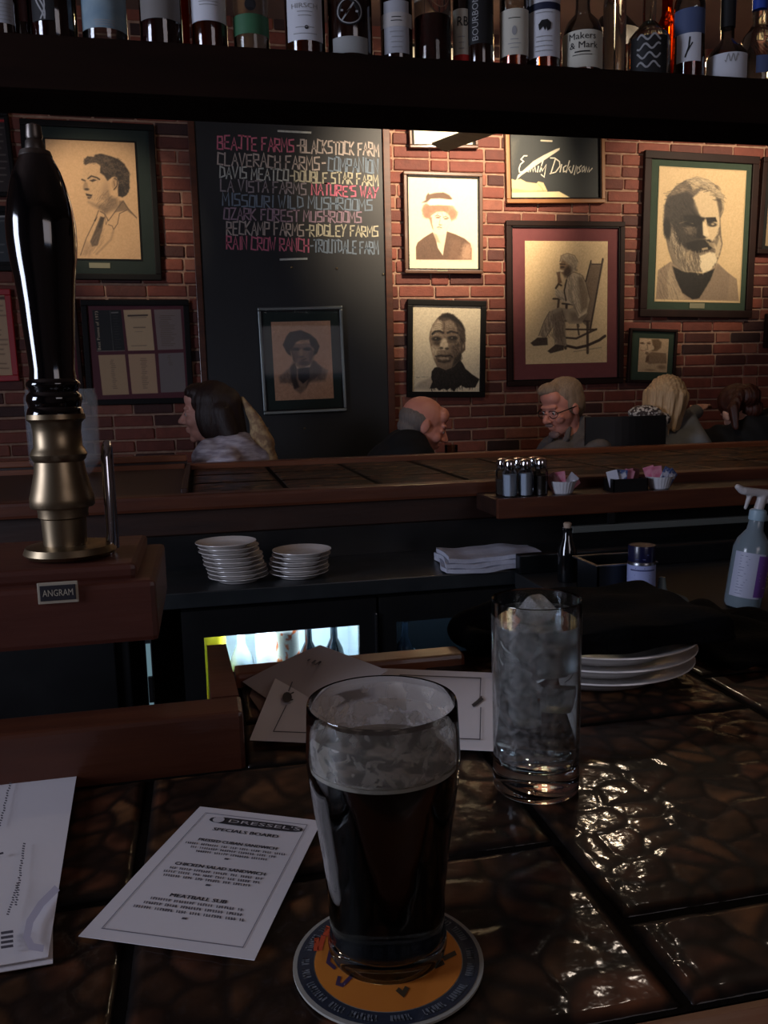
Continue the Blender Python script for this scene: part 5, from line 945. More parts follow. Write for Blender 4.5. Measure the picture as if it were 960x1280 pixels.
# ================================================================== beer mat and pint of stout
cx0, cy0 = 0.0895, 0.440
MATT = .0545
bmx, bmy = onz(485, 1200, BAR).x, 0.432
co_ = empty('beer_mat', (bmx, bmy, BAR+.0002), label='round orange beer mat with navy rim under the pint glass', cat='coaster')
BOARD = mat('pale_card', (150, 148, 140), 0.8); NAVY = mat('navy_print_ring', (26, 32, 48), 0.7, col2=(34, 42, 58), scale=20); ORA = mat('orange_print', (206, 128, 36), 0.75, col2=(190, 108, 30), scale=12)
MB().lathe([(0, 0), (MATT, 0), (MATT, .0014), (0, .0014)], 72).build('card_disc', BOARD, co_)
MB().lathe([(MATT*.785, .0016), (MATT*.955, .0016)], 72).build('navy_ring', NAVY, co_)
MB().lathe([(0, .00155), (MATT*.775, .00155)], 72).build('orange_field', ORA, co_)
mb = MB()
def ringmap(rad): return lambda u, v: ((rad+v)*math.sin(u/rad), -(rad+v)*math.cos(u/rad)*-1, .0018)
rr_ = random.Random(5); a = 0.1
while a < 2*PI-.05:      # illegible small print round the rim, set in words
    n = rr_.randint(3, 9)
    for i in range(n):
        rad = MATT*.87; w2 = .0014
        for q in range(rr_.choice((1, 2, 2))):
            aa = a+q*.014; r0, r1 = rad-.0022, rad+.0022
            mb.add([(r*math.cos(t), r*math.sin(t), .0018) for r, t in ((r0, aa), (r1, aa), (r1, aa+.010), (r0, aa+.010))], [(0, 1, 2, 3)])
        mb.add([(r*math.cos(t), r*math.sin(t), .0018) for r, t in ((rad+rr_.choice((-.002, .0, .0015)), a), (rad+.0022, a), (rad+.0022, a+.03), (rad+.0012, a+.03))], [(0, 1, 2, 3)])
        a += .040
        if a > 2*PI-.08: break
    a += .075 if rr_.random() < .7 else .14
mb.build('rim_lettering', mat('grey_print_letters', (118, 124, 132), 0.7), co_)
bmap = lambda px, py: (lambda P: (P.x-bmx, P.y-bmy, .0018))(onz(px, py, BAR+.0018))
mb = MB()
for s in ([(413, 1190), (410, 1203), (418, 1210)], [(424, 1222), (422, 1230), (428, 1232), (438, 1222)]): ribbon(mb, s, .0001, lambda a, b: bmap(a, b)) if False else [ribbon(mb, [(p[0], p[1]) for p in s], 4.5, lambda a, b: bmap(a, b))]
mb.build('violet_lettering', mat('violet_print', (62, 40, 74), 0.7), co_); mb = MB()
for s in ([(556, 1198), (568, 1192)], [(545, 1208), (553, 1204)], [(498, 1238), (504, 1243), (508, 1236)]): ribbon(mb, s, 6, lambda a, b: bmap(a, b))
mb.build('dark_lettering', mat('dark_brown_print', (60, 46, 26), 0.7), co_); mb = MB()
for s in ([(404, 1172), (400, 1186)], [(396, 1174), (395, 1187)], [(410, 1160), (407, 1168)]): ribbon(mb, s, 6, lambda a, b: bmap(a, b))
mb.build('red_lettering', mat('red_print', (186, 66, 30), 0.7), co_)
# pint
gx, gy = 0.0905, 0.443; gz = BAR+.0019
pint = empty('pint_of_stout', (gx, gy, gz), label='pint glass of black stout standing on the orange beer mat', cat='beer glass')
OUT = [(.0335, 0), (.0345, .002), (.0350, .006), (.0335, .012), (.0335, .020), (.0345, .040), (.0365, .060), (.0392, .080), (.0415, .096), (.0432, .108), (.0438, .118), (.0434, .130), (.0428, .142), (.0424, .149)]
def interp(z, off=0): return float(np.interp(z, [p[1] for p in OUT], [p[0] for p in OUT]))-off
t_ = .0018
zin = np.linspace(.010, .149, 26); prof = [(0, .0015), (.028, .0015), (.0320, 0)]+OUT+[(.0420, .1503), (.0412, .1498)]+[(interp(z, t_), z) for z in zin[::-1][1:]]+[(.026, .0085), (0, .0085)]
MB().lathe(prof, 80).build('glass_body', GLASS, pint, True)
LQ = .1150
STOUT = mat('black_stout', (5, 3, 3), 0.04, spec=0.5)
st = MB().lathe([(0, .0092)]+[(interp(z, t_+.0002), z) for z in np.linspace(.0105, LQ, 22)]+[(0, LQ)], 80); st.build('stout', STOUT, pint, True)
# thin tan head: patchy disc of foam plus a rim of bubbles
def foam_disc():
    n, m_ = 90, 30; V = []; c = []
    for i in range(m_+1):
        for k in range(n):
            r = (interp(LQ, t_+.0003))*i/m_; a = 2*PI*k/n; x, y = r*math.cos(a), r*math.sin(a)
            q = math.sin(x*170+math.sin(y*230)*1.4)+math.sin(y*210+x*90)+.7*math.sin(x*420-y*310)+.5*math.sin(x*690+y*520); d = .0009*max(0, q)*.5+.0016*max(0, (i/m_-.88))/.12
            V.append((x, y, LQ+.0006+d)); t = min(1, max(0, (q+.5)/1.6)); t = max(t, (i/m_-.9)*9); c.append((92+80*t, 84+76*t, 76+70*t))
    Fc = [(i*n+k, i*n+(k+1) % n, (i+1)*n+(k+1) % n, (i+1)*n+k) for i in range(m_) for k in range(n)]
    me = bpy.data.meshes.new('foam_head'); me.from_pydata(V, [], Fc); set_paint(me, np.array(c, float)); return link('foam_head', me, attr_mat('tan_foam', 0.8), pint, True)
foam_disc()
MB().lathe([(interp(LQ+.0005, t_+.0004), LQ), (interp(LQ, t_+.0012), LQ+.0022), (interp(LQ+.004, t_+.0004), LQ+.004)], 80).build('foam_ring', mat('cream_bubbles', (168, 158, 146), 0.8), pint, True)
MB().lathe([(interp(z, t_+.00025), z) for z in np.linspace(LQ+.003, .1465, 14)], 80).build('foam_lacing', film_mat('foam_film', (206, 196, 186), 0.5, 85, .49, .60), pint, True)
MB().lathe([(interp(z, t_+.0004), z) for z in np.linspace(LQ+.003, LQ+.021, 8)], 80).build('foam_lacing', film_mat('thick_foam_film', (200, 186, 172), 0.6, 100, .50, .57), pint, True)
# ================================================================== tall water glass
wx, wy = 0.2525, 0.612
wg = empty('water_glass', (wx, wy, BAR+.0002), label='tall straight glass of iced water behind the pint', cat='glass')
R_ = .0352; Hh = .158
MB().lathe([(0, .002), (.020, .001), (.0325, 0), (.0345, .002), (.0350, .006), (R_*.985, .03), (R_, .10), (R_*1.01, Hh-.002), (R_*1.0, Hh), (R_*.96, Hh-.001), (R_*.945, .10), (R_*.93, .035), (.0315, .024), (.020, .0205), (0, .020)], 72).build('glass_body', GLASS, wg, True)
WAT = glass_mat('water', (242, 248, 250), 0.0, 1.33)
MB().lathe([(0, .0206), (.020, .0211), (.0312, .0246), (R_*.93-.0003, .0355), (R_*.943, .10), (R_*.945, .139), (0, .139)], 72).build('water', WAT, wg, True)
ICE = mat('cloudy_ice', (214, 212, 208), 0.15, trans=0.82, ior=1.31, bump=0.8, bscale=160)
ri = random.Random(11); spots = [(-.012, -.010, .070), (.012, -.006, .078), (-.004, .013, .082), (-.014, .002, .096), (.011, .010, .104), (.006, -.014, .108), (-.012, -.009, .122), (.013, .002, .128), (-.003, .014, .130), (0, 0, .146)]
for i, (x, y, z) in enumerate(spots):
    s = ri.uniform(.0085, .0115); mm = Matrix.Translation((x, y, z)) @ Euler((ri.uniform(0, 3), ri.uniform(0, 3), ri.uniform(0, 3))).to_matrix().to_4x4()
    o = MB().box(-s, s, -s, s, -s, s, ch=s*.42, mat=mm).build('ice_cube', ICE, wg, True)
MB().lathe([(R_*.985+.0004, .03), (R_+.0005, .10), (R_*1.005+.0005, .146)], 72).build('condensation', film_mat('condensation_film', (190, 184, 180), 0.16, 180, .40, .62, .4), wg, True)
# ================================================================== papers
def sheet(name, q, m_, bow=0.0, thick=.0004, n=16, curl=0.0):
    V = []; 
    for j in range(n+1):
        for i in range(n+1):
            u, v = i/n, j/n; p = q[0]*(1-u)*(1-v)+q[1]*u*(1-v)+q[2]*u*v+q[3]*(1-u)*v
            V.append(p+Vector((0, 0, bow*math.sin(PI*v)*(1-.3*u)+curl*max(0, v-.7)**2*8)))
    N = len(V); Fc = [(j*(n+1)+i, (j+1)*(n+1)+i, (j+1)*(n+1)+i+1, j*(n+1)+i+1) for j in range(n) for i in range(n)]
    b = [i for i in range(n+1)]+[j*(n+1)+n for j in range(1, n+1)]+[n*(n+1)+i for i in range(n-1, -1, -1)]+[j*(n+1) for j in range(n-1, 0, -1)]
    c = sum(q, Vector())/4; V2 = [v-Vector((0, 0, thick)) for v in V]
    mb = MB().add([v-c for v in V]+[v-c for v in V2], Fc+[tuple(N+k for k in f[::-1]) for f in Fc]+[(b[k], b[(k+1) % len(b)], N+b[(k+1) % len(b)], N+b[k]) for k in range(len(b))])
    o = mb.build(name, m_, None); o.location = c
    def mp(u, v):       # surface coordinates 0..1 across, 0..1 down
        p = q[0]*(1-u)*(1-v)+q[1]*u*(1-v)+q[2]*u*v+q[3]*(1-u)*v; return p-c+Vector((0, 0, bow*math.sin(PI*v)*(1-.3*u)+curl*max(0, v-.7)**2*8+.0003))
    return o, mp
PZ = BAR+.0012
def dense(s, k=12): return [tuple(np.array(a)*(1-i/k)+np.array(b)*i/k) for a, b in zip(s[:-1], s[1:]) for i in range(k)]+[s[-1]]
def qz(pts, zs): return [onz(x, y, z) for (x, y), z in zip(pts, zs)]
sp, mp = sheet('specials_card', qz([(250, 1008), (402, 1026), (318, 1200), (98, 1170)], [PZ]*4), PAPER, .0006); tag(sp, 'printed specials card lying left of the pint glass', 'menu card')
ar = 0.62       # card width over height, for letter proportions
def pm(m=mp, asp=1/0.62): return lambda a, b: m(a, b)
mb = MB()
for s in ([(.09, .055), (.91, .055), (.91, .945), (.09, .945), (.09, .055)],): ribbon(mb, dense(s), .005, mp)
mb.build('border_line', INKL, sp)
mb = MB(); ell_ = [(.5+.42*math.copysign(1, math.cos(t))*abs(math.cos(t))**.35*.92-.0, .105+.030*math.copysign(1, math.sin(t))*abs(math.sin(t))**.8) for t in np.linspace(0, 2*PI, 40)][:-1]
mb.add([mp(.53+(u-.5)*.95, v) for u, v in ell_], [tuple(range(39))[::-1]]); mb.build('logo_band', INK, sp)
mb = MB(); up = lambda u, v: mp(u, v)+Vector((0, 0, .0003))
mb.add([up(.235+.045*math.cos(t), .105+.026*math.sin(t)) for t in np.linspace(0, 2*PI, 20)[:-1]], [tuple(range(19))[::-1]])
text_to(mb, "DRESSEL'S", .60, -.117, .026, lambda u, v: up(u, -v), width=.56); mb.build('logo_lettering', mat('reversed_white_print', (200, 196, 200), 0.7), sp)
mb = MB(); tl = lambda s, y, wd, h=.022: text_to(mb, s, .5, -(y+h/2), h, lambda u, v: mp(u, -v), width=wd, bold=.0018)
tl('SPECIALS BOARD', .185, .50, .026); tl('PRESSED CUBAN SANDWICH', .285, .58); tl('CHICKEN SALAD SANDWICH', .485, .62); tl('MEATBALL SUB', .70, .36)
mb.build('lettering', INK, sp); mb = MB(); rw = random.Random(9)
def bars(y, u0, u1, h=.012):        # small print too blurred to read: word-shaped groups of short strokes
    u = u0
    while u < u1:
        n = rw.randint(3, 8)
        for i in range(n):
            if u > u1: break
            ribbon(mb, [(u, y-h/2), (u+.004, y+h/2)], .006, mp)
            if rw.random() < .6: ribbon(mb, [(u, y-h/2+rw.choice((0, h/2, h))), (u+.010, y-h/2+rw.choice((0, h/2, h)))], .004, mp)
            u += .0165
        u += .018
for y, a_, b_ in ((.322, .14, .86), (.350, .20, .82), (.378, .26, .76), (.520, .18, .80), (.548, .16, .80), (.576, .18, .78), (.735, .22, .80), (.765, .20, .82), (.795, .16, .84)): bars(y, a_, b_)
for y in (.41, .608, .83): ribbon(mb, [(.49, y), (.51, y)], .012, mp)
mb.build('small_print', INKM, sp)
# left menu sheets
L = qz([(-90, 930), (106, 907), (60, 1196), (-150, 1232)], [PZ+.003, PZ+.004, PZ+.002, PZ+.002])
L0 = qz([(-90, 934), (66, 911), (66, 1204), (-150, 1240)], [PZ]*4)
o, _ = sheet('menu_sheet', L0, PAPER, .001); tag(o, 'white menu sheet underneath, at the left edge of the bar', 'menu')
ms, mq = sheet('menu_sheet', L, PAPER, .0015); tag(ms, 'upper white menu sheet with dotted column, at left edge of the bar', 'menu')
Li = lambda px, py: (px, py)
def inv(px, py):     # place print at measured points of the sheet
    P = onz(px, py, PZ+.0028); return P-ms.location+Vector((0, 0, .0035))
mb = MB()
for (x0, y0, x1, y1, n, s) in ((17, 965, 0, 1040, 24, 1.2), (31, 1060, 20, 1140, 26, 1.6), (23, 1110, 10, 1152, 14, 1.6)):
    for i in range(n):
        t = i/n; x, y = x0+(x1-x0)*t+rw.uniform(-.8, .8), y0+(y1-y0)*t; ribbon(mb, [(x-s*.6, y), (x+s*.6, y+.4)], 1.6, lambda a, b: inv(a, b))
for i in range(4): ribbon(mb, [(3, 1173+i*6), (16, 1171+i*6)], 3.4, lambda a, b: inv(a, b))
ribbon(mb, [(0, 1073), (4, 1072)], 2.5, lambda a, b: inv(a, b)); mb.build('small_print', INKM, ms)
mb = MB(); ribbon(mb, [(-20, 940), (-2, 941), (8, 940), (14, 935), (10, 931), (0, 931), (-20, 933)], 3.4, lambda a, b: inv(a, b)); mb.build('logo_print', INK, ms)
mb = MB(); ribbon(mb, [(70, 1118), (52, 1136), (38, 1158), (34, 1178), (40, 1190), (52, 1192)], 9, lambda a, b: inv(a, b)); mb.build('pale_ring_print', mat('pale_violet_print', (184, 180, 196), 0.75), ms)
# sheets behind the pint
U0 = qz([(400, 806), (485, 838), (380, 905), (303, 852)], [BAR+.040, BAR+.030, PZ+.001, PZ+.004])
o, m0 = sheet('folded_sheet', U0, PAPER2, .0015); tag(o, 'greyish sheet showing a corner behind the white place card', 'paper')
mb = MB(); mo = lambda a, b: onz(a, b, BAR+.027)-o.location+Vector((0, 0, .003))
for s in ([(385, 829), (394, 822)], [(390, 832), (399, 825)], [(394, 834), (404, 828)], [(398, 834), (402, 829)]): ribbon(mb, s, 1.6, mo)
mb.build('lettering', INKM, o)
U3 = qz([(318, 852), (352, 846), (336, 905), (312, 870)], [PZ, PZ, PZ, PZ])
o, _ = sheet('brown_paper', U3, mat('brownish_paper', (120, 96, 90), 0.8), 0); tag(o, 'small brownish paper poking out under the stack of sheets', 'paper')
Q = qz([(352, 830), (618, 841), (626, 939), (312, 925)], [BAR+.016, BAR+.016, PZ+.003, PZ+.003])
pc_, m1 = sheet('place_card', Q, PAPER, .0015); tag(pc_, 'large white printed sheet lying behind the pint glass', 'paper')
def invq(px, py):
    t = min(1, max(0, (py-835)/95)); return onz(px, py, BAR+.016*(1-t)+.0042*t)-pc_.location+Vector((0, 0, .0022))
mb = MB()
for s in ([(371, 841), (430, 843)], [(371, 841), (361, 866)], [(358, 884), (342, 917)], [(342, 917), (600, 927)], [(500, 846), (601, 850)], [(601, 850), (600, 874)], [(601, 887), (600, 927)]): ribbon(mb, dense(s), 1.3, lambda a, b: invq(a, b))
mb.build('border_line', INKM, pc_)
mb = MB()
mb.add([invq(359+6*math.cos(t), 874+6.5*math.sin(t)) for t in np.linspace(0, 2*PI, 18)[:-1]], [tuple(range(17))[::-1]]); ribbon(mb, [(363, 870), (367, 868)], 1.6, invq); ribbon(mb, [(362, 878), (366, 877)], 1.6, invq)
mb.add([invq(x, y) for x, y in ((448, 848), (452, 846), (462, 846), (466, 850), (466, 859), (447, 858))], [(0, 1, 2, 3, 4, 5)[::-1]])
ribbon(mb, [(592, 884), (602, 876)], 4.5, invq); ribbon(mb, [(597, 878), (602, 873)], 1.5, invq); mb.build('emblem_print', INK, pc_)
mb = MB(); hi = lambda a, b: invq(a, b)+Vector((0, 0, .0004)); mb.add([hi(457+3.2*math.cos(t), 852+2.6*math.sin(t)) for t in np.linspace(0, 2*PI, 14)[:-1]], [tuple(range(13))[::-1]]); mb.build('emblem_highlight', mat('grey_print_face', (150, 146, 152), 0.7), pc_)
# ================================================================== hanging shelf with bottles
SZT, SY = 2.035, 1.80
sh = empty('hanging_shelf', (0.6, 1.88, SZT), label='dark wooden bottle shelf hanging over the well', cat='shelf')
SHW = mat('very_dark_wood', (22, 12, 8), 0.85, col2=(32, 18, 12), scale=5, stretch=(.5, 5, 5), bump=.15, spec=0.08)
MB().box(-1.9, 2.2, -.06, .075, -.03, 0, ch=.002).build('shelf_board', SHW, sh)
MB().box(-1.9, 2.2, -.080, -.0605, -.095, .003, ch=.003).build('fascia_board', SHW, sh)
MB().box(-1.9, 2.2, -.0605, .078, -.095, -.031, ch=.002).build('beam', SHW, sh)
for x in (-1.8, 2.1):
    MB().tube([(x, 0, -.03), (x, 0, ZC-SZT)], .008, 10).build('hanging_rod', BLACKM, sh)
DARKG = mat('dark_amber_glass', (30, 14, 8), 0.06, coat=0.8); CLG = pane_mat('clear_bottle_glass', (222, 226, 224), 2.2, 0.06); CLG2 = glass_mat('thick_clear_glass', (236, 240, 238), 0.02)
WHISK = mat('whiskey', (150, 62, 14), 0.08, trans=0.85, ior=1.36); REDL = mat('deep_red_spirit', (110, 22, 14), 0.08, trans=0.55, ior=1.36); DKRED = mat('dark_red_liquid', (52, 12, 10), 0.08, coat=0.5)
AMBER = glass_mat('amber_glass', (230, 120, 40), 0.02)
BY_ = 1.888
def dep(P): return P.x*_X[2]+P.y*_Y[2]+(P.z-CAM)*_Z[2]
def zpx(px, py, r): return ony(px, py, BY_-r).z-SZT
def sbottle(pc, wpx, label, body, liquid=None, lq=.8, H=.29, sh_=.62, neck=.015, cap=None, labels=(), texts=(), dy=0, oval=1.0, capz=.045, prof=None):
    P = ony(pc, 60, BY_+dy); r = wpx*dep(P)/F/2; o = empty('spirit_bottle', (P.x, BY_+dy, SZT+.0008), label=label, cat='bottle', group='spirit bottles on the hanging shelf')
    pr = prof(r, H) if prof else [(r*.92, 0), (r, .006), (r, H*sh_), (r*.93, H*(sh_+.05)), (r*.6, H*(sh_+.12)), (neck, H*(sh_+.18)), (neck, H)]
    MB().lathe([(0, .002)]+pr, 40, sy=oval).build('glass_body', body, o, True)
    if liquid:
        zs = [q for q in pr if q[1] < H*lq]; top = np.interp(H*lq, [q[1] for q in pr], [q[0] for q in pr])
        MB().lathe([(0, .009)]+[(max(.002, a-.003), max(b, .009)) for a, b in zs]+[(top-.003, H*lq), (0, H*lq)], 40, sy=oval).build('liquid', liquid, o, True)
    if cap: MB().lathe([(neck*1.12, H-capz), (neck*1.15, H+.012), (0, H+.012)], 20).build('cap', cap, o, True)
    ang = math.atan2(P.x, P.y)      # labels face the bar stools
    cen = -PI/2-ang
    lo = []
    for (y0, y1, half, m_, off) in labels:
        z1, z0 = zpx(pc, y0, r*oval), zpx(pc, y1, r*oval); z0 = max(z0, .004); z1 = min(z1, H*(sh_+.01))
        rr2 = r+.0007*(1+len(lo)); lo.append(MB().lathe([(rr2, z0), (rr2, z1)], 22, a0=cen-half+off, a1=cen+half+off, sy=(r*oval+.0007*(1+len(lo)))/rr2).build('label', m_, o, True))
    for (s, dx, y0, y1, wd, m_, li) in texts:
        z1, z0 = zpx(pc, y0, r*oval), zpx(pc, y1, r*oval); mb = MB(); k_ = dep(P)/F
        def cm(u, v, r=r+.0007*(len(labels)+1.2)): a2 = cen+u/r; return (r*math.cos(a2), oval*r*math.sin(a2), v)
        if callable(s): s(mb, cm, dx*k_, z0, z1, k_)
        elif wd < 0:     # lettering running up the bottle
            text_to(mb, s, 0, 0, -wd*k_, lambda u, v: cm(dx*k_-v, (z0+z1)/2+u), width=(z1-z0))
        else: text_to(mb, s, dx*k_, z0, z1-z0, cm, width=wd*k_)
        mb.build('lettering', m_, lo[li] if lo else o)
    return o
LB = lambda n, c, c2=None: mat(n, c, 0.6, col2=c2, scale=30) if c2 else mat(n, c, 0.6)
GRL = LB('grey_label', (168, 170, 176)); WHL = LB('white_paper_label', (206, 208, 214)); CRL = LB('cream_label', (200, 196, 180)); BKL = LB('black_label', (18, 18, 20)); BLL = LB('slate_blue_label', (70, 84, 120)); PBL = LB('pale_blue_label', (140, 160, 168), (110, 136, 152)); GNL = LB('green_label', (46, 92, 62), (54, 104, 70)); RDL = LB('red_label_band', (190, 36, 30)); GYT = LB('grey_lettering', (150, 150, 150))
GOLD = mat('gold_foil', (190, 150, 80), 0.3, 1.0); BLUC = mat('blue_cap', (40, 70, 160), 0.4)
def rows(n, wd): 
    def f(mb, cm, dx, z0, z1, k_):
        r_ = random.Random(int(wd*10)+n)
        for i in range(n):
            z = z0+(z1-z0)*(i+.5)/n; w2 = wd*k_*r_.uniform(.5, 1)/2; ribbon(mb, [(dx-w2+j*w2/4, z) for j in range(9)], k_*.9, cm)
    return f
def blobp(pts):
    def f(mb, cm, dx, z0, z1, k_): mb.add([cm(dx+a*k_, z0+(z1-z0)*b) for a, b in pts], [tuple(range(len(pts)))])
    return f
disc = [(math.cos(t), .5+.5*math.sin(t)) for t in np.linspace(0, 2*PI, 24)[:-1]]
sbottle(6, 40, 'leftmost shelf bottle, dark with pale grey lined label', DARKG, labels=((-20, 29, .7, GRL, 0),), texts=((rows(5, 20), 4, 2, 27, 1, GYT, 0),))
sbottle(31, 24, 'narrow dark red bottle second from left on the shelf', DARKG, labels=((-20, 22, .5, LB('wine_label', (70, 32, 30)), 0),), dy=.02)
sbottle(70, 56, 'wide bottle with swirled black and white label and red spirit', CLG, DKRED, .55, labels=((-25, 26, .55, BKL, -.5),), texts=((lambda mb, cm, dx, z0, z1, k_: [ribbon(mb, [(dx+(-10+6*math.sin(t*3+i))*k_, z0+(z1-z0)*t) for t in np.linspace(0, 1, 9)], 2*k_, cm) for i in range(3)], -6, -10, 24, 1, GYT, 0),))
sbottle(133, 55, 'clear bottle with large pale blue grey label, left on shelf', CLG, None, labels=((-40, 35, 1.25, PBL, 0),), texts=((rows(3, 26), 0, 24, 33, 1, GYT, 0),), cap=GOLD)
sbottle(203, 52, 'dark bottle with grey label over reddish base, left of the gap', CLG, DKRED, .6, labels=((-40, 23, 1.1, LB('dim_grey_label', (120, 116, 112)), 0),))
sbottle(232, 12, 'thin amber bottle standing in the gap near the shelf left', AMBER, None, neck=.008, dy=.03)
sbottle(263, 44, 'whiskey bottle with white label high above red-brown spirit', CLG, WHISK, .5, labels=((-40, 26, 1.2, WHL, 0),), texts=((rows(3, 26), 0, -4, 8, 1, GYT, 0),), cap=BKL)
sbottle(315, 44, 'clear bottle with a green band label and silvery base', CLG2, None, labels=((17, 42, 1.35, GNL, 0),), texts=((blobp([(a*7, b) for a, b in disc]), 0, -2, 14, 1, BKL, 0),))
sbottle(382, 50, 'bottle with big white label of grey capitals, centre left', CLG, WHISK, .45, labels=((-40, 50, 1.0, WHL, 0),), texts=(('HIRSCH', 0, 4, 10, 34, GYT, 0), (rows(2, 24), 0, 12, 22, 1, GYT, 0), (rows(2, 30), 0, 30, 46, 1, GYT, 0), (blobp([(a*2.4, b) for a, b in disc]), 2, 32, 37, 1, BKL, 0)), cap=GOLD)
sbottle(438, 56, 'dark bottle with round black emblem and small low white label', DARKG, labels=((45, 66, .85, LB('faded_white_label', (150, 152, 150)), 0),), texts=((blobp([(a*17, b) for a, b in disc]), 0, -4, 32, 1, BKL, 0), (lambda mb, cm, dx, z0, z1, k_: (ribbon(mb, [(15*k_*math.cos(t), (z0+z1)/2+(z1-z0)*.45*math.sin(t)) for t in np.linspace(0, 2*PI, 26)], 1.4*k_, cm), ribbon(mb, [(-9*k_, z0+.2*(z1-z0)), (5*k_, z0+.8*(z1-z0))], 2*k_, cm), ribbon(mb, [(-10*k_, z0+.55*(z1-z0)), (10*k_, z0+.5*(z1-z0))], 2.4*k_, cm)), 0, -3, 31, 1, GYT, 0)))
sbottle(496, 40, 'dark bottle with tall grey label and band, centre of shelf', DARKG, labels=((0, 66, .85, GRL, 0), (15, 33, 1.15, LB('pale_band', (184, 180, 176)), 0)), texts=((rows(4, 22), 0, 36, 62, 1, GYT, 1), (rows(2, 18), 0, 19, 28, 1, BKL, 1)))
sbottle(541, 46, 'sparkling cut glass bottle of dark red spirit, centre', CLG2, DKRED, .42, H=.27)
sbottle(577, 22, 'narrow bottle with red and cream label beside dark vertical print', DARKG, labels=((8, 80, 1.2, CRL, 0), (66, 80, 1.2, RDL, 0)), texts=(('RB', 2, 18, 30, 14, BKL, 1), (rows(3, 12), 0, 40, 62, 1, GYT, 1)), dy=.01)
sbottle(600, 34, 'black bottle with grey lettering running up its side', DARKG, labels=((-10, 54, 1.1, BKL, 0),), texts=(('BOURBON', -2, -6, 50, -8, GYT, 0),))
sbottle(643, 37, 'glittering bottle with cream label above glowing amber base', CLG, WHISK, .3, H=.27, labels=((10, 68, 1.15, CRL, 0),), texts=((rows(1, 18), 0, 20, 24, 1, BKL, 0), (blobp([(a*3, b) for a, b in disc]), 0, 32, 44, 1, GYT, 0), (rows(3, 18), 0, 46, 62, 1, GYT, 0)), cap=GOLD)
sbottle(680, 40, 'tall white labelled bottle with black bird emblem', CLG, WHISK, .28, labels=((-30, 70, 1.25, WHL, 0), (2, 11, 1.25, LB('navy_band', (28, 34, 60)), 0)), texts=((rows(1, 24), 0, 13, 17, 1, GYT, 1), (blobp([(-7, .1), (-8, .6), (-4, .95), (3, 1), (8, .7), (7, .2), (3, .0), (2, .4), (0, .05), (-2, .4)]), 1, 24, 39, 1, BKL, 1), (rows(4, 26), 0, 42, 66, 1, GYT, 1)), cap=BKL)
def mk(mb, cm, dx, z0, z1, k_):
    h = z1-z0
    text_to(mb, 'Makers', 0, z1-h*.30, h*.26, cm, width=34*k_); text_to(mb, '& Mark', 2*k_, z1-h*.66, h*.26, cm, width=36*k_); [ribbon(mb, [(-9*k_+18*k_*i/6, z1-h*(.80)) for i in range(7)], 1.6*k_, cm), ribbon(mb, [(-12*k_+24*k_*i/6, z1-h*(.92)) for i in range(7)], .8*k_, cm)]
mkp = lambda r, H: [(r*.94, 0), (r, .006), (r, H*.36), (r*.97, H*.41), (r*.8, H*.49), (r*.42, H*.56), (.016, H*.62), (.016, H)]
sbottle(728, 50, 'squat bottle with wide white label reading in black serif letters', CLG, WHISK, .05, H=.26, prof=mkp, sh_=.37, labels=((34, 83, 1.3, CRL, 0),), texts=((mk, 0, 38, 70, 1, BKL, 0),), cap=RDL)
sbottle(768, 28, 'clear bottle of pale liquid right of the wide white label', CLG2, None, labels=(), dy=.015)
sbottle(811, 52, 'broad clear bottle with ornate black and white label', CLG2, None, H=.25, sh_=.38, labels=((24, 92, .95, BKL, 0),), texts=((lambda mb, cm, dx, z0, z1, k_: [ribbon(mb, [(((-14)+28*t)*k_, z0+(z1-z0)*(.15+.2*i+.06*math.sin(t*11+i*2))) for t in np.linspace(0, 1, 14)], 2.2*k_, cm) for i in range(4)], 0, 30, 88, 1, GYT, 0),))
sbottle(833, 22, 'amber necked bottle standing behind the ornate black label', AMBER, None, dy=.04, H=.24, neck=.012)
def bird(mb, cm, dx, z0, z1, k_): ribbon(mb, [(-4*k_, z0), (0, (z0+z1)/2), (1*k_, z1)], 2*k_, cm); ribbon(mb, [(-1*k_, z0+(z1-z0)*.3), (4*k_, z0+(z1-z0)*.7)], 1.6*k_, cm)
sbottle(861, 38, 'bottle with slate blue upper label and small white square', CLG, REDL, .3, labels=((8, 40, 1.2, BLL, 0), (40, 76, .8, WHL, 0)), texts=((bird, 0, 46, 70, 1, BKL, 1),), cap=BLUC)
sbottle(909, 50, 'clear rounded bottle with plain white label and dark neck', CLG, DKRED, .12, H=.25, sh_=.28, labels=((52, 99, 1.2, WHL, 0),), texts=(((lambda mb, cm, dx, z0, z1, k_: ribbon(mb, [(dx+t*k_, z0+(z1-z0)*(.5+.5*math.sin(t*1.1))) for t in range(-8, 9)], 1.2*k_, cm)), 6, 66, 76, 1, GYT, 0),), cap=BKL, capz=.11)
sbottle(948, 40, 'clear bottle with blue cap at right end of the shelf', CLG2, REDL, .1, H=.23, sh_=.5, cap=BLUC, labels=((68, 90, .8, BLL, .7),))
sbottle(992, 44, 'amber bottle just beyond the right edge of the shelf view', CLG, WHISK, .6, labels=((40, 80, 1.2, CRL, 0),))
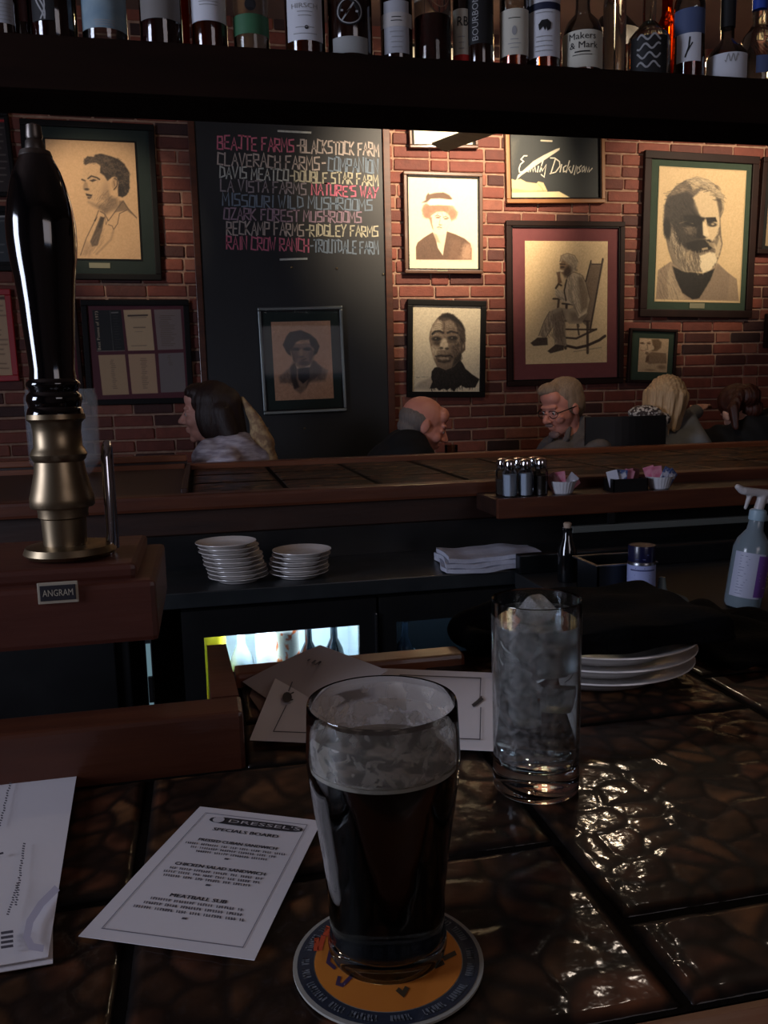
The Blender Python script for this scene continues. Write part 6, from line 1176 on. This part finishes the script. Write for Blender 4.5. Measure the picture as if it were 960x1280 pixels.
# ================================================================== ceiling fan and spot lamps
fx, fy, fz = 1.36, 3.22, 2.42
fan = empty('ceiling_fan', (fx, fy, fz), label='ceiling fan with wooden blades, one tip showing below the shelf', cat='fan')
MB().tube([(0, 0, .08), (0, 0, ZC-fz)], .014, 12).build('down_rod', BLACKM, fan); MB().lathe([(0, -.05), (.07, -.04), (.10, .0), (.09, .06), (.03, .09), (0, .09)], 32).build('motor_housing', BLACKM, fan, True)
tip = onz(549, 189, fz-.015); an0 = math.atan2(tip.y-fy, tip.x-fx); Lb = math.hypot(tip.x-fx, tip.y-fy)
BLW = mat('fan_blade_wood', (170, 140, 96), 0.5, col2=(186, 156, 110), scale=6, stretch=(1, 6, 6))
for i in range(4):
    a = an0+i*PI/2; mb = MB(); Mx = Matrix.Rotation(a, 4, 'Z') @ Matrix.Rotation(math.radians(14), 4, 'X'); mb.box(.16, Lb, -.038, .045, -.005, .005, ch=.003, mat=Mx); b = mb.build('blade', BLW, fan)
    mb = MB(); mb.box(.07, .20, -.012, .012, -.004, .004, mat=Mx); mb.build('blade_iron', BLACKM, b)
BULB = emis_mat('lamp_lens', (255, 214, 160), 5)
for i, (p, aim, e_, an_) in enumerate(LAMPS):
    p = Vector(p); d = (Vector(aim)-p).normalized(); q = d.to_track_quat('-Z', 'Y')
    o = empty('spot_lamp', p, label='black ceiling spot lamp, ' + ('middle one aimed at the fur hat portrait', 'right one aimed at the bearded man', 'left one aimed at the left wall')[i], cat='lamp', group='spot lamps over the tables')
    mm = q.to_matrix().to_4x4(); MB().lathe([(.040, -.07), (.043, -.065), (.043, .05), (.03, .07), (0, .072)], 28, mat=mm).build('lamp_can', BLACKM, o, True)
    MB().lathe([(.018, -.055), (0, -.055)], 24, mat=mm).build('lens', BULB, o)
    MB().tube([(0, 0, .04), (0, 0, ZC-p.z)], .008, 10).build('stem', BLACKM, o)
d = (BARSPOT[1]-BARSPOT[0]).normalized(); mm = d.to_track_quat('-Z', 'Y').to_matrix().to_4x4()
o = empty('spot_lamp', BARSPOT[0], label='black spot lamp hanging above the near bar, aimed at the pint', cat='lamp')
MB().lathe([(.036, -.07), (.038, -.065), (.038, .05), (.03, .07), (0, .072)], 28, mat=mm).build('lamp_can', BLACKM, o, True)
MB().lathe([(.018, -.055), (0, -.055)], 24, mat=mm).build('lens', BULB, o); MB().tube([(0, 0, .04), (0, 0, ZC-BARSPOT[0].z)], .008, 10).build('stem', BLACKM, o)
# pendant bulb over the tables: the small bright source mirrored in the bar tiles
pb_ = PEND
o = empty('pendant_lamp', pb_, label='small pendant lamp with open shade hanging over the tables', cat='lamp')
MB().ell((0, 0, 0), (.030, .030, .038), 20, 12).build('bulb', emis_mat('warm_bulb', (255, 206, 140), 55), o, True)
MB().lathe([(.10, .01), (.05, .07), (.02, .09), (.0, .09)], 32).build('shade', BLACKM, o, True)
MB().tube([(0, 0, .085), (0, 0, ZC-pb_.z)], .003, 8).build('cord', BLACKM, o)
# ================================================================== tables, chairs and diners beyond the far bar
TBL = mat('table_wood', (70, 42, 28), 0.4, col2=(90, 54, 34), scale=6, stretch=(5, .6, 5), coat=0.2)
def table(x, y, label):
    o = empty('dining_table', (x, y, 0), label=label, cat='table'); MB().box(-.36, .36, -.40, .40, .715, .745, ch=.006).build('tabletop', TBL, o)
    MB().tube([(0, 0, .03), (0, 0, .715)], .035, 14).build('pedestal', BLACKM, o); MB().box(-.25, .25, -.03, .03, 0, .03).box(-.03, .03, -.25, .25, 0, .03).build('foot', BLACKM, o)
table(-0.42, 4.28, 'wooden dining table at left hidden behind the far bar'); table(1.42, 4.28, 'wooden dining table between the two older men'); table(2.52, 4.30, 'wooden dining table by the blonde and dark haired women')
CHB = mat('black_chair_paint', (18, 19, 22), 0.42, coat=0.25)
def chair(label, loc, rz, top=.92, group=None):
    o = empty('dining_chair', loc, (0, 0, rz), label, 'chair', group)      # faces local +Y
    MB().box(-.21, .21, -.20, .22, .425, .455, ch=.008).build('seat', CHB, o)
    for x in (-.18, .18):
        MB().tube([(x, .18, 0), (x, .18, .43)], [.014, .019], 10).build('leg', CHB, o); MB().tube([(x, -.22, 0), (x, -.185, .43), (x, -.215, top-.02)], [.014, .019, .015], 10).build('leg', CHB, o)
    mb = MB(); n = 12; V = []
    for k in range(n+1):
        x = -.225+.45*k/n; y = -.245+.03*math.cos(PI*(k/n-.5))*-1
        V += [(x, y, top-.42), (x, y, top), (x, y+.018, top), (x, y+.018, top-.42)]
    Fc = []
    for k in range(n):
        for a, b in ((0, 1), (1, 2), (2, 3), (3, 0)): Fc.append((k*4+a, k*4+b, k*4+4+b, k*4+4+a))
    Fc += [(0, 1, 2, 3)[::-1], tuple(n*4+i for i in range(4))]; mb.add(V, Fc).build('backrest', CHB, o); return o
SKIN = lambda n, c, c2: mat(n, c, 0.5, col2=c2, scale=12, bump=.1, bscale=120)
EYEW = mat('eye_white', (200, 190, 184), 0.2); IRIS = mat('dark_iris', (36, 26, 20), 0.15)
def hand_prims(wr, fwd, up, curl=.5, spread=1, side=1):      # palm, four fingers with two bends, and a thumb leaving the side of the palm
    f, u = Vector(fwd).normalized(), Vector(up).normalized(); s = f.cross(u).normalized(); P = []
    R = Matrix((s, f, u)).transposed(); P.append(('e', wr+f*.05, (.040, .052, .014), R)); P.append(('c', wr, .022, wr+f*.03, .024))
    for i, (o, l) in enumerate(((-.030, .062), (-.010, .074), (.011, .070), (.030, .054))):
        b = wr+f*.092+s*o*side; k = b+(f*math.cos(curl*.5)-u*math.sin(curl*.5))*l*.5; t = k+(f*math.cos(curl*1.4)-u*math.sin(curl*1.4))*l*.55; P += [('c', b, .0088, k, .0082), ('c', k, .0082, t, .0072)]
    b = wr+f*.030-s*.034*side; k = b+(f*.75-s*.55*side).normalized()*.040; t = k+(f*.95-s*.1*side-u*.2).normalized()*.030; P += [('c', b, .012, k, .0098), ('c', k, .0098, t, .0085)]; return P
def person(label, head, rz, lean, pitch, yaw, skin, shirt, trousers, male=True, roll=0, arms=None, scale=1.0, vox=.0055, hair=None, collar=None, glasses=False, side=0, extra=None):
    Rz = Matrix.Rotation(rz, 3, 'Z'); k = scale
    HR = Euler((math.radians(-pitch), math.radians(roll), math.radians(yaw)), 'XYZ').to_matrix()     # nod down is negative x
    hoff = HR @ Vector((0, .012, .115))*k                      # head centre above the neck root
    L0 = math.radians(lean); hipz = .54
    N = Vector((0, 0, head[2]-hoff.z)); Lt = (N.z-hipz)/math.cos(L0); N.y = math.sin(L0)*Lt; N.x = side
    loc = Vector((head[0], head[1], 0))-Rz @ Vector((N.x+hoff.x, N.y+hoff.y, 0)); loc.z = 0
    H = N+hoff; hp = lambda x, y, z: H+HR @ (Vector((x, y, z))*k)
    E_ = lambda c, r, R=HR: ('e', hp(*c), tuple(q*k for q in r), R)
    P = [E_((0, -.018, .032), (.074, .094, .082)), E_((0, .022, -.02), (.060, .070, .080)), E_((0, .030, -.075), (.046, .052, .040)), E_((0, .066, -.100), (.022, .018, .018)), ('c', hp(0, .085, .012), .009*k, hp(0, .112, -.026), .0125*k),
         E_((-.012, .098, -.032), (.010, .012, .008)), E_((.012, .098, -.032), (.010, .012, .008)), E_((0, .076, .026), (.048, .018, .010)), E_((.036, .060, -.030), (.022, .026, .024)), E_((-.036, .060, -.030), (.022, .026, .024)),
         E_((0, .086, -.058), (.022, .012, .006)), E_((0, .083, -.070), (.018, .012, .007)), E_((.077, -.004, -.008), (.009, .020, .030)), E_((-.077, -.004, -.008), (.009, .020, .030)), E_((0, .052, .060), (.052, .036, .04)),
         E_((.030, .072, .004), (.017, .014, .011)), E_((-.030, .072, .004), (.017, .014, .011)),
         ('c', hp(0, -.020, -.06), .052*k, N-Vector((0, .01, .02)), .056*k)]
    sw = (.185 if male else .165)*k; ax = Vector((0, math.sin(L0), math.cos(L0))); up = lambda t: Vector((side*(1-t)*0+N.x*t, 0, hipz))*(1-t)+N*t if False else Vector((N.x*t, N.y*t, hipz+(N.z-hipz)*t))
    TR = Matrix.Rotation(-L0, 3, 'X'); T = lambda inf: [('e', up(.06), (.155*k+inf, .115*k+inf, .12), TR), ('e', up(.35), (.138*k+inf, .105*k+inf, .16), TR), ('e', up(.70), (.152*k+inf, .108*k+inf, .17), TR), ('c', up(.88)+Vector((-sw*.82, 0, -.01)), .058+inf, up(.88)+Vector((sw*.82, 0, -.01)), .058+inf), ('c', up(.86), .075+inf, N-Vector((0, .008, .01)), .058+inf)]
    P += T(-.014); A = []; S = {}
    for sg in (-1, 1):
        sh_ = up(.88)+Vector((sg*sw, 0, -.02)); el_, wr = (arms or {}).get(sg, (None, None))
        if el_ is None: el_ = sh_+Vector((sg*.05, .12, -.25)); wr = Vector((N.x+sg*.12, max(N.y+.26, el_.y+.10), .80))
        else: el_ = Rz.inverted() @ (Vector(el_)-loc); wr = Rz.inverted() @ (Vector(wr)-loc)
        P += [('c', sh_, .042, el_, .036), ('c', el_, .036, wr, .025)]+hand_prims(wr, wr-el_, Vector((0, 0, 1)), .5, 1, sg)
        A += [('c', sh_, .062*k, el_, .050*k), ('c', el_, .050*k, el_.lerp(wr, .86), .036*k)]
    for sg in (-1, 1):
        hj = Vector((sg*.09, .02, .53)); kn = Vector((sg*.12, .42, .52)); an = Vector((sg*.12, .40, .09)); P += [('c', hj, .060, kn, .045), ('c', kn, .045, an, .030), ('c', an, .030, an+Vector((0, .10, -.05)), .028)]
    body = blob('person', P, vox, skin, smooth=2); body.location = loc; body.rotation_euler = (0, 0, rz); tag(body, label, 'person')
    blob('top', T(.004)+A+[('e', Rz.inverted() @ (Vector(c_)-loc), r_) for c_, r_ in (extra or [])], .011, shirt, body, smooth=6, disp=lambda co: .004*np.sin(co[:, 2]*55+np.sin(co[:, 0]*30)*1.5)+.003*np.sin(co[:, 0]*70+co[:, 2]*40))
    Lg = [('e', (0, 0, .50), (.185*k, .15, .10))]
    for sg in (-1, 1): Lg += [('c', (sg*.09, .02, .53), .088, (sg*.12, .42, .52), .066), ('c', (sg*.12, .42, .52), .066, (sg*.12, .40, .13), .052)]
    blob('trousers', Lg, .014, trousers, body, smooth=5)
    for sg in (-1, 1): blob('shoe', [('c', (sg*.12, .38, .045), .042, (sg*.12, .52, .035), .034)], .01, BLACKM, body, smooth=3)
    for sg in (-1, 1):
        e = MB().ell(hp(sg*.030, .0795, .002), (.0088*k,)*3, 14, 10).build('eye', EYEW, body, True); MB().ell(hp(sg*.030, .0860, .002), (.0048*k, .0033*k, .0048*k), 12, 8, HR).build('iris', IRIS, e, True)
    if hair: hair(body, hp, HR, k, N)
    if glasses:
        mb = MB()
        for sg in (-1, 1):
            c = [hp(sg*.033+.026*math.cos(t), .100-.012*abs(math.cos(t)), .000+.017*math.sin(t)) for t in np.linspace(0, 2*PI, 20)]; mb.tube(c, .0017*k, 6, False)
            mb.tube([hp(sg*.058, .092, .004), hp(sg*.079, .05, .006), hp(sg*.083, -.005, .004), hp(sg*.081, -.02, -.012)], .0028*k, 6)
        mb.tube([hp(-.009, .103, .004), hp(.009, .103, .004)], .0016*k, 6); g_ = mb.build('glasses', BLACKM, body, True)
    return body, hp, HR, N
def hairmat(n, a, b, rough=.45): return mat(n, a, rough, col2=b, scale=30, stretch=(6, 6, .5), bump=.6, bscale=60)
streak = lambda amp, f: (lambda co: amp*np.sin(np.arctan2(co[:, 1], co[:, 0])*f+co[:, 2]*20)*.6+amp*.4*np.sin(co[:, 0]*190+co[:, 1]*160))
SK1 = SKIN('rosy_skin', (224, 170, 152), (212, 152, 136)); SK2 = SKIN('ruddy_skin', (222, 152, 130), (210, 136, 116)); SK3 = SKIN('pale_skin', (226, 178, 156), (216, 164, 144))
GREYKNIT = mat('light_striped_knit', (204, 198, 208), 0.9, col2=(156, 146, 156), scale=16, stretch=(1, 1, 5), mixw=.5, bump=.5, bscale=200)
BLKJ = mat('black_jacket', (14, 14, 16), 0.85); GRS = mat('grey_shirt', (104, 96, 92), 0.85, col2=(84, 78, 76), scale=20, bump=.3); DKC = mat('dark_trousers', (24, 24, 30), 0.9)
SAGE = mat('sage_grey_cardigan', (120, 122, 122), 0.9, col2=(104, 106, 108), scale=20, bump=.4)
CREAMC = mat('cream_figured_cloth', (196, 168, 124), 0.9, col2=(150, 120, 92), scale=34, mixw=.3, bump=.4)
# --- woman at the left, in profile
def h_wom(b, hp, HR, k, N):
    hm = hairmat('very_dark_brown_hair', (34, 22, 20), (48, 32, 28))
    blob('hair', [('e', hp(0, -.026, .046), (.086*k, .098*k, .086*k), HR), ('e', hp(0, .030, .085), (.062*k, .055*k, .042*k), HR), ('e', hp(.062, -.018, -.02), (.030*k, .062*k, .10*k), HR), ('e', hp(-.062, -.018, -.02), (.030*k, .062*k, .10*k), HR), ('c', hp(0, -.075, .03), .075*k, hp(.0, -.098, -.085), .056*k), ('c', hp(.05, -.06, 0), .05*k, hp(.06, -.085, -.10), .040*k), ('c', hp(-.05, -.06, 0), .05*k, hp(-.06, -.085, -.10), .040*k)], .006, hm, b, 4, streak(.0022, 34))
    blob('scarf', [('c', hp(0, -.150, .045), .012, hp(0, -.195, -.05), .030), ('c', hp(0, -.195, -.05), .030, hp(0, -.215, -.15), .055), ('c', hp(0, -.20, -.14), .055, hp(0, -.22, -.24), .060)], .008, CREAMC, b, 5)
hw = ony(259, 516, 3.88)
person('woman in profile with dark hair and pale striped top at left', hw, math.radians(84), 44, 4, -2, SK1, GREYKNIT, DKC, male=False, hair=h_wom, scale=1.08, arms={-1: ((hw.x-.14, 3.74, .95), (hw.x-.38, 3.86, .80))}, extra=[(ony(290, 572, 3.84), (.135, .15, .12)), (ony(264, 576, 3.80), (.10, .085, .10)), (ony(322, 584, 3.86), (.11, .07, .13))])
# --- bald man looking right and down
def h_bald(b, hp, HR, k, N):
    hm = hairmat('short_grey_hair', (136, 124, 114), (108, 98, 92), .75)
    blob('hair_fringe', [('e', hp(0, -.032, .012), (.0785*k, .086*k, .062*k), HR), ('e', hp(0, -.050, -.035), (.062*k, .058*k, .042*k), HR)], .0055, hm, b, 3, streak(.0008, 60))
hb = ony(530, 531, 3.88)
person('bald man with grey fringe and black jacket looking down to the right', hb, math.radians(-92), 26, 24, -4, SK2, BLKJ, DKC, hair=h_bald, scale=1.12, arms={1: ((hb.x+.10, 3.74, .98), (hb.x+.26, 3.92, .80))}, extra=[(ony(508, 578, 3.86), (.17, .14, .16)), (ony(488, 590, 3.86), (.14, .13, .15))])
# --- man with glasses
def h_gl(b, hp, HR, k, N):
    hm = hairmat('sandy_grey_hair', (168, 142, 116), (128, 108, 90), .6)
    blob('hair', [('e', hp(0, -.030, .052), (.082*k, .092*k, .074*k), HR), ('e', hp(.015, .034, .092), (.058*k, .050*k, .030*k), HR), ('e', hp(.060, -.030, .018), (.024*k, .056*k, .058*k), HR), ('e', hp(-.060, -.030, .018), (.024*k, .056*k, .058*k), HR), ('e', hp(0, -.075, -.01), (.060*k, .038*k, .065*k), HR)], .0055, hm, b, 4, streak(.0014, 40))
    blob('moustache', [('e', hp(0, .096, -.050), (.026*k, .010*k, .008*k), HR), ('e', hp(0, .078, -.098), (.030*k, .018*k, .018*k), HR)], .0045, hairmat('grey_whiskers', (150, 120, 112), (130, 104, 98), .8), b, 2)
    mb = MB()
    for sg in (-1, 1): mb.tube([N+Vector((sg*.055, .03, .02)), N+Vector((sg*.075, .055, -.03)), N+Vector((sg*.05, .09, -.09))], [.012, .016, .006], 8)
    tag(mb.build('collar', GRS, b, True), kind='stuff')
hg = ony(702, 509, 3.88)
person('older man with glasses and grey shirt smiling towards the left', hg, math.radians(96), 22, 18, 16, SK2, GRS, DKC, hair=h_gl, glasses=True, scale=1.12, arms={-1: ((hg.x+.02, 3.76, .93), (hg.x-.24, 3.92, .80))}, extra=[(ony(728, 562, 3.90), (.10, .12, .17)), (ony(700, 575, 3.86), (.11, .10, .10))])
# --- blonde woman seen from behind, reaching to the right
def h_bl(b, hp, HR, k, N):
    hm = hairmat('blonde_hair', (214, 186, 146), (176, 142, 104), .45)
    P = [('e', hp(0, -.022, .042), (.090*k, .106*k, .090*k), HR), ('e', hp(0, .04, .08), (.06*k, .05*k, .04*k), HR)]
    for i in range(11):
        a = -PI*.95+PI*.95*2*i/10*1.0; x, y = .076*math.sin(a), -.030-.070*math.cos(a)
        if y > .02 and abs(x) < .06: continue
        P.append(('c', hp(x, y, .03), .034*k, hp(x*.95, y*1.0-.005, -.15-.03*math.cos(i*2.1)), .014*k))
    blob('hair', P, .005, hm, b, 3, streak(.0035, 46))
hl = ony(834, 503, 3.98)
ew, wwr = ony(856, 524, 4.02), ony(872, 512, 4.14)
pb2, hp2, HR2, N2 = person('blonde woman seen from behind with white lace collar, arm reaching right', hl, math.radians(-38), 14, 10, -10, SK3, SAGE, DKC, male=False, hair=h_bl, scale=1.06, arms={1: (ew, wwr)}, roll=4, extra=[(ony(806, 540, 3.94), (.12, .10, .115)), (ony(850, 545, 3.98), (.09, .09, .10))])
lace = mat('white_black_lace', (196, 190, 184), 0.9, col2=(70, 60, 58), scale=70, mixw=.06, bump=.5)
li_ = lambda p: Matrix.Rotation(-math.radians(-38), 3, 'Z') @ (p-pb2.location)
blob('lace_collar', [('e', li_(ony(806, 516, 3.875)), (.085, .050, .040)), ('e', li_(ony(824, 524, 3.88)), (.06, .05, .04))], .007, lace, pb2, 4)
# --- dark haired woman at the right edge
def h_dk(b, hp, HR, k, N):
    hm = hairmat('dark_auburn_hair', (36, 20, 16), (84, 42, 28), .4)
    blob('hair', [('e', hp(0, -.024, .044), (.086*k, .104*k, .086*k), HR), ('e', hp(0, .04, .085), (.056*k, .045*k, .03*k), HR), ('e', hp(.02, -.105, .03), (.060*k, .055*k, .060*k), HR), ('e', hp(.03, -.07, -.03), (.055*k, .045*k, .055*k), HR), ('c', hp(-.03, -.12, .05), .030*k, hp(-.10, -.12, -.01), .026*k), ('c', hp(-.10, -.12, -.01), .026*k, hp(-.125, -.10, -.10), .014*k)], .0055, hm, b, 3, streak(.003, 40))
hd = ony(922, 513, 4.04)
person('dark haired woman with ponytail and black top, bent forward at right', hd, math.radians(-12), 14, 26, 14, SK3, BLKJ, DKC, male=False, hair=h_dk, scale=1.05, roll=-16, extra=[(ony(905, 566, 4.0), (.22, .12, .15)), (ony(940, 552, 3.98), (.15, .13, .155)), (ony(965, 545, 4.02), (.14, .13, .15))])
tp_ = ony(785, 520, 3.68); bc = (tp_.x+.02, 3.90, 0)
chair('black dining chair with broad backrest between the glasses man and blonde woman', (tp_.x+.015, 3.68+.24, 0), math.radians(-6), top=tp_.z).scale = (.88, 1, 1)
for (x, y, rz) in ((hw.x+.30, 3.86, math.radians(90)), (hb.x-.30, 3.88, math.radians(-90)), (hg.x+.24, 3.90, math.radians(90)), (hl.x-.12, 3.74, math.radians(-38)), (hd.x-.02, 3.66, math.radians(-12))):
    pass
CHAIRG = 'low chairs under the diners, hidden behind the far bar'
first = None
for p_ in [o for o in bpy.data.objects if o.get('category') == 'person']:
    if 'lace collar' in p_['label']: continue
    if first is None: first = chair('plain low dining chair under a seated diner', (0, 0, 0), 0, top=.80, group=CHAIRG); c = first
    else: c = copy_tree(first); tag(c, 'plain low dining chair under a seated diner', 'chair', CHAIRG)
    c.location = p_.location; c.rotation_euler = p_.rotation_euler
# stemmed glass on the men's table, just showing over the bar
g_ = ony(564, 560, 4.1); o = empty('tumbler', (g_.x, 4.1, .7455), label='small sparkling glass on the table below the bald man', cat='glass')
hh_ = ony(564, 556, 4.1).z-.7455
MB().lathe([(0, .001), (.028, .001), (.034, hh_), (.032, hh_), (.026, .008), (0, .008)], 24).build('glass_body', pane_mat('table_glass', (230, 225, 215), 2.5, .05), o, True)
MB().lathe([(0, .009), (.026, .009), (.0315, hh_*.8), (0, hh_*.8)], 24).build('drink', mat('amber_drink', (190, 110, 40), .1, trans=.6), o, True)
